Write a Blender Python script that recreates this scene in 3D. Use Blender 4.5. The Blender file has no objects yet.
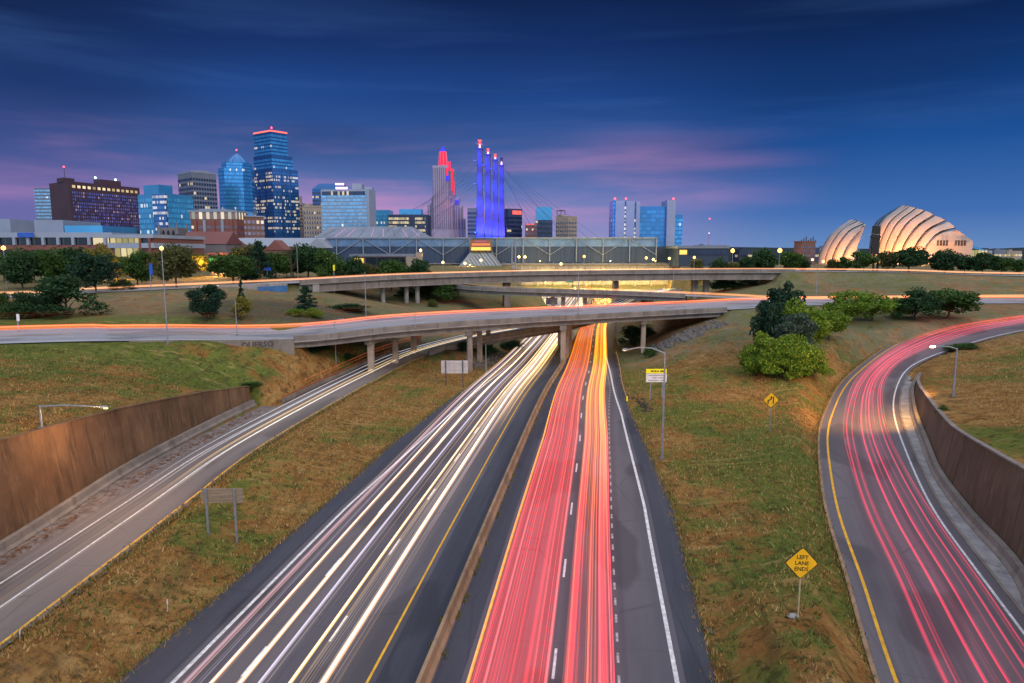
import bpy, math, random
import numpy as np
from mathutils import Vector, Matrix
random.seed(7); np.random.seed(7)
R = math.radians
scene = bpy.context.scene
COL = scene.collection

# ------------------------------------------------------------------ camera
CAMH = 24.0
PITCH = math.atan(91.5/683.0)
cam_d = bpy.data.cameras.new("camera"); cam = bpy.data.objects.new("camera", cam_d)
COL.objects.link(cam); scene.camera = cam
cam_d.sensor_width = 36.0; cam_d.lens = 24.01
cam_d.clip_start = 0.5; cam_d.clip_end = 30000
cam.location = (0, 0, CAMH); cam.rotation_euler = (math.pi/2-PITCH, 0, 0)

# ------------------------------------------------------------------ world (dusk sky)
W = bpy.data.worlds.new("World"); scene.world = W; W.use_nodes = True
nt = W.node_tree; nt.nodes.clear()
class NB:
    """small helper for node trees"""
    def __init__(s, nt): s.nt = nt
    def n(s, t, **k):
        nd = s.nt.nodes.new(t)
        for a, b in k.items(): setattr(nd, a, b)
        return nd
    def l(s, a, b): s.nt.links.new(a, b)
    def put(s, sock, v):
        if isinstance(v, bpy.types.NodeSocket): s.l(v, sock)
        elif isinstance(v, (tuple, list)) and sock.type == 'RGBA' and len(v) == 3: sock.default_value = (*v, 1)
        else: sock.default_value = v
    def math(s, op, a, b=0.0, clamp=False):
        nd = s.n('ShaderNodeMath', operation=op, use_clamp=clamp); s.put(nd.inputs[0], a); s.put(nd.inputs[1], b); return nd.outputs[0]
    def mix(s, f, a, b, mode='MIX'):
        nd = s.n('ShaderNodeMix', data_type='RGBA', blend_type=mode)
        s.put(nd.inputs['Factor'], f); s.put(nd.inputs[6], a); s.put(nd.inputs[7], b); return nd.outputs[2]
    def ramp(s, f, stops, interp='LINEAR'):
        nd = s.n('ShaderNodeValToRGB'); cr = nd.color_ramp; cr.interpolation = interp
        while len(cr.elements) < len(stops): cr.elements.new(0.5)
        for e, (p, c) in zip(cr.elements, stops):
            e.position = p; e.color = (*c, 1) if len(c) == 3 else c
        s.put(nd.inputs[0], f); return nd.outputs[0]
    def rng(s, v, a, b, c=0.0, d=1.0, smooth=True):
        nd = s.n('ShaderNodeMapRange', interpolation_type='SMOOTHSTEP' if smooth else 'LINEAR'); nd.clamp = True
        s.put(nd.inputs[0], v)
        for i, x in enumerate((a, b, c, d)): nd.inputs[i+1].default_value = x
        return nd.outputs[0]
    def noise(s, vec, scale, detail=4, rough=.55, dist=0.0):
        nd = s.n('ShaderNodeTexNoise'); 
        if vec is not None: s.l(vec, nd.inputs['Vector'])
        nd.inputs['Scale'].default_value = scale; nd.inputs['Detail'].default_value = detail
        nd.inputs['Roughness'].default_value = rough; nd.inputs['Distortion'].default_value = dist
        return nd.outputs[0]
    def mapping(s, vec, scale=(1,1,1), loc=(0,0,0), rot=(0,0,0)):
        nd = s.n('ShaderNodeMapping'); s.l(vec, nd.inputs[0])
        nd.inputs['Scale'].default_value = scale; nd.inputs['Location'].default_value = loc; nd.inputs['Rotation'].default_value = rot
        return nd.outputs[0]
def srgb(r, g, b):
    f = lambda c: (c/255/12.92) if c/255 <= .04045 else ((c/255+.055)/1.055)**2.4
    return (f(r), f(g), f(b))

SUN_EL, SUN_AZ = R(33), math.atan2(0.55, -0.83)      # soft low light from behind and to the right of the camera
b = NB(nt)
out = b.n('ShaderNodeOutputWorld'); bg = b.n('ShaderNodeBackground'); b.l(bg.outputs[0], out.inputs[0])
tc = b.n('ShaderNodeTexCoord'); sep = b.n('ShaderNodeSeparateXYZ'); b.l(tc.outputs['Generated'], sep.inputs[0])
sx, sy, sz = sep.outputs
sky = b.n('ShaderNodeTexSky', sky_type='NISHITA'); sky.sun_disc = False
sky.sun_elevation = R(2); sky.sun_rotation = SUN_AZ
# ahead: night-blue sky over a mauve band; sin(elevation) drives the ramp
ez = b.math('DIVIDE', sz, 0.40, True)
mid = b.ramp(ez, [(0.0, srgb(158,150,196)), (0.10, srgb(132,136,192)), (0.22, srgb(90,116,180)), (0.36, srgb(52,90,156)),
                  (0.52, srgb(26,68,138)), (0.68, srgb(12,44,102)), (0.86, srgb(4,24,66)), (1.0, srgb(3,16,50))])
side = b.ramp(ez, [(0.0, srgb(104,140,192)), (0.12, srgb(62,110,178)), (0.34, srgb(22,78,150)), (0.52, srgb(8,53,114)),
                   (0.68, srgb(4,33,82)), (0.86, srgb(3,20,58)), (1.0, srgb(2,15,46))])
left = b.ramp(ez, [(0.0, srgb(104,110,168)), (0.15, srgb(102,102,166)), (0.30, srgb(64,84,148)), (0.48, srgb(22,54,112)),
                   (0.66, srgb(8,32,80)), (0.86, srgb(3,18,52)), (1.0, srgb(2,13,42))])
az = b.math('ARCTAN2', sx, sy)
cR = b.rng(az, 0.05, 0.42); cL = b.rng(az, -0.30, -0.62)
ahead = b.mix(cL, b.mix(cR, mid, side), left)
# clouds: streaks stretched along the horizon
dv = b.mapping(tc.outputs['Generated'], scale=(1.2, 1.0, 5.5), rot=(0, R(9), 0))
n1 = b.noise(dv, 1.7, 4, .45, .3)
dv2 = b.mapping(tc.outputs['Generated'], scale=(1.0, 1.0, 10.0), loc=(3.1, 0, 1.7), rot=(0, R(-7), 0))
n2 = b.noise(dv2, 1.9, 5, .5, .3)
cl = b.rng(n1, 0.38, 0.72)
band = b.math('MULTIPLY', b.rng(sz, 0.01, 0.06), b.rng(sz, 0.19, 0.10))
azw = b.math('MULTIPLY', b.rng(az, 0.46, 0.10), b.rng(az, -0.80, -0.50))
pink = b.math('MULTIPLY', b.math('MULTIPLY', b.rng(n2, 0.42, 0.74), band), azw)
ahead = b.mix(b.math('MULTIPLY', pink, 0.80), ahead, srgb(206,146,196))
dark = b.math('MULTIPLY', cl, b.math('MULTIPLY', b.rng(sz, 0.05, 0.20), 0.5))
ahead = b.mix(dark, ahead, srgb(16,44,98), 'MIX')
wisps = b.math('MULTIPLY', b.rng(n2, 0.46, 0.72), b.math('MULTIPLY', b.rng(sz, 0.10, 0.20), b.rng(sz, 0.36, 0.22)))
ahead = b.mix(b.math('MULTIPLY', wisps, 0.30), ahead, srgb(70,112,178))
# overhead and behind: the still bright evening sky that lights the scene
up = b.rng(sz, 0.42, 0.85)
behind = b.rng(sy, 0.15, -0.55)
rear = b.ramp(b.math('MAXIMUM', sz, 0.0), [(0.0, (1.0, 1.05, 1.3)), (0.10, (.88, 1.12, 1.5)), (0.3, (.82, 1.2, 1.7)), (0.8, (1.22, 1.24, 1.46)), (1.0, (1.22, 1.22, 1.40))])
bright = b.math('MAXIMUM', up, behind)
skymix = b.mix(bright, ahead, rear)
add = b.mix(0.004, skymix, sky.outputs[0], 'ADD')
b.l(add, bg.inputs[0]); bg.inputs[1].default_value = 1.0

# ------------------------------------------------------------------ sun (soft afterglow)
sd = bpy.data.lights.new("sun", 'SUN'); sun = bpy.data.objects.new("sun", sd); COL.objects.link(sun)
sd.energy = 1.15; sd.angle = R(14); sd.color = (1.0, 0.72, 0.48)
sv = Vector((math.sin(SUN_AZ)*math.cos(SUN_EL), math.cos(SUN_AZ)*math.cos(SUN_EL), math.sin(SUN_EL)))
sun.rotation_euler = sv.to_track_quat('Z', 'Y').to_euler()

vs = scene.view_settings
vs.view_transform = 'Standard'; vs.look = 'None'; vs.exposure = 0.0; vs.gamma = 1.0; vs.use_curve_mapping = False
scene.render.engine = 'CYCLES'
cy = scene.cycles
cy.use_denoising = True; cy.max_bounces = 6; cy.diffuse_bounces = 2; cy.glossy_bounces = 3; cy.transmission_bounces = 3
cy.transparent_max_bounces = 96; cy.sample_clamp_indirect = 4.0; cy.caustics_reflective = False; cy.caustics_refractive = False
try: cy.denoising_prefilter = 'ACCURATE'
except Exception: pass

# ------------------------------------------------------------------ pixel -> world (places real points at their distance)
S_, C_ = math.sin(PITCH), math.cos(PITCH)
def ray(px, py):
    bb = (341.5-py)/683.0
    return ((px-512)/683.0, C_+bb*S_, -S_+bb*C_)
def P(px, py, z=0.0):
    d = ray(px, py); t = (z-CAMH)/d[2]; return Vector((d[0]*t, d[1]*t, z))
def Q(px, py, Y):
    d = ray(px, py); t = Y/d[1]; return Vector((d[0]*t, Y, CAMH+d[2]*t))

# ------------------------------------------------------------------ materials
MATS = {}
def newmat(name):
    m = bpy.data.materials.new(name); m.use_nodes = True; MATS[name] = m
    nb = NB(m.node_tree); p = m.node_tree.nodes['Principled BSDF']; return m, nb, p
def rough_mat(name, c1, c2, scale=1.0, rough=.85, metal=0.0, bump=0.0, bscale=None, spec=.3, coords='Object', stretch=(1,1,1), extra=None):
    m, nb, p = newmat(name)
    t = nb.n('ShaderNodeTexCoord').outputs[coords]
    v = nb.mapping(t, scale=stretch)
    n = nb.noise(v, scale, 7, .62)
    col = nb.mix(nb.rng(n, .32, .68), c1, c2)
    if extra: col = extra(nb, t, col)
    nb.put(p.inputs['Base Color'], col)
    p.inputs['Roughness'].default_value = rough; p.inputs['Metallic'].default_value = metal
    p.inputs['Specular IOR Level'].default_value = spec
    if bump:
        n2 = nb.noise(t, bscale or scale*6, 5, .6)
        bn = nb.n('ShaderNodeBump'); bn.inputs['Strength'].default_value = bump; bn.inputs['Distance'].default_value = .06
        nb.l(n2, bn.inputs['Height']); nb.l(bn.outputs[0], p.inputs['Normal'])
    return m
def glow(name, col, strength):
    m, nb, p = newmat(name)
    nb.put(p.inputs['Base Color'], (.01,.01,.01)); p.inputs['Specular IOR Level'].default_value = .1; nb.put(p.inputs['Emission Color'], col); p.inputs['Emission Strength'].default_value = strength
    return m

def asphalt(name, c1, c2, seams=True):
    m, nb, p = newmat(name)
    uv = nb.n('ShaderNodeUVMap').outputs[0]
    obj = nb.n('ShaderNodeTexCoord').outputs['Object']
    big = nb.noise(nb.mapping(uv, scale=(.30,.035,1)), 1.0, 5, .6)
    tracks = nb.noise(nb.mapping(uv, scale=(1.1,.006,1)), 1.0, 3, .6)
    grain = nb.noise(obj, 9.0, 6, .75)
    col = nb.mix(nb.rng(big, .3, .7), c1, c2)
    col = nb.mix(nb.math('MULTIPLY', nb.rng(tracks, .44, .66), .5), col, tuple(x*.55 for x in c1))
    col = nb.mix(nb.math('MULTIPLY', nb.rng(grain, .35, .75), .35), col, tuple(x*1.75 for x in c2))
    pt = nb.noise(nb.mapping(uv, scale=(.16,.05,1), loc=(4,9,0)), 1.0, 2, .4)
    col = nb.mix(nb.math('MULTIPLY', nb.rng(pt, .56, .60), .5), col, tuple(x*.5 for x in c1))
    if seams:
        sp = nb.n('ShaderNodeSeparateXYZ'); nb.l(uv, sp.inputs[0])
        wob = nb.noise(nb.mapping(uv, scale=(.6,.6,1)), 1.0, 3)
        fr = nb.math('FRACT', nb.math('ADD', nb.math('DIVIDE', sp.outputs[1], 9.0), nb.math('MULTIPLY', wob, .06)))
        line = nb.rng(nb.math('ABSOLUTE', nb.math('SUBTRACT', fr, .5)), .497, .4995)
        col = nb.mix(nb.math('MULTIPLY', line, .55), col, (.012,.012,.014))
        vo = nb.n('ShaderNodeTexVoronoi', feature='DISTANCE_TO_EDGE'); nb.l(nb.mapping(uv, scale=(.13,.07,1)), vo.inputs[0]); vo.inputs['Scale'].default_value = 1.0
        ck = nb.math('MULTIPLY', nb.rng(vo.outputs[0], .011, .003), nb.rng(big, .42, .6))
        col = nb.mix(nb.math('MULTIPLY', ck, .32), col, (.012,.012,.014))
    nb.put(p.inputs['Base Color'], col)
    nb.put(p.inputs['Roughness'], nb.rng(grain, .2, .8, .5, .8)); p.inputs['Specular IOR Level'].default_value = .35
    bn = nb.n('ShaderNodeBump'); bn.inputs['Strength'].default_value = .25; bn.inputs['Distance'].default_value = .02
    nb.l(grain, bn.inputs['Height']); nb.l(bn.outputs[0], p.inputs['Normal'])
    return m
M_ASPH = asphalt("asphalt", (.060,.057,.070), (.100,.093,.106))
M_ASPHD = asphalt("asphalt_shoulder", (.026,.030,.046), (.050,.052,.068))
M_DECK = asphalt("bridge_deck_concrete", (.18,.19,.215), (.27,.28,.30))
M_RAMP = asphalt("ramp_asphalt", (.12,.102,.098), (.165,.142,.132))
M_RAMPR = asphalt("ramp_asphalt_grey", (.080,.073,.086), (.125,.113,.122))

def conc_extra(nb, t, col):
    n = nb.noise(nb.mapping(t, scale=(.5,.5,.08)), 1.6, 6, .65)
    col = nb.mix(nb.math('MULTIPLY', nb.rng(n, .48, .72), .6), col, (.07,.06,.05))
    f = nb.noise(t, 12, 4, .7)
    return nb.mix(nb.math('MULTIPLY', nb.rng(f, .4, .8), .25), col, (.4,.37,.33))
M_CONC = rough_mat("concrete", (.145,.125,.11), (.225,.195,.17), .25, .9, bump=.3, bscale=3, extra=conc_extra)
M_CONCL = rough_mat("pale_concrete", (.22,.205,.195), (.32,.30,.28), .3, .9, bump=.3, bscale=3, extra=conc_extra)
def wall_extra(nb, t, col):
    n = nb.noise(nb.mapping(t, scale=(.55,.55,.045)), 1.8, 6, .65); n2_ = nb.noise(nb.mapping(t, scale=(1.6,1.6,.06), loc=(5,3,0)), 1.5, 4, .6)
    col = nb.mix(nb.math('MULTIPLY', nb.rng(n, .46, .70), .7), col, (.045,.03,.02))
    col = nb.mix(nb.math('MULTIPLY', nb.rng(n2_, .54, .72), .4), col, (.26,.17,.10))
    sp = nb.n('ShaderNodeSeparateXYZ'); nb.l(t, sp.inputs[0]); fr = nb.math('FRACT', nb.math('DIVIDE', sp.outputs[1], 6.1))
    return nb.mix(nb.math('MULTIPLY', nb.rng(nb.math('ABSOLUTE', nb.math('SUBTRACT', fr, .5)), .494, .498), .45), col, (.03,.022,.016))
M_WALL = rough_mat("brown_concrete", (.105,.057,.030), (.175,.10,.055), .18, .9, bump=.35, bscale=2, extra=wall_extra)
M_WALLR = rough_mat("grey_brown_concrete", (.095,.060,.040), (.15,.10,.07), .18, .9, bump=.35, bscale=2, extra=wall_extra)
M_BARR = rough_mat("stained_barrier_concrete", (.20,.125,.065), (.32,.21,.12), .35, .9, bump=.3, bscale=3, extra=conc_extra)
M_WHITE = rough_mat("white_road_paint", (.42,.42,.42), (.72,.72,.72), 2.2, .7)
M_WORN = rough_mat("worn_white_paint", (.20,.20,.20), (.46,.46,.46), 2.6, .8)
M_YEL = rough_mat("yellow_road_paint", (.52,.27,.02), (.75,.42,.03), 1.5, .7)
M_STEEL = rough_mat("galvanised_steel", (.24,.25,.28), (.34,.35,.38), 2, .5, .5)
M_DSTEEL = rough_mat("dark_steel", (.05,.05,.06), (.09,.09,.1), 2, .5, .4)
M_BARK = rough_mat("bark", (.05,.035,.025), (.10,.075,.05), 3, .95, bump=.5)
M_SIGNY = rough_mat("amber_sign_sheeting", (.78,.40,.01), (.90,.48,.015), .7, .5)
M_BLACK = rough_mat("black_paint", (.012,.012,.012), (.022,.022,.022), 2, .6)
M_SIGNW = rough_mat("white_sign_sheeting", (.62,.58,.58), (.74,.70,.70), 1, .55)
M_SIGNLY = rough_mat("lemon_sign_sheeting", (.85,.72,.01), (.92,.80,.02), 1, .5)
M_PLANK = rough_mat("weathered_brown_boards", (.20,.15,.10), (.32,.25,.17), 1.0, .85, stretch=(.4,.4,5), coords='Object')
M_ALU = rough_mat("aluminium_sign_back", (.42,.37,.35), (.55,.49,.46), 1.2, .55, .1)
M_BLUESIGN = rough_mat("blue_sign_sheeting", (.02,.08,.42), (.03,.11,.5), 1, .5)
M_GREENSIGN = rough_mat("green_sign_sheeting", (.01,.24,.10), (.015,.3,.13), 1, .5)
M_RUST = rough_mat("rusty_rail", (.22,.07,.03), (.34,.12,.05), 2, .8)
M_DIRT = rough_mat("gravel_dirt", (.12,.095,.085), (.22,.195,.185), 1.1, .95, bump=.6, bscale=8)
M_APRON = rough_mat("apron_concrete", (.20,.20,.21), (.34,.33,.32), .5, .9, bump=.4, bscale=4, extra=conc_extra)

# ground: dry and green grass patches, soil
def ground_mat():
    m, nb, p = newmat("dry_grass_ground")
    t = nb.n('ShaderNodeTexCoord').outputs['Object']
    big = nb.noise(t, .045, 5, .6, .3); med = nb.noise(t, .32, 6, .65, .4); fine = nb.noise(t, 2.6, 7, .75); ff = nb.noise(nb.mapping(t, scale=(1,1.6,1)), 8.0, 4, .8)
    dry = nb.mix(nb.rng(med, .35, .68), (.24,.112,.030), (.40,.235,.08))
    dry = nb.mix(nb.math('MULTIPLY', nb.rng(fine, .42, .70), .75), dry, (.105,.052,.022))
    dry = nb.mix(nb.math('MULTIPLY', nb.rng(ff, .5, .8), .65), dry, (.46,.32,.15))
    green = nb.mix(nb.rng(fine, .35, .7), (.045,.080,.016), (.13,.19,.034))
    green = nb.mix(nb.math('MULTIPLY', nb.rng(ff, .5, .8), .45), green, (.27,.29,.055))
    # where the grass is green: wide noise plus the banks that stay greener
    sp = nb.n('ShaderNodeSeparateXYZ'); nb.l(t, sp.inputs[0]); X, Y, Z = sp.outputs
    leftbank = nb.math('MULTIPLY', nb.rng(X, -38, -46), nb.rng(Y, 118, 100))
    rightv = nb.math('MULTIPLY', nb.rng(X, 8, 14), nb.rng(X, 44, 26))
    bank2 = nb.rng(Y, 128, 150)
    far = nb.rng(Y, 190, 240)
    gsel = nb.math('ADD', nb.math('MULTIPLY', big, .85), nb.math('MULTIPLY', med, .46))
    gsel = nb.math('ADD', gsel, nb.math('MULTIPLY', leftbank, .05))
    gsel = nb.math('ADD', gsel, nb.math('MULTIPLY', rightv, .095))
    gsel = nb.math('ADD', gsel, nb.math('MULTIPLY', bank2, .07))
    gsel = nb.math('ADD', gsel, nb.math('MULTIPLY', far, .03))
    g = nb.rng(gsel, .66, .85)
    col = nb.mix(nb.math('MULTIPLY', g, .88), dry, green)
    lb2 = nb.math('MULTIPLY', nb.rng(X, -34, -40), nb.math('MULTIPLY', nb.rng(Y, 92, 102), nb.rng(Y, 150, 132)))
    gsel = nb.math('ADD', gsel, nb.math('MULTIPLY', lb2, .12))
    g = nb.rng(gsel, .655, .775)
    col = nb.mix(nb.math('MULTIPLY', g, .88), dry, green)
    clump = nb.noise(nb.mapping(t, loc=(9,2,0)), 1.15, 5, .7, .6)
    col = nb.mix(nb.math('MULTIPLY', nb.rng(clump, .50, .64), .75), col, (.042,.036,.014))
    mow = nb.noise(nb.mapping(t, scale=(.9,.10,1), rot=(0,0,R(38))), 1.0, 4, .6)
    col = nb.mix(nb.math('MULTIPLY', nb.rng(mow, .52, .66), .45), col, (.06,.048,.02))
    mow2 = nb.noise(nb.mapping(t, scale=(.10,.8,1), rot=(0,0,R(30)), loc=(3,8,0)), 1.0, 4, .6)
    col = nb.mix(nb.math('MULTIPLY', nb.rng(mow2, .55, .70), .40), col, (.44,.30,.12))
    fb = nb.math('MULTIPLY', nb.rng(Y, 128, 150), nb.rng(med, .25, .6))
    col = nb.mix(nb.math('MULTIPLY', fb, .62), col, (.165,.145,.105))
    scrub = nb.math('MULTIPLY', nb.math('MULTIPLY', nb.rng(X, -78, -70), nb.rng(X, -28, -36)), nb.math('MULTIPLY', nb.rng(Y, 138, 146), nb.rng(Y, 178, 168)))
    col = nb.mix(nb.math('MULTIPLY', nb.math('MULTIPLY', scrub, nb.rng(fine, .3, .6)), .75), col, (.035,.032,.03))
    soil = nb.rng(nb.noise(nb.mapping(t, loc=(30,70,0)), .16, 5, .65), .60, .72)
    col = nb.mix(nb.math('MULTIPLY', soil, .55), col, (.13,.09,.065))
    dist = nb.math('MAXIMUM', Y, nb.math('ABSOLUTE', X))
    col = nb.mix(nb.rng(dist, 430, 620), col, (.022,.034,.036))
    nb.put(p.inputs['Base Color'], col); p.inputs['Roughness'].default_value = 1.0; p.inputs['Specular IOR Level'].default_value = .05
    bn = nb.n('ShaderNodeBump'); bn.inputs['Strength'].default_value = .9; bn.inputs['Distance'].default_value = .18
    nb.l(nb.math('ADD', fine, nb.math('MULTIPLY', ff, .6)), bn.inputs['Height']); nb.l(bn.outputs[0], p.inputs['Normal'])
    return m
M_GROUND = ground_mat()

def leaf_mat(name, c1, c2, c3):
    m, nb, p = newmat(name)
    g = nb.n('ShaderNodeNewGeometry').outputs['Random Per Island']
    col = nb.ramp(g, [(0, c1), (.55, c2), (1, c3)])
    nb.put(p.inputs['Base Color'], col); p.inputs['Roughness'].default_value = .7; p.inputs['Specular IOR Level'].default_value = .15
    tr = nb.n('ShaderNodeBsdfTranslucent'); nb.put(tr.inputs[0], col)
    mx = nb.n('ShaderNodeMixShader'); mx.inputs[0].default_value = .25
    o = m.node_tree.nodes['Material Output']
    nb.l(p.outputs[0], mx.inputs[1]); nb.l(tr.outputs[0], mx.inputs[2]); nb.l(mx.outputs[0], o.inputs[0])
    return m
L_DARK = leaf_mat("dark_leaves", (.014,.042,.018), (.026,.068,.026), (.052,.11,.036))
L_MID = leaf_mat("green_leaves", (.022,.060,.014), (.045,.10,.022), (.09,.16,.036))
L_LIGHT = leaf_mat("light_green_leaves", (.055,.125,.012), (.125,.22,.022), (.25,.34,.04))
L_OLIVE = leaf_mat("olive_leaves", (.045,.055,.015), (.085,.095,.03), (.14,.14,.05))
L_YEL = leaf_mat("yellow_green_leaves", (.10,.105,.02), (.19,.17,.03), (.28,.24,.05))
L_CON = leaf_mat("conifer_needles", (.010,.032,.020), (.018,.052,.030), (.036,.08,.042))
L_BLUE = leaf_mat("bluish_needles", (.025,.055,.045), (.045,.085,.065), (.08,.12,.09))
L_GRASS = leaf_mat("grass_blades", (.20,.10,.03), (.36,.22,.07), (.52,.37,.16))
L_GRASSG = leaf_mat("green_grass_blades", (.045,.08,.018), (.105,.155,.034), (.20,.25,.06))

# light that cars leave: emission added over what lies behind, colour from the filament
def trail_mat():
    m = bpy.data.materials.new("vehicle_light"); m.use_nodes = True
    nb = NB(m.node_tree); m.node_tree.nodes.clear()
    o = nb.n('ShaderNodeOutputMaterial'); e = nb.n('ShaderNodeEmission'); t = nb.n('ShaderNodeBsdfTransparent'); a = nb.n('ShaderNodeAddShader')
    at = nb.n('ShaderNodeAttribute'); at.attribute_name = 'glow'
    nb.l(at.outputs['Color'], e.inputs[0]); e.inputs[1].default_value = 1.0
    nb.l(e.outputs[0], a.inputs[0]); nb.l(t.outputs[0], a.inputs[1]); nb.l(a.outputs[0], o.inputs[0])
    return m
M_TRAIL = trail_mat()
G_SODIUM = glow("sodium_lamp", (1, .50, .09), 5)
G_WARM = glow("warm_white_lamp", (1, .72, .24), 4.5)
G_DIM = glow("soft_lamp", (1, .70, .38), 1.6)
G_RED = glow("red_beacon", (1, .05, .06), 7)

# ------------------------------------------------------------------ mesh builder
class MB:
    def __init__(s): s.v = []; s.f = []; s.uv = []; s.mi = []; s.cur = 0
    def add(s, vs, fs, uvs=None):
        o = len(s.v); s.v += [tuple(x) for x in vs]
        for k, f in enumerate(fs):
            s.f.append(tuple(i+o for i in f)); s.mi.append(s.cur)
            s.uv.append(uvs[k] if uvs else None)
        return s
    def prism(s, foot, z0, z1, top=None):
        """vertical prism on a footprint (list of (x,y)); uv.x = metres along the perimeter, uv.y = height"""
        n = len(foot); top = top or foot
        area = sum(foot[i][0]*foot[(i+1) % n][1]-foot[(i+1) % n][0]*foot[i][1] for i in range(n))
        if area < 0: foot = foot[::-1]; top = top[::-1]
        vs = [(x, y, z0) for x, y in foot]+[(x, y, z1) for x, y in top]
        fs = []; uvs = []; per = 0
        for i in range(n):
            j = (i+1) % n; L = math.hypot(foot[j][0]-foot[i][0], foot[j][1]-foot[i][1])
            fs.append((i, j, n+j, n+i)); uvs.append([(per, z0), (per+L, z0), (per+L, z1), (per, z1)]); per += L
        fs.append(tuple(range(n-1, -1, -1))); uvs.append([(0, 0)]*n)
        fs.append(tuple(range(n, 2*n))); uvs.append([(0, 0)]*n)
        return s.add(vs, fs, uvs)
    def box(s, c, size, rz=0.0, m=None):
        x, y, z = [q/2 for q in size]; ca, sa = math.cos(rz), math.sin(rz)
        vs = []
        for dz in (-z, z):
            for dx, dy in ((-x,-y),(x,-y),(x,y),(-x,y)):
                p = Vector((dx, dy, dz))
                if m is not None: p = m @ p
                p = Vector((p.x*ca-p.y*sa, p.x*sa+p.y*ca, p.z))
                vs.append((c[0]+p.x, c[1]+p.y, c[2]+p.z))
        return s.add(vs, [(3,2,1,0),(4,5,6,7),(0,1,5,4),(1,2,6,5),(2,3,7,6),(3,0,4,7)])
    def tube(s, pts, r, n=8, r2=None, cap=True):
        pts = [Vector(p) for p in pts]; m = len(pts); vs = []
        for i, p in enumerate(pts):
            t = (pts[min(i+1, m-1)]-pts[max(i-1, 0)]).normalized()
            a = t.cross(Vector((0, 0, 1)))
            if a.length < .05: a = t.cross(Vector((0, 1, 0)))
            a.normalize(); c = t.cross(a)
            rr = r if r2 is None else r+(r2-r)*i/(m-1)
            for k in range(n):
                w = 2*math.pi*k/n; vs.append(p+a*math.cos(w)*rr+c*math.sin(w)*rr)
        fs = [(i*n+k, i*n+(k+1) % n, (i+1)*n+(k+1) % n, (i+1)*n+k) for i in range(m-1) for k in range(n)]
        if cap: fs += [tuple(range(n-1, -1, -1)), tuple(range((m-1)*n, m*n))]
        return s.add(vs, fs)
    def sphere(s, c, r, n=10, sc=(1,1,1)):
        vs = []; rings = max(4, n//2+1)
        for i in range(1, rings):
            th = math.pi*i/rings
            for k in range(n):
                w = 2*math.pi*k/n
                vs.append((c[0]+sc[0]*r*math.sin(th)*math.cos(w), c[1]+sc[1]*r*math.sin(th)*math.sin(w), c[2]+sc[2]*r*math.cos(th)))
        a = len(vs); vs += [(c[0], c[1], c[2]+sc[2]*r), (c[0], c[1], c[2]-sc[2]*r)]
        fs = [(i*n+k, (i+1)*n+k, (i+1)*n+(k+1) % n, i*n+(k+1) % n) for i in range(rings-2) for k in range(n)]
        fs += [(a, k, (k+1) % n) for k in range(n)]+[(a+1, (rings-2)*n+(k+1) % n, (rings-2)*n+k) for k in range(n)]
        return s.add(vs, fs)
    def sweep(s, path, profile, closed=True, uv=True):
        """profile: list of (offset to the right, height) or function(i) giving it, swept along path"""
        n = len(path); nor = normals(path); prof = profile if callable(profile) else (lambda i: profile)
        k = len(prof(0)); vs = []; L = [0]
        for i in range(n):
            if i: L.append(L[-1]+(path[i]-path[i-1]).length)
            for (o, h) in prof(i): vs.append(path[i]+nor[i]*o+Vector((0, 0, h)))
        fs = []; uvs = []
        for i in range(n-1):
            for j in range(k if closed else k-1):
                j2 = (j+1) % k
                fs.append((i*k+j, i*k+j2, (i+1)*k+j2, (i+1)*k+j))
                a, c = prof(i)[j][0], prof(i)[j2][0]
                uvs.append([(a, L[i]), (c, L[i]), (c, L[i+1]), (a, L[i+1])])
        if closed:
            fs += [tuple(range(k-1, -1, -1)), tuple((n-1)*k+j for j in range(k))]; uvs += [[(0, 0)]*k]*2
        return s.add(vs, fs, uvs)
    def build(s, name, mat, parent=None, loc=None, smooth=False):
        me = bpy.data.meshes.new(name)
        off = Vector((0, 0, 0))
        q = parent
        while q is not None: off += q.location; q = q.parent
        if loc is not None: off = Vector(loc)
        me.from_pydata([(x-off.x, y-off.y, z-off.z) for x, y, z in s.v], [], s.f)
        mats = mat if isinstance(mat, (list, tuple)) else [mat]
        for mm in mats: me.materials.append(mm)
        if len(mats) > 1: me.polygons.foreach_set('material_index', s.mi)
        if any(u is not None for u in s.uv):
            ul = me.uv_layers.new(name='UVMap'); flat = []
            for f, u in zip(s.f, s.uv):
                for q2 in (u or [(0, 0)]*len(f)): flat += [q2[0], q2[1]]
            ul.data.foreach_set('uv', flat)
        if smooth: me.polygons.foreach_set('use_smooth', [True]*len(me.polygons))
        me.update()
        o = bpy.data.objects.new(name, me); COL.objects.link(o)
        if parent is not None: o.parent = parent
        elif loc is not None: o.location = off
        return o
def tag(o, label=None, cat=None, group=None, kind=None):
    if label: o['label'] = label
    if cat: o['category'] = cat
    if group: o['group'] = group
    if kind: o['kind'] = kind
    return o
def thing(name, loc, label, cat, group=None):
    o = bpy.data.objects.new(name, None); COL.objects.link(o); o.location = loc; o.empty_display_size = .3
    return tag(o, label, cat, group)
def struct(o): o['kind'] = 'structure'; return o
def lamp_light(name, loc, energy, color, parent=None, radius=.25, spot=None, aim=None):
    d = bpy.data.lights.new(name, 'SPOT' if spot else 'POINT'); d.energy = energy; d.color = color; d.shadow_soft_size = radius
    o = bpy.data.objects.new(name, d); COL.objects.link(o)
    if spot: d.spot_size = spot; d.spot_blend = .6
    off = Vector((0, 0, 0)); q = parent
    while q is not None: off += q.location; q = q.parent
    o.location = Vector(loc)-off
    if parent is not None: o.parent = parent
    if aim is not None: o.rotation_euler = (Vector(loc)-Vector(aim)).to_track_quat('Z', 'Y').to_euler()
    return o

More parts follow.
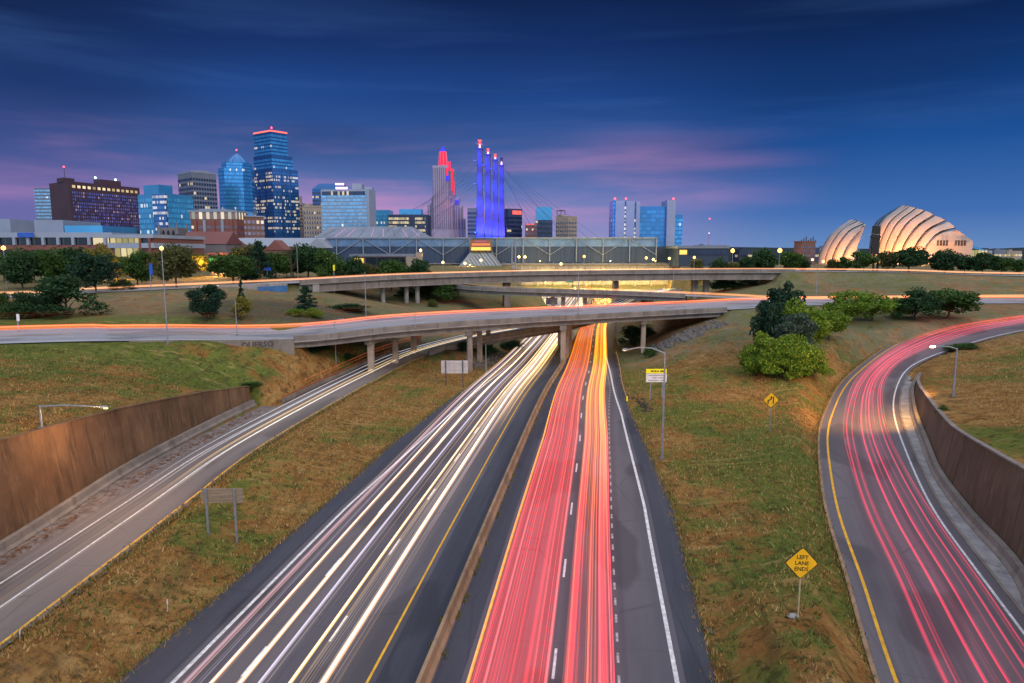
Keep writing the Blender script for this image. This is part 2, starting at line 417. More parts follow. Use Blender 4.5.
def normals(path):
    n = len(path); out = []
    for i in range(n):
        t = path[min(i+1, n-1)]-path[max(i-1, 0)]; t.z = 0; t.normalize(); out.append(Vector((t.y, -t.x, 0)))
    return out
def catmull(pts, step=3.0):
    pts = [Vector(p) for p in pts]; out = []
    ext = [2*pts[0]-pts[1]]+pts+[2*pts[-1]-pts[-2]]
    for i in range(1, len(ext)-2):
        a, b_, c, d = ext[i-1:i+3]; n = max(2, int((c-b_).length/step))
        for k in range(n):
            t = k/n
            out.append(.5*((2*b_)+(c-a)*t+(2*a-5*b_+4*c-d)*t*t+(3*b_-a-3*c+d)*t**3))
    out.append(pts[-1]); return out
def offset_path(path, o, dz=0.0):
    nor = normals(path); f = o if callable(o) else (lambda i: o)
    return [p+nor[i]*f(i)+Vector((0, 0, dz)) for i, p in enumerate(path)]
def lerp_tab(tab):
    xs = [a for a, _ in tab]; ys = [c for _, c in tab]
    return lambda x: float(np.interp(x, xs, ys))

# ------------------------------------------------------------------ road lines
main = catmull([(-14.6,-40,0), (-9.4,0,0), (-4.9,35.3,0), (-1.3,63.5,0), (4.9,108.8,0), (10.8,143.2,0), (20.5,205,0), (31,270,0), (41,340,0), (49,420,0), (54,470,0)], 3.0)
mY = [p.y for p in main]
offL_y = lerp_tab([(0,-3.2),(500,-3.2)]); offL_w = lerp_tab([(0,-14.1),(60,-13.9),(90,-12.6),(130,-11.2),(190,-10.8),(500,-10.8)])
offL_e = lerp_tab([(0,-18.2),(60,-16.2),(80,-16.1),(116,-14.2),(180,-13.2),(500,-13.2)])
offR_w = lerp_tab([(0,14.2),(64,13.9),(101,12.6),(157,8.6),(219,7.2),(500,7.2)])
offR_e = lerp_tab([(0,15.8),(64,16.5),(90,14.9),(125,12.7),(172,10.6),(500,10.0)])

ramp = catmull([(-35.5,-40,0), (-35.0,20,0), (-34.7,60,0), (-34.6,80,0), (-31.5,104,.3), (-27.6,122,1.0), (-21.5,139,2.4), (-11,150,4.1), (0,158.5,5.2), (12,170,5.9), (28,195,7.0), (42,222,8.8), (56,240,10.0)], 2.5)
ramp_l, ramp_r = -4.0, 3.9

ry = [(13,0,0),(18,22,0)]+[tuple(P(*q)) for q in [(890,683),(872,600),(839.5,520),(827,442),(831,417,.1),(848,382,.5),(880,357,1.5),(909,343,3),(944,330,5),(1024,318,7)]]+[(165,182,8.2),(230,196,9)]
ryel = catmull(ry, 2.5)
rwhite = catmull([(23.5,8,0),(30.6,35.3,0),(33.8,44.5,0),(38.7,59.8,0),(47.8,80.6,0),(56.3,98.5,0),(64.5,112.9,.3),(75.4,129.1,1.1),(83.7,137.4,2),(96,143.6,4),(113,151,6.2),(150,165,8),(235,184,9)], 2.5)

ffront = catmull([(-260,70,9.0), (-140,86,9.4)]+[tuple(Q(*q)) for q in [(0,344,101),(150,341,109),(294,339.5,119),(390,330,125),(467,324,132),(542,319.5,140),(590,317,147),(727,310,164),(830,305,180)]]+[(145,193,9.0),(220,198,8.6),(320,196,8.6)], 3.0)
FW = 21.5
fX = [p.x for p in ffront]
ubase = [(-260,118,12.6)]+[tuple(Q(*q)) for q in [(0,298,155),(100,292.5,172),(300,283,200),(401,277.5,220),(512,274,240),(620,272.5,246),(760,271.5,250),(900,272.5,250),(1024,276,242)]]+[(300,226,14.5),(420,200,13)]
upper = catmull(ubase, 4.0)      # its front edge
UW = 13.0
midr = catmull([tuple(Q(*q)) for q in [(425,281.5,262),(457,287,232),(507,290,218),(595,292.5,212),(715,297.5,201),(772,300.5,196)]]+[(90,197.5,9.2)], 3.0)
MW = 8.0

# ------------------------------------------------------------------ terrain
ctrl = [(-60,20,9),(-41.8,54.5,8.4),(-44,74.5,6.5),(-42.6,103,3.1),(-42.5,90,4.8),(-42,35,9.6),(-42,10,10.5),(-55,60,8.8),(-60,85,8.6),(-75,75,9.3),(-100,70,9.6),(-52,98,6.6),
 (-160,70,9.6),(-76,98,9.2),(-56,105,8.2),(-45,109,6.6),(-40.5,116,6.6),(-40,113,5.2),(-37,114,3.0),(-33.5,122,2.6),(-36,126,5.0),(-39,123,6.6),(-33,131,4.6),(-40,137,7.8),
 (-25,40,.15),(-25,60,.4),(-24,85,.5),(-18,100,.5),(-14,120,.4),(-10,135,.4),(-4,150,.5),(-6,165,2.0),(-14,160,3.0),
 (18,50,.3),(19,70,.4),(24,60,.6),(30,80,.8),(25,95,.7),(33,100,1.1),(40,100,.7),(22,120,.5),(30,122,1.6),(38,128,2.6),(46,114,2.6),(52,120,2.8),
 (27,140,.8),(33,150,2.2),(26,155,.8),(40,150,4.4),(50,148,6.4),(51,160,7.9),(46,160,7.4),(56,140,5.6),(66,150,7.0),(70,168,8.6),(85,160,7.2),(100,172,8.2),(80,146,4.6),(120,180,8.6),
 (40,172,4.0),(48,180,6.6),(33,178,1.0),
 (40,40,7.6),(44,50,7.4),(46,60,6.9),(52,76,5.4),(61,94,4.3),(72,112,3.4),(84,129,2.8),(70,60,8.2),(70,85,6.4),(85,105,5.6),(105,125,6.6),(130,140,8.2),(95,80,8.2),(130,90,9.5),(60,30,8.4),(160,150,8.8),(180,110,10),
 (-100,138,10.2),(-60,140,10.3),(-75,160,11.2),(-110,165,12.4),(-45,155,9.6),(-58,186,12.5),(-40,172,8.6),(-30,180,7.8),(-22,172,4.6),(-35,198,8.5),(-24,205,5.5),(-12,205,4.0),(-2,200,1.5),(-18,230,5.5),(2,232,1.6),(-40,222,6.6),(-32,240,8.0),(-48,214,9.0),
 (33,195,1.2),(46,205,4.6),(60,215,6.8),(80,212,8.8),(110,222,10.5),(150,232,11.5),(200,228,12),(60,245,4.0),(78,250,8.5),(98,248,12.6),(45,240,1.6),
 (-160,150,13),(-64,214,13.8),(-63,192,11.4),(-72,186,11.6),(-70,240,14.3),(-30,256,11.5),(-40,285,14.5),(6,280,5),(10,305,8),(52,285,3),(72,290,6.5),(100,290,10.5),(140,262,14.6),(180,258,14.4),(230,250,14),(140,300,14.6),(250,300,14.4),
 (-150,240,14.4),(-250,200,14.2),(0,350,13.5),(90,350,14.0),(0,420,14.5),(120,420,14.5),(-100,350,14.6),(250,400,14.3),(-250,400,14.6),(400,300,14),(-400,300,14.5),(-400,80,11),(350,150,11),(300,60,11),(-250,0,11),(0,-60,2),(200,0,11)]
ctrl = np.array(ctrl, float)
cx = ctrl[:, :2]; Dm = np.sqrt(((cx[:, None]-cx[None])**2).sum(-1))
wts = np.linalg.solve(Dm+1e-3*np.eye(len(cx)), ctrl[:, 2]-10.0)
def base_h(X, Y):
    out = np.full(X.shape, 10.0)
    for k in range(len(cx)): out += wts[k]*np.sqrt((X-cx[k, 0])**2+(Y-cx[k, 1])**2)
    r = np.clip((np.maximum(np.abs(X)*.9, Y)-330)/170, 0, 1)
    out = out*(1-r)+14.5*r
    return out
def sstep(t): t = np.clip(t, 0, 1); return t*t*(3-2*t)
class Corridor:
    def __init__(s, path, l, r, bl, br, keep=lambda p: True):
        n = normals(path); idx = [i for i, p in enumerate(path) if keep(p)]
        g = lambda f, i: f(path[i]) if callable(f) else f
        s.p = np.array([path[i][:] for i in idx]); s.n = np.array([n[i][:2] for i in idx])
        s.l = np.array([g(l, i) for i in idx]); s.r = np.array([g(r, i) for i in idx])
        s.bl = np.array([g(bl, i) for i in idx]); s.br = np.array([g(br, i) for i in idx])
    def apply(s, X, Y, Z, sink=.16):
        best = np.full(X.shape, 1e18); bi = np.zeros(X.shape, int)
        for k in range(len(s.p)):
            d = (X-s.p[k, 0])**2+(Y-s.p[k, 1])**2; m = d < best; best[m] = d[m]; bi[m] = k
        dx, dy = X-s.p[bi, 0], Y-s.p[bi, 1]
        d = dx*s.n[bi, 0]+dy*s.n[bi, 1]; along = np.abs(-dx*s.n[bi, 1]+dy*s.n[bi, 0])
        ext = np.maximum(0, along-4)          # beyond the ends
        left = np.maximum(0, s.l[bi]-d); right = np.maximum(0, d-s.r[bi])
        wl = sstep(left/s.bl[bi]); wr = sstep(right/s.br[bi]); we = sstep(ext/6)
        w = np.maximum(np.maximum(wl, wr), we)
        return Z*w+(s.p[bi, 2]-sink)*(1-w)
wallL = catmull([(-40.2,-20,0), (-40.4,20,0), (-41.0,51.5,0), (-42.3,72.6,0), (-41.6,92,0), (-40.2,103.5,.2)], 2.0)
wallL_h = lerp_tab([(-20,10.5),(20,9.6),(53.7,8.4),(74.5,6.5),(92,4.6),(104,2.8)])
wallR = catmull([(20,8,0),(31,35,0),(37.6,47.3,0),(41.3,58.6,0),(45.6,70,0),(51.4,82,0),(57.5,94.4,0),(62.6,104,.15),(67.7,112.9,.4),(73.4,121.5,.7)], 2.0)
wallR_h = lerp_tab([(8,8.2),(47,7.2),(58.6,6.5),(70,5.5),(82,4.6),(94.4,4.0),(112,2.2),(121.5,1.3)])
def wdist(p, wl): return min((q-p).xy.length for q in wl)
corr = [
 Corridor(main, lambda p: offL_e(p.y)-.25 if p.y < 282 else max(-44.0, -14-(p.y-282)*.7), lambda p: offR_e(p.y)+.25 if p.y < 276 else min(46.0, 11+(p.y-276)*1.0), lambda p: 5 if p.y < 190 else (14 if p.y < 282 else 5), lambda p: 4 if p.y < 120 else (14 if p.y < 276 else 5), lambda p: p.y < 423),
 Corridor(ramp, lambda p: (-wdist(p, wallL)-1.25 if p.y < 103.5 else -4.7), lambda p: 4.0, lambda p: (.05 if p.y < 103.5 else 2.4), 5.0, lambda p: p.y < 146),
 Corridor(rwhite, lambda p: -9.5, lambda p: (wdist(p, wallR)+1.25 if p.y < 121 else .9), 4.0, lambda p: (.05 if p.y < 121 else 5.0), lambda p: p.x < 230),
 Corridor(offset_path(ffront, -FW/2), -FW/2-1.0, FW/2+1.0, 8.0, 7.0, lambda p: p.x < -60),
 Corridor(offset_path(ffront, -FW/2), -FW/2-1.0, FW/2+1.0, 9.0, 6.0, lambda p: p.x > 50),
 Corridor(offset_path(upper, -UW/2), -UW/2-1, UW/2+1, 8.0, 8.0, lambda p: p.x < -82),
 Corridor(offset_path(ffront, -FW/2), -FW/2-1.0, FW/2-1.0, 8.0, .8, lambda p: -66 < p.x < -46),
 Corridor(offset_path(upper, -UW/2), -UW/2-1, UW/2-1.2, 8.0, .8, lambda p: -88 < p.x < -66),
 Corridor(offset_path(upper, -UW/2), -UW/2-1, UW/2+1, 8.0, 9.0, lambda p: p.x > 100),
]
def terr(X, Y, with_walls=True):
    X = np.atleast_1d(np.asarray(X, float)); Y = np.atleast_1d(np.asarray(Y, float))
    Z = base_h(X, Y)
    bump = .055*np.sin(X*.9+1.7*np.sin(Y*.31))*np.sin(Y*.7+1.3*np.sin(X*.27))+.03*np.sin(X*2.3+Y*1.1)
    Z = Z+bump*(np.hypot(X, Y) < 300)
    for k in (3, 6, 4, 5, 7, 8, 1, 2, 0): Z = corr[k].apply(X, Y, Z)
    far = np.clip((np.hypot(X, Y)-1500)/3500, 0, 1)
    Z = Z+far*(18+14*np.sin(X*.0011+1.3)+10*np.sin(X*.0031+Y*.0007))
    return Z
def gz(x, y): return float(terr(x, y)[0])
def ground(px, py, y0=25.0, y1=420.0):
    """point where the sight line of a pixel meets the ground"""
    Ys = np.linspace(y0, y1, 1600); d = ray(px, py)
    t = Ys/d[1]; X = d[0]*t; Zr = CAMH+d[2]*t
    g = terr(X, Ys); k = np.argmax(Zr <= g)
    if Zr[k] > g[k]: k = len(Ys)-1
    return Vector((X[k], Ys[k], g[k]))

def axis(segs):
    a = []
    for (x0, x1, st) in segs: a += list(np.arange(x0, x1, st))
    return np.array(a)
xs = axis([(-6000,-1000,500),(-1000,-300,70),(-300,-150,10),(-150,-60,2.5),(-60,110,.9),(110,180,2.5),(180,320,10),(320,1000,70),(1000,6001,500)])
ys = axis([(-120,0,10),(0,26,3),(26,150,.9),(150,260,2.0),(260,340,5),(340,600,20),(600,1500,80),(1500,7001,400)])
GX, GY = np.meshgrid(xs, ys); GZ = terr(GX.ravel(), GY.ravel()).reshape(GX.shape)
nx, ny = len(xs), len(ys)
me = bpy.data.meshes.new("ground")
co = np.stack([GX.ravel(), GY.ravel(), GZ.ravel()], 1)
I = (np.arange(ny-1)[:, None]*nx+np.arange(nx-1)[None]).ravel()
me.from_pydata(co.tolist(), [], np.stack([I, I+1, I+1+nx, I+nx], 1).tolist())
me.materials.append(M_GROUND); me.polygons.foreach_set('use_smooth', [True]*len(me.polygons))
go = bpy.data.objects.new("ground", me); COL.objects.link(go); struct(go)

# ------------------------------------------------------------------ main road
shift0 = lerp_tab([(0,0),(85,0),(205,-2.7),(500,-2.7)])
def strip(path, a, c, dz=0.0, key=lambda p: p.y):
    """flat sheet between two offsets of a path"""
    fa = (lambda i: a(key(path[i]))) if callable(a) else (lambda i: a)
    fc = (lambda i: c(key(path[i]))) if callable(c) else (lambda i: c)
    m = MB(); m.sweep(path, lambda i: [(fa(i), dz), (fc(i), dz)], closed=False); return m
def dashes(path, off, length, gap, w, dz, s0=0.0, s1=1e9, key=lambda p: p.y):
    m = MB(); nor = normals(path); L = [0]
    for i in range(1, len(path)): L.append(L[-1]+(path[i]-path[i-1]).length)
    f = (lambda y: off(y)) if callable(off) else (lambda y: off)
    def at(s):
        i = max(0, min(len(path)-2, int(np.searchsorted(L, s))-1)); t = (s-L[i])/max(1e-6, L[i+1]-L[i])
        p = path[i].lerp(path[i+1], t); n = nor[i].lerp(nor[i+1], t); return p+n*f(key(p)), n
    s = s0
    while s+length < min(L[-1], s1):
        (p, n), (q, n2) = at(s), at(s+length)
        z = Vector((0, 0, dz))
        m.add([p-n*w/2+z, p+n*w/2+z, q+n2*w/2+z, q-n2*w/2+z], [(0, 1, 2, 3)]); s += length+gap
    return m
rd = struct(strip(main, lambda y: offL_e(y), lambda y: offR_e(y), 0.0).build("highway", M_ASPH))
def rline(nm, mb, mat, parent): return mb.build(nm, mat, parent)
rline("road_shoulder", strip(main, offL_e, lambda y: offL_w(y)-.55, .004), M_ASPHD, rd)
rline("road_shoulder", strip(main, lambda y: -2.75, lambda y: -.45, .004), M_ASPHD, rd)
rline("road_shoulder", strip(main, lambda y: .45, lambda y: 2.0, .004), M_ASPHD, rd)
rline("road_shoulder", strip(main, lambda y: offR_w(y)+.5, offR_e, .004), M_ASPHD, rd)
rline("edge_line", strip(main, lambda y: -3.28, lambda y: -3.12, .009), M_YEL, rd)
rline("edge_line", strip(main, lambda y: 2.35+shift0(y), lambda y: 2.5+shift0(y), .009), M_YEL, rd)
rline("edge_line", strip(main, lambda y: offL_w(y)-.12, lambda y: offL_w(y)+.12, .009), M_WHITE, rd)
rline("edge_line", strip(main, lambda y: offR_w(y)-.13, lambda y: offR_w(y)+.13, .009), M_WHITE, rd)
rline("dashed_lane_line", dashes(main, lambda y: 7.1+shift0(y), 3.0, 9.2, .16, .009, 4), M_WHITE, rd)
rline("dashed_lane_line", dashes(main, lambda y: min(10.8, offR_w(y)-.6), 1.0, 1.2, .15, .009, 0, 190), M_WORN, rd)
rline("dashed_lane_line", dashes(main, -6.85, 3.0, 9.2, .16, .009, 6), M_WHITE, rd)
rline("dashed_lane_line", dashes(main, -10.45, 3.0, 9.2, .16, .009, 2), M_WHITE, rd)
# median barrier (New-Jersey profile)
mb = MB(); mb.sweep(main, [(-.36, -.05), (-.36, .10), (-.17, .36), (-.11, .98), (.11, .98), (.17, .36), (.36, .10), (.36, -.05)])
tag(mb.build("median_barrier", M_BARR), "long stained concrete barrier in the middle of the highway between white and red traffic light", "barrier")

# ------------------------------------------------------------------ left ramp, its wall
rampG = [p for p in ramp if p.y < 144]; rampB = [p for p in ramp if p.y > 140.5]
r1 = struct(strip(rampG, ramp_l-.0, ramp_r, 0.0).build("entry_ramp", M_RAMP))
rline("edge_line", strip(rampG, 3.3, 3.5, .006), M_YEL, r1)
rline("edge_line", strip(rampG, .02, .2, .006), M_WHITE, r1)
rline("edge_line", strip(rampG, -2.45, -2.28, .006), M_WHITE, r1)
gut = [p for p in ramp if p.y < 104]
m = MB(); m.sweep(gut, [(-6.6, .0), (-5.6, .03), (-4.9, .05), (-4.0, .012)], closed=False)
struct(m.build("gravel_verge", M_DIRT))
def wall(path, hf, side, name, label, mat, batter=.13, key=lambda p: p.y):
    root = thing(name, path[len(path)//2], label, "wall")
    w = MB(); w.sweep(path, lambda i: [(0, -.3), (side*batter*hf(key(path[i])), hf(key(path[i]))), (side*(batter*hf(key(path[i]))+.45), hf(key(path[i]))), (side*(batter*hf(key(path[i]))+.9), -.3)])
    w.build("wall_face", mat, root)
    c = MB(); c.sweep(path, lambda i: [(side*(batter*hf(key(path[i]))-.07), hf(key(path[i]))+.003), (side*(batter*hf(key(path[i]))-.07), hf(key(path[i]))+.16), (side*(batter*hf(key(path[i]))+.42), hf(key(path[i]))+.16), (side*(batter*hf(key(path[i]))+.42), hf(key(path[i]))+.003)])
    c.build("coping", M_CONC if side > 0 else M_WALL, root)
    f = MB(); f.sweep(path, [(-side*.75, -.2), (-side*.75, .12), (-side*.52, .34), (-side*.42, .86), (-side*.05, .90), (side*.02, .90), (side*.02, -.2)])
    f.build("base_barrier", M_CONC, root)
    # soil and grass right behind the coping
    v = MB(); rows = []; nor = normals(path)
    for i, p in enumerate(path):
        h = hf(key(p)); n = nor[i]*side; a = p+n*(batter*h+.40); a.z = p.z+h+.05
        b1 = p+n*(batter*h+1.2); b1.z = max(gz(*b1.xy)+.06, p.z+h-.35) ; c1 = p+n*(batter*h+3.2); c1.z = gz(*c1.xy)+.02; d1 = p+n*(batter*h+4.4); d1.z = gz(*d1.xy)-.12
        rows.append((a, b1, c1, d1))
    vs = [q for r_ in rows for q in r_]
    v.add(vs, [(i*4+k, i*4+k+1, i*4+k+5, i*4+k+4) for i in range(len(rows)-1) for k in range(3)])
    struct(v.build("grass_verge", M_GROUND, smooth=True))
    return root
wall(wallL, wallL_h, -1, "retaining_wall", "tall brown retaining wall along the left ramp, lit by a lamp on top", M_WALL)
wall(wallR, wallR_h, 1, "retaining_wall", "curved grey brown retaining wall around the outside of the right ramp", M_WALLR)

# ------------------------------------------------------------------ right ramp
n = 220
def resamp(path, n):
    L = [0]
    for i in range(1, len(path)): L.append(L[-1]+(path[i]-path[i-1]).length)
    L = np.array(L)/L[-1]; A = np.array([p[:] for p in path]); t = np.linspace(0, 1, n)
    return [Vector(q) for q in np.stack([np.interp(t, L, A[:, k]) for k in range(3)], 1)]
ya = resamp([p for p in ryel], n); wa = resamp([p for p in rwhite], n)
# re-pair so both edges advance together
pairs = []
for q in wa:
    k = min(range(n), key=lambda i: (ya[i]-q).length); pairs.append((ya[k], q))
rcen = [(a+c)/2 for a, c in pairs]
for i, p in enumerate(rcen): p.z = pairs[i][1].z
hw = [((a-c).xy.length)/2 for a, c in pairs]
hw = list(np.convolve(np.pad(hw, 6, 'edge'), np.ones(13)/13, 'valid'))
cs = np.array([p[:] for p in rcen]); 
for k in range(3): cs[:, k] = np.convolve(np.pad(cs[:, k], 6, 'reflect', reflect_type='odd'), np.ones(13)/13, 'valid')
rcen = [Vector(q) for q in cs]
def rw(i, o): return o(hw[i]) if callable(o) else o
def rstrip(fa, fc, dz): 
    m = MB(); m.sweep(rcen, lambda i: [(fa(hw[i]), dz), (fc(hw[i]), dz)], closed=False); return m
r2 = struct(rstrip(lambda h: -h-.9, lambda h: h+.75, .02).build("exit_ramp", M_RAMPR))
rline("edge_line", rstrip(lambda h: -h-.1, lambda h: -h+.12, .028), M_YEL, r2)
rline("edge_line", rstrip(lambda h: h-.1, lambda h: h+.1, .028), M_WHITE, r2)
m = MB(); m.sweep(rcen, lambda i: [(-hw[i]-1.15, -.2), (-hw[i]-1.15, .10), (-hw[i]-.9, .10), (-hw[i]-.9, -.2)]); m.build("kerb", M_BARR, r2)
near_i = [i for i, p in enumerate(rcen) if p.y < 128]
seg = [rcen[i] for i in near_i]
m = MB(); m.sweep(seg, lambda i: [(hw[i]+.75, -.2), (hw[i]+.75, .13), (hw[i]+1.0, .13), (hw[i]+1.0, -.2)]); m.build("kerb", M_CONC, r2)
m = MB()
rows = []
nr = normals(seg)
for i, p in enumerate(seg):
    a = p+nr[i]*(hw[i]+1.0); a.z += .05
    k = min(range(len(wallR)), key=lambda q: (wallR[q]-a).length); c = wallR[k].copy(); c.z += .03
    rows.append((a, a.lerp(c, .5)-Vector((0, 0, .02)), c))
m.add([q for r_ in rows for q in r_], [(i*3+k, i*3+k+1, i*3+k+4, i*3+k+3) for i in range(len(rows)-1) for k in range(2)])
struct(m.build("drain_apron", M_APRON, smooth=True))

# ------------------------------------------------------------------ flyovers
def column(mb_, p, ztop, r=.6, sq=False, rz=0.0):
    z0 = gz(p.x, p.y)-.3
    if sq: mb_.box((p.x, p.y, (z0+ztop)/2), (r*2, r*2, ztop-z0), rz)
    else: mb_.tube([(p.x, p.y, z0), (p.x, p.y, ztop)], r, 14)
def bridge(name, label, edge, width, keep, depth, mats, par=.85, wing=None):
    """deck with girders and parapets; edge = front edge of the road, deck lies to its left"""
    seg = [p for p in edge if keep(p)]
    root = thing(name, seg[len(seg)//2], label, "bridge")
    d = MB(); d.sweep(seg, [(-width, -.05), (-width, -.55), (.0, -.55), (.0, -.05)]); d.build("deck", M_CONC, root)
    for o0, o1 in ((-.35, -.02), (-width+.02, -width+.35)):
        h = par if o1 > -1 else par*.5
        p = MB(); p.sweep(seg, [(o0, -.12), (o0, h), (o0+.06, h+.06), (o1-.0, h+.06), (o1+.10 if o1 > -1 else o1, h-.1), (o1+.10 if o1 > -1 else o1, -.62), (o0, -.62)]); p.build("parapet", M_CONC, root)
        if o1 > -1: p = MB(); p.sweep(seg, [(o1+.10, -.50), (o1+.10, -.34), (o1+.24, -.34), (o1+.24, -.50)]); p.build("fascia_ledge", M_CONCL, root)
    k = max(3, int(width/3.2))
    for i in range(k):
        o = -1.0-(width-2.0)*i/(k-1)
        g = MB(); g.sweep(seg, [(o-.25, -.553), (o-.12, -.8), (o-.12, -depth+.35), (o-.35, -depth), (o+.35, -depth), (o+.12, -depth+.35), (o+.12, -.8), (o+.25, -.553)])
        g.build("girder", mats, root)
    return root, seg
# road surface of the near flyover runs on past the bridge on both sides
fr = struct(strip(ffront, -FW+.4, -.36, .012).build("elevated_road", M_DECK))
rline("edge_line", strip(ffront, -1.9, -1.7, .018), M_WHITE, fr)
rline("dashed_lane_line", dashes(ffront, -7.3, 3, 9, .18, .018), M_WHITE, fr)
rline("edge_line", strip(ffront, -11.2, -11.0, .018), M_YEL, fr)
fb, fseg = bridge("flyover_bridge", "nearest concrete flyover crossing above the highway with orange light on its deck", ffront, FW, lambda p: -39.5 < p.x < 54, 1.6, M_CONC, par=.62)
fn = normals(ffront)
def fpt(x, o):
    k = min(range(len(ffront)), key=lambda i: abs(ffront[i].x+fn[i].x*o-x)); return ffront[k]+fn[k]*o, fn[k]
M_PIER = rough_mat("pier_concrete", (.27,.20,.15), (.38,.30,.23), .3, .9, bump=.3, bscale=3, extra=conc_extra)
# rows of columns with a cap beam: beside the ramp, in the median, on the right bank
def pier_row(parent, pts, ztop, r, cap=True, rz=0.0, mat=None):
    for q in pts:
        pm = MB(); column(pm, q, ztop-(.9 if cap else 0), r, True, rz); o = pm.build("pier", mat or M_PIER, parent)
    if cap and len(pts) > 1:
        a, c = pts[0], pts[-1]; dv_ = (c-a); L = dv_.xy.length; ang = math.atan2(dv_.y, dv_.x)
        pm = MB(); pm.box(((a.x+c.x)/2, (a.y+c.y)/2, ztop-.45), (L+2.4, 1.3, .9), ang); pm.build("cap_beam", mat or M_CONC, parent)
fz = lambda p: p.z-2.36
for xx, r_ in ((-9.5, .46), (8.6, .5), (28.5, .48)):
    k = min(range(len(ffront)), key=lambda i: abs(ffront[i].x-xx))
    base = ffront[k]
    t_main = (main[60]-main[50]).normalized()
    pts = []
    for q in np.linspace(2.0, 19.0, 3):
        u = base+Vector((t_main.x, t_main.y, 0))*q*1.06
        pts.append(Vector((u.x-(0 if xx != 8.6 else 0), u.y, 0)))
    if xx == 8.6: pts = [Vector((np.interp(u.y, mY, [p.x for p in main]), u.y, 0)) for u in pts]
    pier_row(fb, pts, base.z-1.62, r_, True, math.atan2(t_main.y, t_main.x))
for xx in (-26, ):
    base, nn = fpt(xx, -3)
    pier_row(fb, [fpt(xx+2.2*i, -2.5-5.4*i)[0] for i in range(4)], base.z-1.62, .55)
# abutments with sloped paving
ab = MB()
p0, n0 = fpt(-41, 0)
tdir = Vector((-n0.y, n0.x, 0))
ang = math.atan2(n0.y, n0.x)
ab.box((p0.x-n0.x*FW/2, p0.y-n0.y*FW/2, p0.z-2.4), (FW-.1, 1.6, 3.6), ang); ab.build("abutment", M_CONC, fb)
wg = MB()
wp = [p for p in ffront if -62 < p.x < -37.6]
wg.sweep(wp, lambda i: [(-.3, -2.6-.06*i), (-.3, .1), (.02, .1), (.02, -2.6-.06*i)]); wgo = wg.build("wing_wall", M_CONC, fb)
p1, n1_ = fpt(53, 0); ang1 = math.atan2(n1_.y, n1_.x)
ab = MB(); ab.box((p1.x-n1_.x*FW/2, p1.y-n1_.y*FW/2, p1.z-3.4), (FW-.1, 1.6, 5.6), ang1); ab.build("abutment", M_CONC, fb)

ur = struct(strip(upper, -UW+.4, -.36, .012).build("elevated_road", M_DECK))
rline("edge_line", strip(upper, -1.6, -1.4, .02), M_WHITE, ur)
ub, useg = bridge("flyover_bridge", "far long concrete flyover crossing in front of the convention hall", upper, UW, lambda p: -62.5 < p.x < 106, 3.0, M_CONC)
un = normals(upper)
def upt(x, o):
    k = min(range(len(upper)), key=lambda i: abs(upper[i].x+un[i].x*o-x)); return upper[k]+un[k]*o
for px_ in (388, 403, 418): 
    q = upt(Q(px_, 285, 222).x, -4.5); 
    pm = MB(); column(pm, q, q.z-3.0, .75); pm.build("pier", M_CONCL, ub)
for x_ in (-1.5, 40, 66, 71):
    q = upt(x_, -6); pm = MB(); column(pm, q, q.z-3.0, 1.15 if x_ < 30 else .9, True, .3); pm.build("pier", M_CONC, ub)
for x_ in (-62.5, 106):
    q = upt(x_, -UW/2); k = min(range(len(upper)), key=lambda i: abs(upper[i].x-x_)); an = math.atan2(un[k].y, un[k].x)
    pm = MB(); pm.box((q.x, q.y, q.z-3.2), (UW, 2.0, 5.2), an); pm.build("abutment", M_CONCL, ub)
# mural painted wing of the far flyover
wq = [p for p in upper if -84 < p.x < -62.5]
m = MB(); m.sweep(wq, [(-.3, -3.4), (-.3, .2), (.02, .2), (.02, -3.4)]); m.build("wing_wall", M_CONCL, ub)
mur = [p for p in upper if -72 < p.x < -64]
m = MB(); m.sweep(mur, [(.035, -3.2), (.035, -.5), (.085, -.5), (.085, -3.2)]); m.build("mural", rough_mat("blue_mural_paint", (.03,.10,.24), (.06,.16,.34), .8, .8), ub)

mr = struct(strip(midr, -MW+.4, -.36, .012).build("link_road", M_DECK))
mbri, mseg = bridge("flyover_bridge", "slim middle flyover between the near and far flyovers", midr, MW, lambda p: -30 < p.x < 52, 1.75, M_CONC, par=.7)
for x_ in (12, 17, 24, 40.5):
    k = min(range(len(midr)), key=lambda i: abs(midr[i].x-x_)); q = midr[k]+normals(midr)[k]*-3.5
    pm = MB(); column(pm, q, q.z-1.75, .6, True); pm.build("pier", M_CONC, mbri)

rb2 = struct(strip(rampB, ramp_l+.3, ramp_r-.36, .012).build("ramp_deck_road", M_DECK))
redge = offset_path(rampB, ramp_r)
rbri, _ = bridge("ramp_bridge", "low ramp bridge passing beneath the nearest flyover", redge, ramp_r-ramp_l, lambda p: True, 1.5, M_CONC, par=.75)
for i in (16, 30):
    if i < len(rampB):
        q = rampB[i]; pm = MB(); column(pm, q, q.z-1.5, .55, True); pm.build("pier", M_CONC, rbri)
# low rail along the upper side of the entry ramp, where the wall has ended
gr = [p for p in ramp if 103 < p.y < 141]
root = thing("guard_rail", gr[len(gr)//2]+Vector((-5, 0, 0)), "rusty low guard rail beside the entry ramp beyond the brown wall", "guard rail")
m = MB(); m.sweep(gr, [(-4.55, .0), (-4.55, .62), (-4.25, .62), (-4.25, .0)]); m.build("rail_base", M_CONC, root)
m = MB(); m.sweep(gr, [(-4.50, .75), (-4.50, 1.0), (-4.40, 1.0), (-4.40, .75)]); m.build("rail", M_RUST, root)
gn = normals(gr)
for i in range(0, len(gr), 2):
    m = MB(); q = gr[i]+gn[i]*-4.45; m.box((q.x, q.y, q.z+.78), (.12, .12, .36)); m.build("post", M_RUST, root)
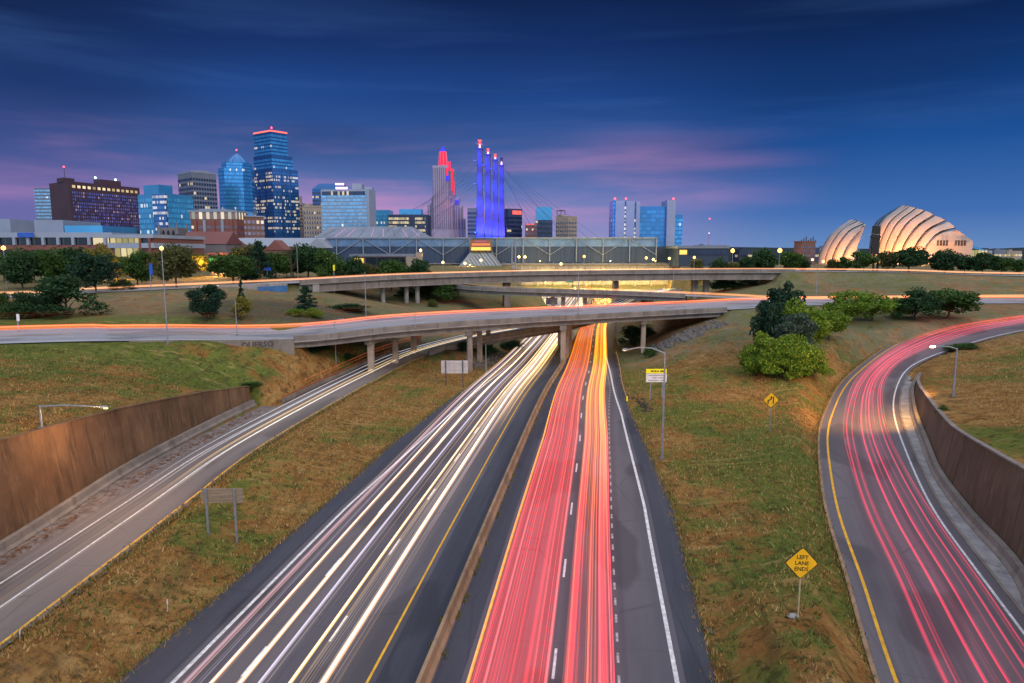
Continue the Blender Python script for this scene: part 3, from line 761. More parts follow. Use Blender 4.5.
# W-beam guard rail with yellow end on the right shoulder under the flyover
gpath = [p for p in main if 108 < p.y < 158]
root = thing("guard_rail", gpath[0]+Vector((13, 0, 0)), "guard rail with a yellow end on the right highway shoulder under the flyover", "guard rail")
go_ = lambda y: offR_e(y)-.15
m = MB(); m.sweep(gpath, lambda i: [(go_(gpath[i].y)+a, h) for a, h in ((0,.48),(-.05,.56),(0,.64),(-.05,.72),(0,.80),(.06,.80),(.06,.48))]); m.build("rail", rough_mat("tan_rail", (.30,.22,.12), (.45,.34,.2), 1.5, .6), root)
for i in range(0, len(gpath), 1):
    m = MB(); q = gpath[i]+normals(gpath)[i]*(go_(gpath[i].y)+.16); m.box((q.x, q.y, .38), (.15, .15, .84)); m.build("post", M_BARK, root)
q = gpath[0]+normals(gpath)[0]*go_(gpath[0].y)
m = MB(); m.box((q.x, q.y-.25, .55), (.22, .2, .8)); m.build("end_marker", M_SIGNLY, root)
# ------------------------------------------------------------------ light of passing vehicles (slim glowing filaments at lamp height)
class TR:
    def __init__(s): s.v = []; s.f = []; s.c = []
    def fil(s, path, off, z, w, h, col, i0=0, i1=None, fade=6):
        """one filament: path + lateral offset, height z, width w, colour = f(point, t)"""
        i1 = len(path) if i1 is None else min(i1, len(path)); nor = normals(path); o0 = len(s.v); n = i1-i0
        if n < 3: return
        for k, i in enumerate(range(i0, i1)):
            o = off(path[i], i) if callable(off) else off
            c = path[i]+nor[i]*o; t = k/(n-1); q = col(path[i], t) if callable(col) else col
            e = min(1, k/fade if i0 > 0 else 1, (n-1-k)/fade if i1 < len(path) else 1)
            for a, b2 in ((-w/2, 0), (0, h/2), (w/2, 0), (0, -h/2)):
                f_ = e*(1.55 if a == 0 else .06); s.v.append((c.x+nor[i].x*a*1.35, c.y+nor[i].y*a*1.35, c.z+z+b2)); s.c.append((q[0]*f_, q[1]*f_, q[2]*f_, 1))
        for k in range(n-1):
            for j in range(4):
                s.f.append((o0+k*4+j, o0+k*4+(j+1) % 4, o0+(k+1)*4+(j+1) % 4, o0+(k+1)*4+j))
    def build(s, name):
        me = bpy.data.meshes.new(name); me.from_pydata(s.v, [], s.f); me.materials.append(M_TRAIL)
        a = me.attributes.new('glow', 'FLOAT_COLOR', 'POINT'); a.data.foreach_set('color', np.array(s.c, np.float32).ravel()); me.update()
        o = bpy.data.objects.new(name, me); COL.objects.link(o); return o
U = random.uniform
def mul(c, k): return (c[0]*k, c[1]*k, c[2]*k)
def mixc(a, c, t): t = max(0, min(1, t)); return tuple(a[k]*(1-t)+c[k]*t for k in range(3))
mi = [i for i, p in enumerate(main) if -30 < p.y < 445]; M0, M1 = mi[0], mi[-1]
mainT = main[M0:M1]
shiftR = lerp_tab([(0,0),(85,0),(205,-2.7),(500,-2.7)])
GW, GL = "white light streaks on the left carriageway", "red light streaks on the right carriageway"
def trail(label, fils, group, path):
    t = TR()
    for f in fils: t.fil(path, *f)
    return tag(t.build("light_trail"), label, "light trail", group)
WH, WARM, ORG, LIL = (.58,.47,.37), (.60,.42,.24), (.50,.22,.06), (.26,.26,.40)
def wk(off, w, core=WH, edge=ORG, z=.68):
    d = lambda p, i: off+.10*math.sin(p.y*.021+off)
    return [(d, z, w, .12, core), (d, z+.02, w*.45, .08, mul(core, .8)), (lambda p, i: d(p, i)+w*.62, z-.03, .07, .06, edge), (lambda p, i: d(p, i)-w*.55, z-.02, .05, .05, mul(edge, .7))]
trail("broad white light streak, leftmost strong one on the left carriageway", wk(-11.35, .15, (.55,.43,.34)), GW, mainT)
trail("white light streak with a warm rim, second strong one from the left edge line", wk(-9.65, .19, (.56,.44,.33)), GW, mainT)
trail("yellow rimmed white light streak, third strong one from the left edge line", wk(-7.0, .15, (.58,.44,.30), (.55,.30,.04)), GW, mainT)
trail("widest bright white light streak, nearest to the concrete median", wk(-5.35, .27), GW, mainT)
trail("lilac faint light streak along the dashed line of the left carriageway", wk(-8.55, .16, (.20,.20,.30), (.22,.14,.12)), GW, mainT)
trail("pinkish faint light streak closest to the left white edge line", wk(-12.7, .30, (.13,.08,.09), (.20,.07,.05)), GW, mainT)
t = TR()
for k in range(52):
    o = random.choice([U(-13.2,-10.6), U(-9.9,-7.3), U(-6.6,-4.4), U(-6.4,-4.6), U(-12.0,-9.2)])
    c = random.choice([(.28,.22,.17), (.20,.18,.24), (.34,.17,.06), (.22,.09,.08), (.36,.27,.16), (.26,.23,.20)])
    i0 = 0 if random.random() < .55 else random.randint(0, 60); i1 = None if random.random() < .7 else random.randint(60, len(mainT))
    a = U(-.6,.6); ph = U(0,6)
    near = U(.05, .38); boost = U(.7, 1.7)
    t.fil(mainT, lambda p, i, o=o, a=a, ph=ph: o+a*.4*math.sin(p.y*.018+ph), U(.45,1.0), U(.03,.09), .05,
          lambda p, t_, c=c, near=near, boost=boost: mul(c, near+(boost-near)*max(0, min(1, (p.y-52)/75))), i0, i1)
for k in range(10):   # warm wash close to the median farther away
    t.fil(mainT, U(-6.4,-3.6), U(.4,.7), U(.12,.3), .08, lambda p, t_: mul((.55,.34,.12), max(0, min(1, (p.y-85)/90))))
tag(t.build("light_streaks"), "many fine white and amber light streaks filling the left carriageway", "light streaks", kind='stuff')

REDc, PINK, ORR, YEL2 = (1,.03,.035), (1,.13,.12), (1,.17,.02), (1,.42,.0)
t = TR()
for k in range(15):      # the dense glow of the left lane
    o = 2.75+4.0*(k+.5)/15
    t.fil(mainT, lambda p, i, o=o: o+shiftR(p.y), .72+.02*(k % 3), .40, .05, lambda p, t_: mul(mixc(mixc((1,.02,.02), (1,.08,.04), (p.y-50)/55), ORR, (p.y-95)/90), .118))
for k in range(56):
    o = 2.7+4.2*random.random()**.9; base = random.choice([REDc, (1,.09,.11), REDc, (1,.16,.12)]); s_ = U(.04,.20); a = U(-.3,.3); ph = U(0,6); yl = random.random() < .30
    i0 = 0 if random.random() < .6 else random.randint(0, 50)
    t.fil(mainT, lambda p, i, o=o, a=a, ph=ph: o+shiftR(p.y)+a*.4*math.sin(p.y*.02+ph), U(.5,1.05), U(.025,.10), .05,
          lambda p, t_, base=base, s_=s_, yl=yl: mul(mixc(base, YEL2 if yl else ORR, (p.y-75)/85), s_), i0)
tag(t.build("light_streaks"), "dense red and pink light streaks filling the lane beside the median barrier", "light streaks", kind='stuff')
t = TR()
for k in range(11):
    o = 7.75+2.75*(k+.5)/11
    t.fil(mainT, lambda p, i, o=o: o+shiftR(p.y), .70, .36, .05, lambda p, t_: mul(mixc(mixc((1,.04,.045), (1,.10,.07), (p.y-40)/30), (1,.30,.0), (p.y-72)/70), .030+.085*max(0, min(1, (p.y-45)/60))))
for k in range(62):
    o = random.choice([U(7.8,8.4), U(9.4,10.4), U(9.6,10.4), U(7.7,10.6)]); yl = random.random() < .5; s_ = U(.07,.32); a = U(-.3,.3); ph = U(0,6)
    base = (1,.30,.03) if (yl and random.random() < .2) else random.choice([REDc, (1,.07,.10), PINK])
    i0 = 0 if random.random() < .65 else random.randint(0, 40)
    t.fil(mainT, lambda p, i, o=o, a=a, ph=ph: o+shiftR(p.y)+a*.5*math.sin(p.y*.02+ph), U(.5,1.0), U(.03,.11), .05,
          lambda p, t_, base=base, s_=s_, yl=yl: mul(mixc(base, YEL2 if yl else ORR, (p.y-(44 if yl else 84))/60), s_*(.5+.5*max(0, min(1, (p.y-40)/35)))*(1.25 if yl and p.y > 60 else 1)), i0)
tag(t.build("light_streaks"), "red and yellow light streaks filling the lane left of the short white dashes", "light streaks", kind='stuff')
def rk(off, w, c=REDc, far=ORR, s_=.45, rim=(1,.35,.12)):
    d = lambda p, i: off+shiftR(p.y)+.06*math.sin(p.y*.03+off)
    f = lambda p, t_: mul(mixc(c, far, (p.y-80)/80), s_)
    return [(d, .8, w, .09, f), (lambda p, i: d(p, i)-w*.6, .8, .06, .06, lambda p, t_: mul(mixc(rim, YEL2, (p.y-60)/60), s_*.9))]
trail("orange rimmed red light streak, leftmost on the right carriageway", rk(2.65, .10, (1,.20,.12), YEL2, .42, (1,.45,.10)), GL, mainT)
trail("pale pink light streak inside the dense red lane beside the median", rk(3.6, .09, (1,.22,.22), ORR, .30, PINK), GL, mainT)
trail("pink rimmed red light streak on the right side of the dense red lane", rk(6.75, .10, (1,.20,.20), ORR, .36, PINK), GL, mainT)
trail("deep red light streak with yellow thread, right of the long white lane dashes", rk(8.05, .22, REDc, YEL2, .34, (1,.30,.06)), GL, mainT)
trail("yellow light streak in the middle of the lane beside the short dashes", rk(9.1, .08, (1,.12,.05), YEL2, .36, (1,.20,.03)), GL, mainT)
trail("broad crimson light streak nearest to the short white dashes", rk(9.95, .26, REDc, (1,.45,.03), .36, PINK), GL, mainT)
trail("thin red light streak touching the short white dashes", rk(10.55, .05, (1,.03,.05), (1,.5,.02), .5, REDc), GL, mainT)

# right ramp
RT = [i for i, p in enumerate(rcen) if p.y > 6]
rp = rcen
GR = "crimson light streaks on the curved right ramp"
CR, CR2 = (1,.018,.075), (1,.06,.14)
def rr(o, w, s_, drift=0.0, c=CR):
    d = lambda p, i: o(i)+drift*math.sin(i*.03)
    f = lambda p, t_: mul(c, s_)
    return [(d, .75, w, .09, f), (lambda p, i: d(p, i)+w*.7, .78, w*.35, .06, lambda p, t_: mul(CR2, s_*.8))]
lane = lambda a, near: (lambda i: (-hw[i]+near if rp[i].y < 60 else (-hw[i]+near)+( -hw[i]+a*2*hw[i]-(-hw[i]+near))*min(1, (rp[i].y-60)/60)))
trail("leftmost crimson light streak on the curved ramp", rr(lane(.24, 2.3), .12, .30), GR, rp)
trail("crimson light streak close beside the leftmost one on the curved ramp", rr(lane(.31, 2.75), .08, .24, .1), GR, rp)
trail("broad double crimson light streak along the middle of the curved ramp", rr(lane(.42, 4.3), .15, .36), GR, rp)
trail("bright crimson light streak right of the middle of the curved ramp", rr(lane(.52, 5.5), .11, .34), GR, rp)
trail("crimson light streak nearest the right white line of the curved ramp", rr(lane(.66, 6.75), .10, .30, .1), GR, rp)
trail("thin crimson light streak at the far right of the curved ramp", rr(lane(.75, 7.6), .05, .22), GR, rp)
t = TR()
for k in range(40):
    near = random.choice([U(2.0,3.2), U(4.0,5.0), U(5.2,7.8), U(2,8)]); a = .14+.66*(near-2)/6+U(-.06,.06)
    s_ = U(.02,.11); i0 = random.choice([0, 0, random.randint(0, 110), random.randint(60, 120)]); f_ = lane(a, near); dr = U(-.2,.2); ph = U(0,6)
    t.fil(rp, lambda p, i, f_=f_, dr=dr, ph=ph: f_(i)+dr*math.sin(i*.05+ph), U(.5,1.1), U(.04,.16), .06,
          lambda p, t_, s_=s_: mul(mixc(CR, (1,.09,.13), (p.y-80)/60), s_*(1 if p.y < 100 else 1.35)), i0)
for k in range(9):
    f_ = lane(.2+.055*k, 2.3+.5*k)
    t.fil(rp, lambda p, i, f_=f_: f_(i), .7, .55, .05, lambda p, t_: mul((1,.05,.10), .006+.075*max(0, min(1, (p.y-85)/50))))
for k in range(4):
    t.fil(rp, lambda p, i, k=k: -hw[i]+.6+.3*k, 2.0+.7*k, .05, .05, lambda p, t_: mul((1,.05,.06), .16*max(0, min(1, (p.y-125)/15))), 60)
tag(t.build("light_streaks"), "fine crimson light streaks spread over the curved right ramp", "light streaks", kind='stuff')
# left ramp
GE = "white and amber light streaks on the left ramp"
lp = [p for p in ramp if p.y > -20]
fadein = lambda c: (lambda p, t_: mul(c, .07+.93*max(0, min(1, (p.y-62)/30))))
trail("amber light streak along the middle of the left ramp", [(.35, .7, .14, .09, fadein((.62,.36,.12))), (.62, .72, .06, .05, fadein((.60,.45,.2)))], GE, lp)
trail("white light streak nearest the grass on the left ramp", [(1.35, .7, .12, .09, fadein((.60,.56,.50))), (1.15, .7, .04, .05, fadein((.5,.36,.14)))], GE, lp)
trail("white light streak left of the amber one on the left ramp", [(-.75, .7, .10, .08, fadein((.50,.48,.50)))], GE, lp)
trail("pale light streak nearest the wall on the left ramp", [(-2.2, .7, .09, .08, fadein((.42,.42,.46)))], GE, lp)
trail("thin red light streak high along the far part of the left ramp", [(-3.3, 2.6, .07, .07, lambda p, t_: mul((.32,.03,.02), max(0, min(1, (p.y-95)/20)))), (-3.0, 2.2, .05, .05, lambda p, t_: mul((.26,.04,.01), max(0, min(1, (p.y-100)/20))))], GE, lp)
# flyovers
def band(label, path, o0, o1, n_, cols, s0, s1, zr=(.5,1.1), w=(.05,.2)):
    t = TR()
    for k in range(n_):
        o = U(o0, o1); c = random.choice(cols); s_ = U(s0, s1); a = U(-.4,.4); ph = U(0,6)
        t.fil(path, lambda p, i, o=o, a=a, ph=ph: o+a*math.sin(p.x*.02+ph), U(*zr), U(*w), .09, mul(c, s_))
    return tag(t.build("light_streaks"), label, "light streaks", kind='stuff')
fpath = [p for p in ffront if -180 < p.x < 240]
band("salmon light streaks along the nearest flyover", fpath, -18.8, -14.6, 44, [(1,.13,.05), (1,.22,.08), (1,.08,.05), (1,.30,.12)], .05, .20)
band("faint thin red light streaks high above the nearest flyover", fpath, -19, -16, 4, [(1,.06,.05)], .015, .035, (2.6,4.0), (.05,.06))
band("peach light streaks along the far flyover", [p for p in upper if -180 < p.x < 300], -9.5, -5.0, 40, [(1,.36,.15), (1,.50,.24), (1,.20,.10), (1,.62,.34)], .05, .17)
band("amber and red light streaks along the middle flyover", [p for p in midr if p.x > 20]+[Vector((110,205,8.9)), Vector((150,214,8.7)), Vector((220,222,8.6))], -6.5, -1.5, 26, [(1,.40,.12), (1,.22,.10), (1,.55,.22)], .08, .24)
band("faint pale light streaks on the left part of the middle flyover", [p for p in midr if p.x < 22], -6.0, -2, 8, [(1,.6,.3)], .03, .08)

# ------------------------------------------------------------------ lamps and poles
def street_lamp(px, py, top_py, label, arm=None, lit=None, r=.11, Y=None, name="street_lamp", cat="street lamp", group=None, z=None, col=G_SODIUM, en=0, head=.42, lcol=(1,.62,.25)):
    if Y: g = Q(px, py, Y); g.z = gz(g.x, g.y) if z is None else z
    else: g = ground(px, py)
    top = Q(px, top_py, g.y).z
    root = thing(name, g, label, cat, group)
    m = MB(); m.tube([g-Vector((0,0,.2)), Vector((g.x, g.y, top))], r, 8, r*.6); m.build("pole", M_STEEL, root)
    m = MB(); m.box((g.x, g.y, g.z+.12), (r*4, r*4, .3)); m.build("base", M_CONC, root)
    tip = Vector((g.x, g.y, top))
    if arm:
        e = Vector((g.x+arm[0], g.y+arm[1], top+arm[2]))
        pts = [tip-Vector((0,0,.15)), tip.lerp(e, .35)+Vector((0,0,arm[3])), tip.lerp(e, .7)+Vector((0,0,arm[3]*.9)), e]
        m = MB(); m.tube(pts, r*.55, 7, r*.4); m.build("arm", M_STEEL, root); tip = e
        d_ = (Vector((arm[0], arm[1], 0))).normalized(); an = math.atan2(d_.y, d_.x)
        m = MB(); m.box((e.x+d_.x*head*.6, e.y+d_.y*head*.6, e.z), (head*1.5, head*.62, .16), an); m.box((e.x+d_.x*head*.6, e.y+d_.y*head*.6, e.z+.1), (head*1.1, head*.4, .08), an); h = m.build("lamp_head", M_STEEL, root)
        if lit:
            m = MB(); m.box((e.x+d_.x*head*.7, e.y+d_.y*head*.7, e.z-.12), (head*.8, head*.42, .07), an); m.build("bulb", col, h)
            tip = e+d_*head*.7-Vector((0,0,.55))
    elif lit:
        m = MB(); m.tube([(g.x, g.y, top-.1), (g.x, g.y, top+.12)], r*1.4, 8); h = m.build("lamp_head", M_STEEL, root)
        m = MB(); m.sphere((g.x, g.y, top+.12+lit), lit, 10); m.build("bulb", col, h); tip = Vector((g.x, g.y, top+.3+lit*2))
    if en: lamp_light("lamp_light", tip, en, lcol, root, .3)
    return root
street_lamp(662, 460, 352, "tall pale street lamp with a long left arm beside the yellow topped sign", arm=(-4.3,.2,.25,.35), lit=True, r=.14, en=700, col=G_DIM)
rl = street_lamp(953, 397, 348, "short leaning lamp post on the brown slope above the curved right wall", arm=(-2.9,.3,.15,.12), lit=True, r=.15, en=0, col=G_DIM)
q = ground(953, 397); qt = Q(935, 345, q.y)
lamp_light("lamp_light", qt-Vector((0,0,.5)), 27000, (1,.47,.10), rl, .6, R(125), (44, 107, 0))
lw = street_lamp(42, 430, 405, "low lamp post with a long level arm on top of the left brown wall", arm=(6.2,-.6,-.05,.05), lit=True, r=.13, en=2800, col=G_WARM, lcol=(1,.55,.24))
street_lamp(168, 345, 251, "tall slim street lamp with a glowing orange top beside the left road", lit=.30, r=.11, en=700)
street_lamp(237, 336, 299, "unlit thin pole rising from the left road before a yellow green bush", r=.09, name="pole", cat="pole")
street_lamp(336, 364, 322, "thin grey pole with short bent top in front of the near flyover, left part", arm=(1.2,.1,.5,.25), r=.10, name="pole", cat="pole")
street_lamp(366, 314, 272, "slim lamp pole behind the near flyover, left of three pale piers", Y=168, r=.13, name="pole", cat="pole")
street_lamp(415, 323, 313, "short dark post on the parapet of the near flyover", Y=124.5, z=9.6, r=.06, name="pole", cat="pole")
street_lamp(578, 320, 272, "slim pole standing on the near flyover above the red lanes", Y=149, z=9.9, r=.10, name="pole", cat="pole")
street_lamp(486, 376, 344, "thin sign pole on the gravel beside the white lanes under the flyover", r=.09, name="pole", cat="pole")
street_lamp(816, 294, 268, "slim pole behind the right shrubs, beside the end of the far flyover", Y=212, r=.12, name="pole", cat="pole")
street_lamp(673, 290, 258, "slim pole between the far flyover and the middle flyover, under a lit lamp", Y=236, r=.12, name="pole", cat="pole")
street_lamp(512, 272, 240, "thick grey mast on the far flyover in front of the blue pylons", Y=246, z=17, r=.30, name="pole", cat="pole")
street_lamp(515.5, 272, 239, "second thick grey mast on the far flyover, right of its twin", Y=248, z=17, r=.30, name="pole", cat="pole")
street_lamp(858, 268, 239, "curved street lamp before the round shell hall, left of the black pylon sign", Y=262, arm=(6.5,0,1.6,.9), r=.13, z=14.5)
street_lamp(298, 278, 247, "slim pale pole among the trees left of the convention hall", Y=225, r=.14, name="pole", cat="pole")
street_lamp(732, 268, 253, "bright sodium street lamp at the right end of the convention hall", Y=300, lit=.85, r=.14, z=14.5, en=1200)
street_lamp(779, 268, 253, "bright amber street lamp between the round trees on the right", Y=300, lit=.95, r=.14, z=14.5, en=1200)
street_lamp(7, 285, 250.5, "yellow street lamp at the far left edge before the long white roofed building", Y=185, lit=.55, r=.14, en=900)
street_lamp(694, 268, 259, "small lamp glowing inside a tree right of the convention hall", Y=292, lit=.55, r=.10, z=14.5, en=700)
street_lamp(812, 268, 261, "small white lamp low beside the brick tower on the right", Y=330, lit=.55, r=.10, z=14.5, col=G_WARM)
street_lamp(823, 268, 263, "small white lamp at the foot of the left shell", Y=345, lit=.6, r=.10, z=14.5, col=G_WARM, en=1200)
GLF = "lamps along the front of the convention hall"
for px_, py_, nm in ((421,252,"single lamp above the tan annex, leftmost before the hall"), (443,264,"leftmost low lamp before the hall, beside the dark round tree"), (465,265,"low lamp left of the glass pyramid entrance"),
                     (481,262,"bright lamp at the foot of the glass pyramid entrance"), (519,258.5,"lamp just right of the twin grey masts"), (525,258.5,"lamp a little farther right of the twin grey masts"), (561,265.5,"low lamp in the middle of the hall front"),
                     (584,258,"lamp before the hall, under the sixth truss triangle"), (646,259.5,"pale green lamp near the right end of the hall"), (653,261,"warm lamp beside the pale green one at the right end of the hall"), (669,260,"last lamp at the right end of the hall front")):
    street_lamp(px_, 270, py_, nm, Y=322+(px_ % 5), lit=.62, r=.10, z=14.5, group=GLF, col=G_WARM if px_ % 2 else G_SODIUM, en=1300, lcol=(1,.62,.10))
for px_, py_, tp, Y_, nm in ((650.5,284,279,290,"lamp shining under the far flyover above the grass bank"), (576,284,279.5,300,"lamp under the far flyover by the green road sign")):
    street_lamp(px_, py_, tp, nm, Y=Y_, lit=.5, r=.08, en=2500, lcol=(1,.78,.30), col=G_WARM)

# ------------------------------------------------------------------ signs
def diamond(px, py_base, px_c, py_c, half, label, art, post_mat, tilt=0.0):
    g = ground(px, py_base); c = Q(px_c, py_c, g.y); root = thing("warning_sign", g, label, "road sign")
    m = MB(); m.tube([g-Vector((0,0,.2)), Vector((c.x-.0, c.y+.05, c.z-half*.2))], .05, 8); m.build("post", post_mat, root)
    rot = Matrix.Rotation(tilt, 4, 'Y')
    def pt(x, z, y): q = rot @ Vector((x, 0, z)); return (c.x+q.x, c.y+y, c.z+q.z)
    def ring(h, y0, y1, m, k=.12):
        pts = []
        for a in range(4):
            cx_, cz_ = [(0,-1),(1,0),(0,1),(-1,0)][a]; nx_, nz_ = [(0,-1),(1,0),(0,1),(-1,0)][(a+1) % 4]; lx_, lz_ = [(0,-1),(1,0),(0,1),(-1,0)][(a-1) % 4]
            pts += [(h*(cx_*(1-k)+lx_*k), h*(cz_*(1-k)+lz_*k)), (h*(cx_*(1-k*.3)+(lx_+nx_)*k*.0), h*(cz_*(1-k*.3))), (h*(cx_*(1-k)+nx_*k), h*(cz_*(1-k)+nz_*k))]
        n_ = len(pts); vs = [pt(x, z, y0) for x, z in pts]+[pt(x, z, y1) for x, z in pts]
        m.add(vs, [tuple(range(n_)), tuple(range(2*n_-1, n_-1, -1))]+[(i, n_+i, n_+(i+1) % n_, (i+1) % n_) for i in range(n_)])
        return m
    ring(half, -.02, .02, MB()).build("border", M_BLACK, root)
    panel = ring(half*.94, -.035, -.022, MB()).build("panel", M_SIGNY, root)
    art(root, pt, half); return root
def text_mesh(body, size, mat, name, parent, loc, rot, thick=.012, align='CENTER', bold=.0):
    cu = bpy.data.curves.new(name, 'FONT'); cu.body = body; cu.size = size; cu.align_x = align; cu.align_y = 'CENTER'; cu.extrude = thick/2; cu.offset = bold; cu.resolution_u = 2
    o = bpy.data.objects.new(name, cu); COL.objects.link(o)
    dg = bpy.context.evaluated_depsgraph_get(); me = bpy.data.meshes.new_from_object(o.evaluated_get(dg)); bpy.data.objects.remove(o)
    me.name = name; me.materials.clear(); me.materials.append(mat)
    k = bpy.data.objects.new(name, me); COL.objects.link(k); off = Vector((0,0,0)); q = parent
    while q is not None: off += q.location; q = q.parent
    k.location = Vector(loc)-off; k.rotation_euler = rot; k.parent = parent; return k
def art_text(root, pt, half):
    for i, w_ in enumerate(("LEFT", "LANE", "ENDS")):
        text_mesh(w_, half*.34, M_BLACK, "lettering", root, pt(half*.01, half*(.36-.36*i), -.045), (math.pi/2, .06, 0), bold=.003)
def art_merge(root, pt, half):
    h = half
    def poly(pts):
        m = MB(); vs = [pt(x*h, z*h, -.055) for x, z in pts]+[pt(x*h, z*h, -.037) for x, z in pts]; n_ = len(pts)
        m.add(vs, [tuple(range(n_)), tuple(range(2*n_-1, n_-1, -1))]+[(i, n_+i, n_+(i+1) % n_, (i+1) % n_) for i in range(n_)]); return m
    poly([(.22,-.46),(.34,-.46),(.34,.44),(.22,.44)]).build("lane_symbol", M_BLACK, root)
    poly([(-.42,-.46),(-.28,-.46),(-.28,-.14),(.10,.14),(.10,.30),(.17,.30),(.03,.52),(-.11,.30),(-.04,.30),(-.04,.20),(-.42,-.06)]).build("lane_symbol", M_BLACK, root)
diamond(798, 617, 801.5, 563, 1.02, "amber diamond road sign reading LEFT LANE ENDS on a pale post in the grass", art_text, rough_mat("pale_wood_post", (.38,.28,.17), (.5,.38,.24), 2, .8), .04)
g = ground(795, 619); m = MB(); m.sphere((g.x-.12, g.y, g.z+.05), .32, 10, (1.2,.8,.5)); tag(m.build("concrete_lump", M_CONCL, loc=g), "pale lump of concrete at the foot of the LEFT LANE ENDS sign", "concrete lump")
diamond(770, 433, 771, 400, 1.04, "amber diamond road sign with a black merging lanes symbol on a steel post", art_merge, M_STEEL)
def board(px0, px1, py0, py1, posts, label, mat, name="road_sign", back=False, boards=1, post_mat=None):
    g = ground(*posts[0]); Y = g.y; root = thing(name, g, label, "road sign")
    a, c = Q(px0, py0, Y), Q(px1, py1, Y)
    for k in range(boards):
        z1 = a.z+(c.z-a.z)*k/boards; z0 = a.z+(c.z-a.z)*(k+1)/boards
        m = MB(); m.box(((a.x+c.x)/2, Y-(.09 if not back else -.09), (z0+z1)/2), (c.x-a.x, .05, abs(z1-z0)-(.03 if boards > 1 else 0))); m.build("board" if boards > 1 else "panel", mat, root)
    for (bx, by) in posts:
        q = Q(bx, by, Y); m = MB(); z0 = gz(q.x, Y)
        m.box((q.x, Y, (z0-.2+a.z-.05)/2), (.16, .12, a.z-.05-z0+.2)); m.build("post", post_mat or M_STEEL, root)
    return root, a, c, Y
board(200, 243, 488.5, 503.5, [(208.5, 535), (237, 542)], "brown boarded back of a road sign on two posts beside the left ramp", M_PLANK, back=True, boards=6)
board(441, 468, 360.5, 373.5, [(446, 386), (463, 390)], "pale blank back of a road sign near the pier in the middle grass", M_ALU, back=True, boards=4, post_mat=M_DSTEEL)
ro, a, c, Yb = board(646, 666.5, 373.5, 382, [(650, 401), (662, 400)], "white road sign with a yellow top panel beside the tall right lamp", M_SIGNW)
a2, c2 = Q(646, 368.8, Yb), Q(666.5, 373.2, Yb)
m = MB(); m.box(((a2.x+c2.x)/2, Yb-.09, (a2.z+c2.z)/2), (c2.x-a2.x, .05, a2.z-c2.z)); m.build("top_panel", M_SIGNLY, ro)
for q in (ro.location.x+.0,):
    for k, (x0, x1) in enumerate(((.24,.36),(.40,.50),(.54,.62),(.68,.90))):
        m = MB(); m.box((a2.x+(c2.x-a2.x)*(x0+x1)/2, Yb-.122, (a2.z+c2.z)/2), ((c2.x-a2.x)*(x1-x0), .012, .22)); m.build("lettering", M_BLACK, ro)
    gm = rough_mat("grey_print", (.28,.26,.27), (.34,.32,.33), 2, .7)
    for r_, segs in enumerate((((.12,.9),), ((.3,.52),(.58,.86)), ((.12,.62),(.7,.92)))):
        for (x0, x1) in segs:
            m = MB(); m.box((a.x+(c.x-a.x)*(x0+x1)/2, Yb-.122, a.z-(.2+.3*r_)*(a.z-c.z)), ((c.x-a.x)*(x1-x0), .012, .14)); m.build("lettering", gm, ro)
def small_sign(px0, px1, py0, py1, base, Y, mat, label, z=None):
    g = Q(*base, Y); g.z = gz(g.x, Y) if z is None else z; root = thing("road_sign", g, label, "road sign")
    a, c = Q(px0, py0, Y), Q(px1, py1, Y)
    m = MB(); m.box(((a.x+c.x)/2, Y-.08, (a.z+c.z)/2), (c.x-a.x, .06, a.z-c.z)); m.build("panel", mat, root)
    m = MB(); m.box((g.x, Y, (g.z-.3+a.z-.1)/2), (.18, .1, a.z-.1-g.z+.3)); m.build("post", M_STEEL, root)
small_sign(149, 153, 263.5, 275, (151, 287), 178, M_BLUESIGN, "narrow blue banner sign on a pole beside the far left road")
small_sign(264, 271, 267, 270.5, (267.5, 278), 215, M_BLUESIGN, "small blue road sign beneath a dark conifer")
small_sign(333, 335, 265, 270.5, (334, 277), 208, M_SIGNLY, "small yellow marker sign beside the far flyover")
small_sign(16.5, 20, 314, 321, (18.5, 329), 116, M_SIGNW, "small white sign by the dark bush on the far left")
small_sign(566, 573.5, 279.5, 282.5, (570, 285), 330, M_GREENSIGN, "green road sign glowing under the far flyover", z=9)
small_sign(546, 557.5, 297.5, 304.5, (552, 307), 262, rough_mat("grey_sign_back", (.14,.13,.17), (.2,.19,.23), 1, .6), "grey back of a road sign seen under the middle flyover", z=2)
for (bx, by, tp, nm) in ((167.5, 613, 600, "thin orange marker stake in the median grass by the white lanes"), (20, 643, 630, "thin pale marker stake at the lower left edge of the ramp")):
    g = ground(bx, by); m = MB(); t_ = Q(bx-.3, tp, g.y); m.tube([g-Vector((0,0,.1)), t_], .035, 6, .03)
    r_ = thing("marker_stake", g, nm, "stake"); m.build("stake", rough_mat("pale_stake", (.45,.38,.32), (.55,.48,.4), 2, .8), r_)
    m = MB(); m.tube([t_.lerp(g, .35), t_+Vector((0,0,.02))], .043, 6); m.build("reflector_band", M_SIGNW, r_)
# red traffic lights under the far flyover
for k, (px_, nm) in enumerate(((573, "left red traffic light under the far flyover"), (583, "middle red traffic light under the far flyover"), (592, "right red traffic light under the far flyover"))):
    q = Q(px_, 278.6, 306); root = thing("traffic_light", q, nm, "traffic light", "red traffic lights under the far flyover")
    m = MB(); m.box((q.x, q.y+.3, q.z-.4), (.6, .4, 1.6)); m.build("housing", M_BLACK, root)
    m = MB(); m.tube([(q.x, q.y+.08, q.z), (q.x, q.y-.02, q.z)], .42, 10); m.build("lens", G_RED, root)
    m = MB(); m.tube([(q.x, q.y+.5, gz(q.x, q.y+.5)-.2), (q.x, q.y+.5, q.z+.4)], .1, 6); m.build("pole", M_DSTEEL, root)
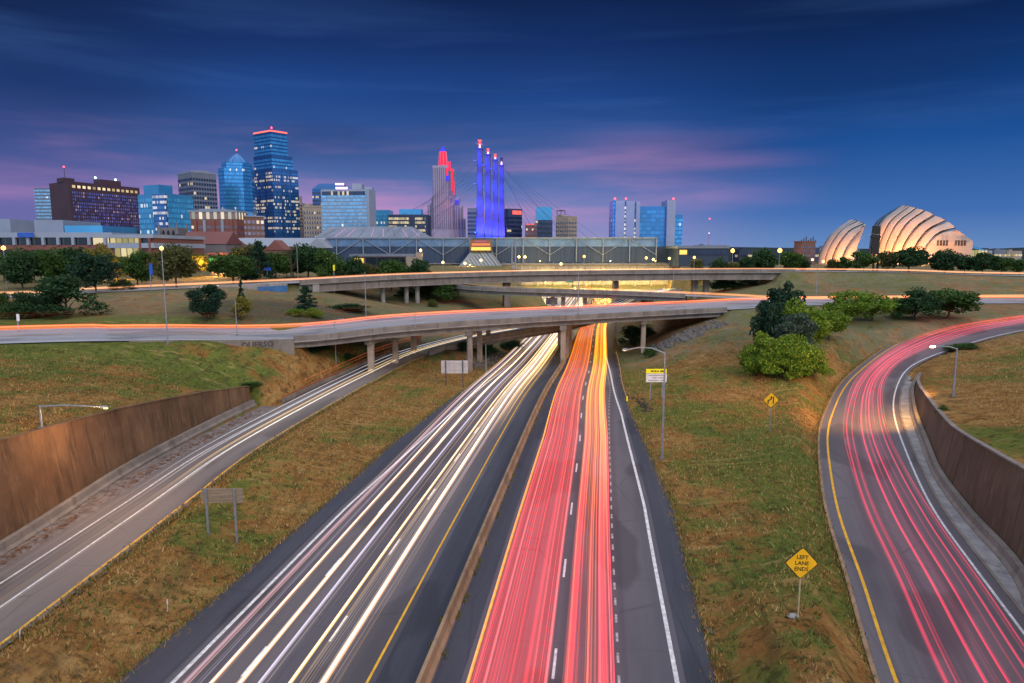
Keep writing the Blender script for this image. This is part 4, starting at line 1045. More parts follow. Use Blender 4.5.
# black pylon sign in front of the round shells
q = Q(876, 262, 268); q.z = 14.4
root = thing("pylon_sign", q, "tall black two part pylon sign before the round shell hall", "sign")
for (p0_, p1_, y0_, y1_) in ((873, 878.2, 226, 254), (871.2, 880, 236, 238.2)):
    a, c = Q(p0_, y0_, 268), Q(p1_, y1_, 268)
    m = MB(); m.box(((a.x+c.x)/2, 268, (a.z+c.z)/2), (c.x-a.x, 1.0 if y0_ < 230 else 1.3, a.z-c.z)); m.build("panel", M_BLACK, root)
m = MB(); m.box((q.x+.7, 268, 18.5), (.6, .6, 8.5)); m.build("post", M_BLACK, root)
m = MB(); m.box((q.x-.9, 268, 18.5), (.6, .6, 8.5)); m.build("post", M_BLACK, root)
# graffiti on the wing wall of the near flyover
wp2 = [p for p in ffront if -49 < p.x < -40]
gcol = rough_mat("graffiti_paint", (.05,.045,.045), (.09,.08,.08), 2, .7)
qd = wp2[len(wp2)//2]; qn = normals(wp2)[len(wp2)//2]
text_mesh("QUERSO", 1.35, gcol, "graffiti", wgo, qd+qn*.06+Vector((0,0,-.75)), (math.pi/2, 0, math.atan2(qn.y, qn.x)+math.pi/2), bold=.05)
#--PART3--
# ------------------------------------------------------------------ trees and shrubs
rng = np.random.default_rng(11)
def leaves_mesh(name, P_, size, mat, up=.0, flat=None):
    """one small quad per leaf spray at the points P_"""
    n_ = len(P_); a = rng.normal(size=(n_, 3)); 
    if flat is not None: a[:, 2] *= flat
    a /= np.linalg.norm(a, axis=1)[:, None]; c = rng.normal(size=(n_, 3)); c -= (c*a).sum(1)[:, None]*a; c /= np.linalg.norm(c, axis=1)[:, None]
    s = size*rng.uniform(.55, 1.35, n_)[:, None]; w = s*rng.uniform(.45, .8, n_)[:, None]
    v = np.stack([P_-a*s*.5, P_-a*s*.05+c*w*.5, P_+a*s*.5, P_-a*s*.05-c*w*.5], 1).reshape(-1, 3)
    me = bpy.data.meshes.new(name); me.from_pydata(v.tolist(), [], np.arange(4*n_).reshape(-1, 4).tolist()); me.materials.append(mat); return me
def crown_pts(n_, low=.22, lob=26, flat=1.0, seed=0, spread=.17, dome=False):
    r = np.random.default_rng(seed)
    d = r.normal(size=(lob, 3)); d[:, 2] = d[:, 2]*.9+.12; d /= np.linalg.norm(d, axis=1)[:, None]
    rad = r.uniform(.55, 1.0, lob)[:, None]
    ctr = np.stack([d[:, 0]*rad[:, 0]*.36, d[:, 1]*rad[:, 0]*.36, (low+1)/2+d[:, 2]*rad[:, 0]*(1-low)/2*.80], 1)
    if dome:
        d = r.normal(size=(lob, 3)); d[:, 2] = np.abs(d[:, 2])*1.25+.10; d /= np.linalg.norm(d, axis=1)[:, None]; rad = r.uniform(.6, 1.0, lob)[:, None]
        ctr = np.stack([d[:, 0]*rad[:, 0]*.37, d[:, 1]*rad[:, 0]*.37, d[:, 2]*0], 1)
    if dome: ctr[:, 2] = np.abs(d[:, 2])*rad[:, 0]*.80+.02; ctr[:, :2] *= 1.12
    k = r.integers(0, lob, n_); u = r.normal(size=(n_, 3)); u /= np.linalg.norm(u, axis=1)[:, None]
    rr_ = (r.uniform(.25, 1, n_)**.45)[:, None]*spread*r.uniform(.65, 1.25, lob)[k][:, None]
    p = ctr[k]+u*rr_*np.array([1, 1, .75*flat]); p[:, 2] = np.clip(p[:, 2], low*.6, 1.02); return p
def conifer_pts(n_, seed=0, low=.08, droop=.10, wid=.5, ragged=.25):
    r = np.random.default_rng(seed); t = r.uniform(0, 1, n_)**.8; nb_ = 46
    lev = np.sort(r.uniform(0, 1, nb_)); an = r.uniform(0, 2*math.pi, nb_); ln = (1-lev)**.75*wid*r.uniform(1-ragged, 1+ragged*.6, nb_)+.03
    k = r.integers(0, nb_, n_); q = r.uniform(.12, 1, n_)**.7
    x = np.cos(an[k])*ln[k]*q; y = np.sin(an[k])*ln[k]*q; z = low+lev[k]*(1-low)*.97-droop*q*ln[k]/wid*.6
    j = r.normal(size=(n_, 3))*np.array([.045, .045, .022])
    return np.stack([x, y, z], 1)+j
KINDS = {}
def proto(kind, pts, size, mat, trunk=True, low=.25):
    cm = leaves_mesh("crown", pts, size, mat)
    tm = None
    m = MB(); rr_ = .022
    m.tube([(0, 0, -.06), (.008, .004, low*.9), (-.006, .01, low+.22), (.004, 0, .78)], rr_, 7, .006)
    for k in range(6):
        a_ = k*1.047+.4; z_ = low*.75+.05*k; m.tube([(0, 0, z_), (math.cos(a_)*.13, math.sin(a_)*.13, z_+.14), (math.cos(a_)*.28, math.sin(a_)*.28, z_+.24)], .011, 5, .004)
    o = m.build("trunk", M_BARK); tm = o.data; bpy.data.objects.remove(o)
    KINDS.setdefault(kind, []).append((cm, tm))
for s_ in (1, 2, 3):
    proto("dark", crown_pts(5600, .06, 36, seed=s_), .060, L_DARK)
    proto("mid", crown_pts(5600, .08, 34, seed=10+s_), .058, L_MID)
    proto("light", crown_pts(5600, .07, 34, seed=20+s_), .05, L_LIGHT)
    proto("olive", crown_pts(4400, .08, 30, seed=30+s_), .056, L_OLIVE)
    proto("yellow", crown_pts(3600, .06, 26, seed=40+s_), .055, L_YEL)
    proto("shrubdark", crown_pts(5200, .02, 34, seed=50+s_, spread=.19, dome=True), .055, L_DARK, low=.05)
    proto("shrubmid", crown_pts(5200, .02, 34, seed=60+s_, spread=.19, dome=True), .05, L_MID, low=.05)
    proto("shrublight", crown_pts(5200, .02, 32, seed=70+s_, spread=.19, dome=True), .05, L_LIGHT, low=.05)
    proto("conifer", conifer_pts(5200, s_), .060, L_CON, low=.12)
    proto("pine", crown_pts(6400, .06, 46, seed=80+s_, spread=.135), .05, L_CON, low=.1)
    proto("bluepine", crown_pts(6400, .04, 46, seed=90+s_, spread=.125), .046, L_BLUE, low=.1)
    proto("cedar", conifer_pts(6200, 10+s_, .04, .02, .5, .5), .055, L_BLUE, low=.05)
KC = {}
def tree(kind, px, py, top_py, wpx, label, Y=None, z=None, group=None, name=None):
    if Y: g = Q(px, py, Y); g.z = gz(g.x, g.y) if z is None else z
    else: g = ground(px, py)
    h = Q(px, top_py, g.y).z-g.z; w = wpx/683*g.y
    KC[kind] = KC.get(kind, -1)+1; cm, tm = KINDS[kind][KC[kind] % 3]
    sh = kind.startswith('shrub')
    root = thing(name or ("shrub" if sh else ("conifer_tree" if kind in ("conifer", "cedar", "pine", "bluepine") else "broadleaf_tree")), g, label, "shrub" if sh else "tree", group)
    root.rotation_euler = (0, 0, U(0, 6.28)); k_ = 1.28 if g.x < -20 and g.y > 170 else 1.12; root.scale = (w*k_, w*k_, h*1.04)
    for nm_, d_ in (("crown", cm), ("trunk", tm)):
        o = bpy.data.objects.new(nm_, d_); COL.objects.link(o); o.parent = root
    return root
GT = "trees between the far left road and the city"
T_ = [
 ("dark",23,290,248,34,"dark broad tree, second from the left edge on the far bank",185), ("mid",46,286,245,32,"mid green tree between two darker ones on the far left bank",190),
 ("dark",70,284,247,30,"dark tree in front of the long white roofed building, centre",196), ("pine",96,287,252,44,"dark spreading pine right of the big rounded shrub",176),
 ("yellow",101,280,243,26,"yellowish tree behind the spreading pine on the left",215), ("olive",4,280,252,22,"olive tree cut by the left picture edge behind the yellow lamp",215),
 ("mid",137,279,249,30,"round dark green tree left of the orange topped street lamp",195), ("olive",176,279,241,40,"tall loose olive tree right of the orange topped street lamp",190),
 ("olive",158,276,250,16,"small olive tree behind the orange topped street lamp",225), ("yellow",201,276,251,17,"tree glowing orange under a lamp beside the small shop",228),
 ("mid",233,276,252,40,"broad green tree right of the small lit shop",205), ("olive",249,272,241,30,"tall pale tree behind the dark conifer, left of the gabled hall",240),
 ("conifer",260,279,243,26,"tall dark conifer above the small blue road sign",214), ("mid",276,277,249,26,"dense tree just right of the tall dark conifer",222),
 ("dark",308,276,245,36,"wide dark tree left of the convention hall roof",235), ("mid",330,275,247,28,"upright green tree beside the yellow marker sign",222),
 ("dark",355,274,256,22,"small round tree in front of the low annex of the hall",235), ("olive",371,273,262,20,"low bushy tree in front of the low annex, second of the row",240),
 ("mid",391,274,257,28,"wide low tree in front of the low annex, third of the row",240), ("dark",421,272,258,20,"dark round tree beside the tan annex of the hall",246),
 ("dark",218,274,253,18,"narrow dark tree close behind the small lit shop",240), ("mid",287,276,254,18,"narrow green tree under the gabled hall roof",232),
 ("shrubdark",67,315,272,66,"large rounded dark shrub on the left bank above the near road",140), ("shrubdark",25,316,289,34,"dark shrub left of the large rounded one on the left bank",138),
 ("shrubmid",1,316,285,22,"dark green shrub cut by the left picture edge",136), ("pine",207,322,283,40,"broad dark pine on the bank between the two left roads",None),
 ("yellow",241,320,297,25,"round yellow green bush right of the broad dark pine",None), ("conifer",306,309,287,22,"small dark conifer beside the blue mural wall",160),
 ("shrublight",296,316,307,20,"bright green low shrub left under the small conifer",150), ("shrublight",314,316,306,20,"bright green low shrub right under the small conifer",151),
 ("conifer",241,291,281,8,"tiny conifer against the wing wall of the far flyover",158), ("shrubdark",349,315,303,36,"low dark shrub between the two flyovers",172),
 ("mid",444,301,283,24,"round tree on the grass behind the pale flyover piers",232), ("dark",427,300,284,26,"dark tree behind the pale flyover piers",240), ("shrubdark",404,301,290,22,"dark shrub between the pale flyover piers",236),
 ("shrubmid",433,303,298,10,"tiny shrub on the grass left of the middle flyover",222),
 ("mid",14,283,250,26,"leafy tree half hidden between the yellow lamp and the dark broad tree",205), ("dark",35,283,249,26,"dark tree peeking between two trees of the far left bank",210), ("mid",58,283,250,26,"green tree behind the gap left of the row centre on the far left bank",212),
 ("dark",84,282,249,26,"dark tree behind the spreading pine on the far left bank",214), ("olive",119,278,254,22,"olive tree before the lit glass wing",228), ("dark",190,275,254,22,"dark low tree left of the tree glowing orange",236), ("mid",247,275,256,24,"leafy tree filling the gap left of the tall dark conifer",226),
 ("dark",293,276,255,24,"dark leafy tree beside the bare dead tree",238), ("mid",320,275,253,22,"leafy tree between the wide dark tree and the upright green one",238), ("shrubdark",345,274,263,20,"low dark shrub between the upright tree and the hall annex",236),
 ("shrubdark",45,312,292,30,"dark shrub filling in between the large rounded one and its left neighbour",141), ("shrubdark",408,273,264,18,"low dark shrub below the tan annex",244), ("shrubdark",122,286,278,20,"low shrub right of the spreading pine by the far road",182),
 # right side
 ("pine",786,332,279,46,"tallest dark conifer in the clump on the right",134), ("pine",768,344,299,40,"dark conifer at the left side of the right clump",127), ("bluepine",795,352,313,50,"bluish cedar in the middle of the right clump",121),
 ("light",803,339,299,48,"light green tree behind the bluish cedar in the right clump",128), ("light",829,340,308,40,"small light green tree with a visible trunk at the right of the clump",None), ("shrublight",764,352,325,28,"light green bush at the left foot of the right clump",118),
 ("light",846,322,290,44,"left half of the pale green pair of trees beyond the ramp bend",None), ("light",872,321,291,42,"right half of the pale green pair of trees beyond the ramp bend",None),
 ("shrublight",896,318,293,24,"light green bush left of the dense dark shrub beyond the ramp bend",None), ("shrubdark",915,320,287,46,"dense dark shrub beside the flat topped tree beyond the ramp bend",None),
 ("mid",948,319,287,56,"flat topped tree with forked trunk beyond the ramp bend",None),
 # in front of the round hall
 ("mid",864,268,250,28,"round tree before the gap between the two shells",262), ("dark",909,268,248,38,"broad tree before the middle of the large shell",262), ("dark",945,268,249,36,"broad tree before the right part of the large shell",262),
 ("olive",887,268,249,20,"sparse lamplit tree right of the black pylon sign",268), ("dark",983,268,252,28,"dark tree at the right end of the large shell",262), ("mid",1002,268,256,24,"low tree second from the right edge above the far road",262),
 ("mid",1020,268,258,22,"low tree at the right edge above the far road",262), ("olive",834,268,258,18,"small tree before the foot of the left shell",275), ("mid",846,268,256,16,"small round tree left of the curved street lamp",270), ("dark",965,268,256,20,"low dark tree before the right corner of the large shell",266),
 ("olive",697,268,256,17,"tree lit from inside by a lamp right of the convention hall",296), ("dark",719,268,257,20,"low dark tree left of the sodium lamp",300), ("dark",747,268,256,20,"round dark tree right of the sodium lamp",300),
 ("dark",764,268,249,27,"tall dark tree left of the bright amber lamp",305), ("mid",790,268,250,27,"tall tree right of the bright amber lamp",305), ("dark",803,268,257,15,"low tree left of the brick tower",310), ("olive",733,268,260,12,"small bush under the sodium lamp",296),
 # under and behind the flyovers
 ("shrubdark",632,345,324,28,"dark shrub under the near flyover right of the red lanes",None), ("shrubdark",645,338,322,20,"dark shrub on the bank behind the right flyover pier",None), ("shrubmid",650,357,344,13,"small round bush on the stony bank near the guard rail",None),
 ("shrubdark",724,293,277,40,"dark thicket under the far flyover, left part",262), ("shrubdark",750,293,278,36,"dark thicket under the far flyover, right part",266),
 ("shrubdark",487,356,342,22,"dark bush behind the thin sign pole under the flyover",None), ("shrubdark",512,350,338,26,"dark bush beside the white lanes under the ramp bridge",None), ("shrubdark",466,352,341,18,"dark bush beside the pier under the near flyover",None),
 ("shrubmid",252,401,381,21,"green bush at the end of the left brown wall",None), ("shrubdark",318,352,343,26,"low bush on the slope under the left end of the near flyover",None), ("shrubmid",350,362,352,18,"low bush by the entry ramp under the near flyover",None),
 ("shrubmid",942,425,403,13,"green plant hanging over the curved right wall",None), ("shrubmid",958,350,343,26,"low dark green brush beyond the end of the right wall",None), ("shrubmid",968,349,342,18,"smaller low brush right of the brush beyond the right wall",None),
]
for (k, px_, py_, tp, w_, nm, Y_) in T_: tree(k, px_, py_, tp, w_, nm, Y_)
# the big lit bush in front of the clump: its own crown
g = ground(784, 375); w_ = 88/683*g.y; h_ = Q(784, 327, g.y).z-g.z
root = thing("shrub", g, "large bright green bush in front of the right clump, lit orange from below", "shrub")
pts = crown_pts(17000, .03, 70, seed=5, spread=.14, dome=True)*np.array([w_, w_*.8, h_])
for q in ((-.34, .1), (.30, -.05), (.05, -.12)):
    pts = np.concatenate([pts, crown_pts(3500, .03, 24, seed=int(abs(q[0])*100), spread=.17, dome=True)*np.array([w_*.5, w_*.5, h_*.72])+np.array([q[0]*w_, q[1]*w_, 0])])
o = bpy.data.objects.new("crown", leaves_mesh("crown", pts, .36, L_LIGHT)); COL.objects.link(o); o.parent = root
m = MB(); 
for k in range(7): m.tube([(g.x+.2*math.cos(k), g.y+.2*math.sin(k), g.z-.2), (g.x+1.4*math.cos(k), g.y+1.2*math.sin(k), g.z+1.6), (g.x+3.2*math.cos(k), g.y+2.4*math.sin(k), g.z+3.6)], .14, 6, .04)
m.build("stem", M_BARK, root)
# bare dead tree
g = Q(291, 276, 222); g.z = gz(g.x, g.y); tz = Q(291, 246, 222).z
root = thing("bare_tree", g, "bare dead tree without leaves before the gabled hall", "tree")
m = MB(); m.tube([g-Vector((0,0,.2)), g+Vector((.2,0,(tz-g.z)*.5)), Vector((g.x, g.y, tz))], .3, 7, .06); m.build("trunk", M_BARK, root)
for k in range(8):
    a_ = k*.9; z_ = g.z+(tz-g.z)*(.3+.07*k); m = MB(); m.tube([(g.x, g.y, z_), (g.x+math.cos(a_)*1.6, g.y+math.sin(a_)*1.6, z_+1.7), (g.x+math.cos(a_)*2.2, g.y+math.sin(a_)*2.2, z_+3.2)], .12, 5, .03); m.build("branch", M_BARK, root)

# grass blades and tufts over the near banks (uncountable)
def grass(n_, box_, mat, label, keep, size, name="grass_tufts"):
    x = rng.uniform(box_[0], box_[1], n_); y = box_[2]+(box_[3]-box_[2])*rng.uniform(0, 1, n_)**1.2
    nz = np.sin(x*.35+2*np.sin(y*.21))*np.sin(y*.29+1.5*np.sin(x*.17))+rng.normal(size=n_)*.35
    k = keep(x, y, nz); x, y = x[k], y[k]; z = terr(x, y)
    zn = terr(x+.5, y); ok = np.abs(zn-z) < .35; x, y, z = x[ok], y[ok], z[ok]
    n2_ = len(x); an = rng.uniform(0, 6.283, n2_); s_ = size*rng.uniform(.5, 1.5, n2_); ln = rng.uniform(-.7, .7, (n2_, 2))*s_[:, None]
    w_ = s_*.22; c_, s2 = np.cos(an)*w_, np.sin(an)*w_
    v = np.stack([np.stack([x-c_, y-s2, z-.03], 1), np.stack([x+c_, y+s2, z-.03], 1), np.stack([x+ln[:, 0]+c_*.3, y+ln[:, 1]+s2*.3, z+s_*.8], 1), np.stack([x+ln[:, 0]-c_*.3, y+ln[:, 1]-s2*.3, z+s_*.75], 1)], 1).reshape(-1, 3)
    me = bpy.data.meshes.new(name); me.from_pydata(v.tolist(), [], np.arange(4*n2_).reshape(-1, 4).tolist()); me.materials.append(mat)
    o = bpy.data.objects.new(name, me); COL.objects.link(o); tag(o, label, "grass", kind='stuff'); return o
def on_grass(x, y):
    k = np.ones(len(x), bool)
    mx = np.interp(y, mY, [p.x for p in main]); d = x-mx
    k &= ~((d > np.interp(y, [0,60,80,116,180,500], [-18.4,-16.4,-16.3,-14.4,-13.4,-13.4])) & (d < np.interp(y, [0,64,90,125,172,500], [16,16.7,15.1,12.9,10.8,10.2])))
    rx = np.interp(y, [p.y for p in ramp], [p.x for p in ramp]); wlx = np.interp(y, [p.y for p in wallL], [p.x for p in wallL])
    k &= ~((x < rx+4.1) & (x > np.where(y < 103, wlx-2, rx-5)))
    cp = np.array([p[:2] for p in rcen]); ww = np.array(hw)
    for i in range(0, len(cp), 2):
        wd = ww[i]+1.4+(6.5 if cp[i, 1] < 122 else 0)
        k &= ((x-cp[i, 0])**2+(y-cp[i, 1])**2) > wd**2 if cp[i, 1] > 125 else ~((np.abs(y-cp[i, 1]) < 1.6) & (x > cp[i, 0]-ww[i]*1.12-1.6) & (x < cp[i, 0]+ww[i]*1.1+8))
    return k
grass(150000, (-34, 42, 28, 135), L_GRASS, "dry straw coloured grass on the banks between the roads", lambda x, y, nz: on_grass(x, y) & (nz > -.25), .20)
grass(52000, (-34, 46, 28, 150), L_GRASSG, "green grass tufts in patches between the roads", lambda x, y, nz: on_grass(x, y) & (nz < -.12), .22)
grass(42000, (-90, -41, 40, 100), L_GRASSG, "green grass on the slope above the left brown wall", lambda x, y, nz: on_grass(x, y) & (nz < .1), .22)
grass(40000, (-90, -41, 40, 100), L_GRASS, "dry grass mixed into the slope above the left brown wall", lambda x, y, nz: on_grass(x, y) & (nz > -.1), .20)
grass(50000, (40, 125, 40, 140), L_GRASS, "dry grass on the slope above the curved right wall", lambda x, y, nz: on_grass(x, y), .22)
#--PART4--
# ------------------------------------------------------------------ city
GZ0 = 14.2
def wmat(name, glass, wall, cell, lit, litcol=(1,.74,.36), glassf=.9, metal=.55, rough=.18, strength=1.0, runs=1.0, dim=None):
    """band of windows along a facade: glass cells between mullions, some with the light on"""
    m, nb, p = newmat(name); uv = nb.n('ShaderNodeUVMap').outputs[0]
    sp = nb.n('ShaderNodeSeparateXYZ'); nb.l(uv, sp.inputs[0]); u = nb.math('DIVIDE', sp.outputs[0], cell)
    oi = nb.n('ShaderNodeObjectInfo').outputs['Random']
    fl = nb.math('FLOOR', u); fr = nb.math('FRACT', u)
    isg = nb.math('LESS_THAN', nb.math('ABSOLUTE', nb.math('SUBTRACT', fr, .5)), glassf/2)
    cv = nb.n('ShaderNodeCombineXYZ'); nb.l(fl, cv.inputs[0]); nb.l(nb.math('MULTIPLY', oi, 517.3), cv.inputs[1])
    wn = nb.n('ShaderNodeTexWhiteNoise', noise_dimensions='2D'); nb.l(cv.outputs[0], wn.inputs[0])
    cv2 = nb.n('ShaderNodeCombineXYZ'); nb.l(nb.math('FLOOR', nb.math('DIVIDE', fl, 4.0*runs)), cv2.inputs[0]); nb.l(nb.math('MULTIPLY', oi, 917.7), cv2.inputs[1])
    wn2 = nb.n('ShaderNodeTexWhiteNoise', noise_dimensions='2D'); nb.l(cv2.outputs[0], wn2.inputs[0])
    r_ = nb.math('ADD', nb.math('ADD', nb.math('MULTIPLY', wn.outputs[0], .26), nb.math('MULTIPLY', wn2.outputs[0], .42)), nb.math('MULTIPLY', nb.math('FRACT', nb.math('MULTIPLY', oi, 77.7)), .32))
    on = nb.math('MULTIPLY', nb.math('GREATER_THAN', r_, 1-lit), isg)
    tone = nb.mix(wn.outputs[0], tuple(x*.75 for x in glass), tuple(min(1, x*1.2) for x in glass))
    nb.put(p.inputs['Base Color'], nb.mix(isg, wall, tone))
    nb.put(p.inputs['Metallic'], nb.math('MULTIPLY', isg, metal)); p.inputs['Roughness'].default_value = rough
    ec = nb.mix(wn.outputs[0], litcol, (1,.80,.46)) if dim is None else nb.mix(nb.math('GREATER_THAN', wn.outputs[0], .93), litcol, dim)
    nb.put(p.inputs['Emission Color'], ec); nb.put(p.inputs['Emission Strength'], nb.math('MULTIPLY', on, nb.math('ADD', .22*strength, nb.math('MULTIPLY', wn.outputs[0], .6*strength))))
    m.cycles.emission_sampling = 'NONE'
    return m
def bmat(name, c, rough=.7, metal=0.0, var=.85, sc=.08):
    return rough_mat(name, tuple(x*var for x in c), c, sc, rough, metal, spec=.4)
B_BLUE = bmat("blue_spandrel_glass", (.045,.20,.46), .2, .5); B_DBLUE = bmat("deep_blue_spandrel_glass", (.025,.11,.30), .2, .5); B_TEAL = bmat("teal_spandrel_glass", (.07,.33,.58), .2, .5)
B_PLUM = bmat("plum_brown_cladding", (.070,.036,.052)); B_GREY = bmat("grey_blue_concrete", (.15,.175,.23)); B_PALE = bmat("pale_concrete_cladding", (.23,.27,.35))
B_WHITE = bmat("white_cladding", (.28,.33,.42)); B_BRICK = bmat("red_brick", (.20,.075,.060)); B_BRICK2 = bmat("brown_brick", (.17,.09,.07)); B_TAN = bmat("tan_stone", (.34,.27,.21))
B_DARK = bmat("dark_blue_panel", (.024,.042,.078)); B_LIME = bmat("limestone", (.36,.31,.34)); B_LIMED = bmat("dark_window_strips", (.17,.15,.19)); B_ROOFR = bmat("red_roof", (.16,.055,.05)); B_ROOFP = bmat("pale_metal_roof", (.26,.30,.36), .5); B_STONE = bmat("grey_church_stone", (.16,.15,.16))  # window strips of the limestone tower are simply a darker tone
W_BLUE = wmat("blue_windows", (.06,.33,.66), (.03,.14,.3), 1.5, .18, strength=.8); W_DBLUE = wmat("deep_blue_windows", (.035,.16,.40), (.02,.08,.2), 1.3, .40, (1,.78,.40), runs=2.6, strength=.85)
W_TEAL = wmat("teal_windows", (.09,.44,.72), (.05,.28,.46), 1.3, .26, (1,.86,.5), runs=2.0, strength=.8); W_HOTEL = wmat("hotel_windows", (.10,.12,.30), (.055,.028,.045), 1.9, .62, (.20,.22,.62), .58, dim=(1,.6,.3), strength=.42, runs=.3)  # hotel panes: bluish reflections put in as dim blue emission
W_GREY = wmat("dark_windows", (.03,.05,.10), (.20,.23,.29), 2.6, .2, glassf=.82); W_WHITE = wmat("pale_blue_windows", (.16,.38,.58), (.28,.33,.42), 1.7, .2, glassf=.86)
W_LIT = wmat("bright_office_windows", (.03,.06,.09), (.03,.05,.07), 1.6, .66, (1,.72,.2), .9, strength=1.0); W_BRICK = wmat("brick_front_windows", (.10,.13,.20), (.20,.075,.06), 2.4, .22, glassf=.55)
W_BRICK2 = wmat("brown_front_windows", (.22,.20,.26), (.17,.08,.075), 2.6, .22, glassf=.6); W_TAN = wmat("stone_front_windows", (.05,.06,.09), (.32,.27,.24), 2.2, .25, glassf=.5); W_DARK = wmat("dark_tower_windows", (.03,.05,.10), (.05,.05,.07), 1.8, .25)
W_TOP = wmat("lit_top_windows", (.05,.05,.08), (.06,.03,.045), 4.5, .8, (1,.72,.3), .6, strength=1.5); W_TOPW = wmat("lit_tall_windows", (.10,.13,.16), (.22,.14,.12), 4.2, .85, (1,.92,.62), .45, strength=1.1)
W_LOB = wmat("lobby_windows", (.02,.035,.05), (.03,.035,.04), 5.5, .10, glassf=.9); W_LOBL = wmat("lit_lobby_windows", (.05,.06,.03), (.1,.1,.06), 2.2, .75, (1,.86,.30), .85, strength=1.1)
G_LANT = glow("red_tower_glow", (1,.02,.07), 1.4); G_LANTB = glow("blue_tower_glow", (.06,.05,1), 1.2); G_REDLINE = glow("red_roof_line", (1,.16,.13), 1.8); G_LITY = glow("lit_yellow_glass", (1,.62,.12), 1.5)
G_REDGLOW = glow("red_glow", (1,.12,.10), 1.6); G_PINKL = glow("pink_white_glow", (1,.62,.92), 2.2)
def px_x(px, Y): return Q(px, 212, Y).x
def corner_foot(a, c, b_, Y, da, db):
    A, C2, B2 = Vector((px_x(a, Y+da), Y+da)), Vector((px_x(c, Y), Y)), Vector((px_x(b_, Y+db), Y+db))
    D = A+B2-C2; return [tuple(A), tuple(C2), tuple(B2), tuple(D)]
def flat_foot(a, b_, Y, d): x0, x1 = px_x(a, Y), px_x(b_, Y); return [(x0, Y), (x1, Y), (x1, Y+d), (x0, Y+d)]
def grow(foot, e):
    cx_ = sum(p[0] for p in foot)/len(foot); cy_ = sum(p[1] for p in foot)/len(foot)
    out = []
    for x, y in foot:
        v = Vector((x-cx_, y-cy_)); v = v*(1+e/max(1, v.length)*1.3); out.append((cx_+v.x, cy_+v.y))
    return out
def zt(px, py, Y): return Q(px, py, Y).z
def bands(root, foot, z0, z1, fh, frac, mat, first=1.2, name="window_band"):
    proto_ = None; z = z0+first; k = 0
    while z+fh*frac < z1-.4:
        if proto_ is None:
            m = MB(); f2 = grow(foot, .16); m.prism(f2, z, z+fh*frac); proto_ = m.build(name, mat, root); zp = z
        else:
            o = proto_.copy(); COL.objects.link(o); o.parent = root; o.location = (0, 0, z-zp)
        z += fh; k += 1
def shaft(root, foot, z0, z1, mat, name="shaft", top=None): m = MB(); m.prism(foot, z0, z1, top); return m.build(name, mat, root)
def beacon(root, x, y, z, h=2.5, r=.8):
    m = MB(); m.tube([(x, y, z-.2), (x, y, z+h)], .25, 6); o = m.build("mast", M_DSTEEL, root); m = MB(); m.sphere((x, y, z+h+r*.8), r, 8); m.build("beacon", G_RED, o)
def bld(name, label, foot, cat="building", group=None):
    c = (sum(p[0] for p in foot)/len(foot), sum(p[1] for p in foot)/len(foot), GZ0); return thing(name, c, label, cat, group)
def parapet(root, foot, z, mat, h=1.2, e=.25): m = MB(); m.prism(grow(foot, e), z-.3, z+h); m.build("roof_parapet", mat, root)
# 1 grey slab behind the hotel
f = flat_foot(36, 54, 800, 30); r_ = bld("office_tower", "slim grey blue slab tower at far left behind the plum hotel", f); z1 = zt(45, 188, 800); shaft(r_, f, GZ0, z1, B_GREY); bands(r_, f, 40, z1, 3.8, .5, W_WHITE)
# 2 plum hotel
f = corner_foot(51.5, 71, 141, 560, 22, 62); r_ = bld("hotel_building", "wide plum brown hotel slab with many small bluish windows on the left", f); z1 = zt(71, 181, 560); shaft(r_, f, GZ0, z1, B_PLUM)
A, C2, B2 = [Vector(f[i]) for i in (0, 1, 2)]; ax = (B2-C2).normalized(); ay = (A-C2).normalized()
fw = [tuple(C2+ax*2-ay*.15), tuple(B2-ax*1.5-ay*.15), tuple(B2-ax*1.5+ay*.5), tuple(C2+ax*2+ay*.5)]
bands(r_, fw, 33, z1-6.5, 2.75, .62, W_HOTEL, 0.5)
bands(r_, fw, z1-6, z1-1, 3.6, .6, W_TOP, 1.0)
pf = [tuple(C2+ax*30+ay*4), tuple(C2+ax*50+ay*4), tuple(C2+ax*50+ay*16), tuple(C2+ax*30+ay*16)]; shaft(r_, pf, z1-.2, z1+4.5, B_PLUM, "penthouse")
pf = [tuple(C2-ax*.4+ay*8-ax*0), tuple(C2+ax*9+ay*8), tuple(C2+ax*9+ay*21), tuple(C2-ax*.4+ay*21)]; shaft(r_, pf, z1-.2, z1+3.2, B_PLUM, "penthouse")
q = C2+ax*4+ay*15; beacon(r_, q.x, q.y, z1+3, 9, .7)
for k in (27, 46):
    q = C2+ax*k+ay*6; m = MB(); m.sphere((q.x, q.y, z1+5.6), .9, 8); m.build("roof_light", glow("greenish_roof_light", (.6,1,.75), 4), r_)
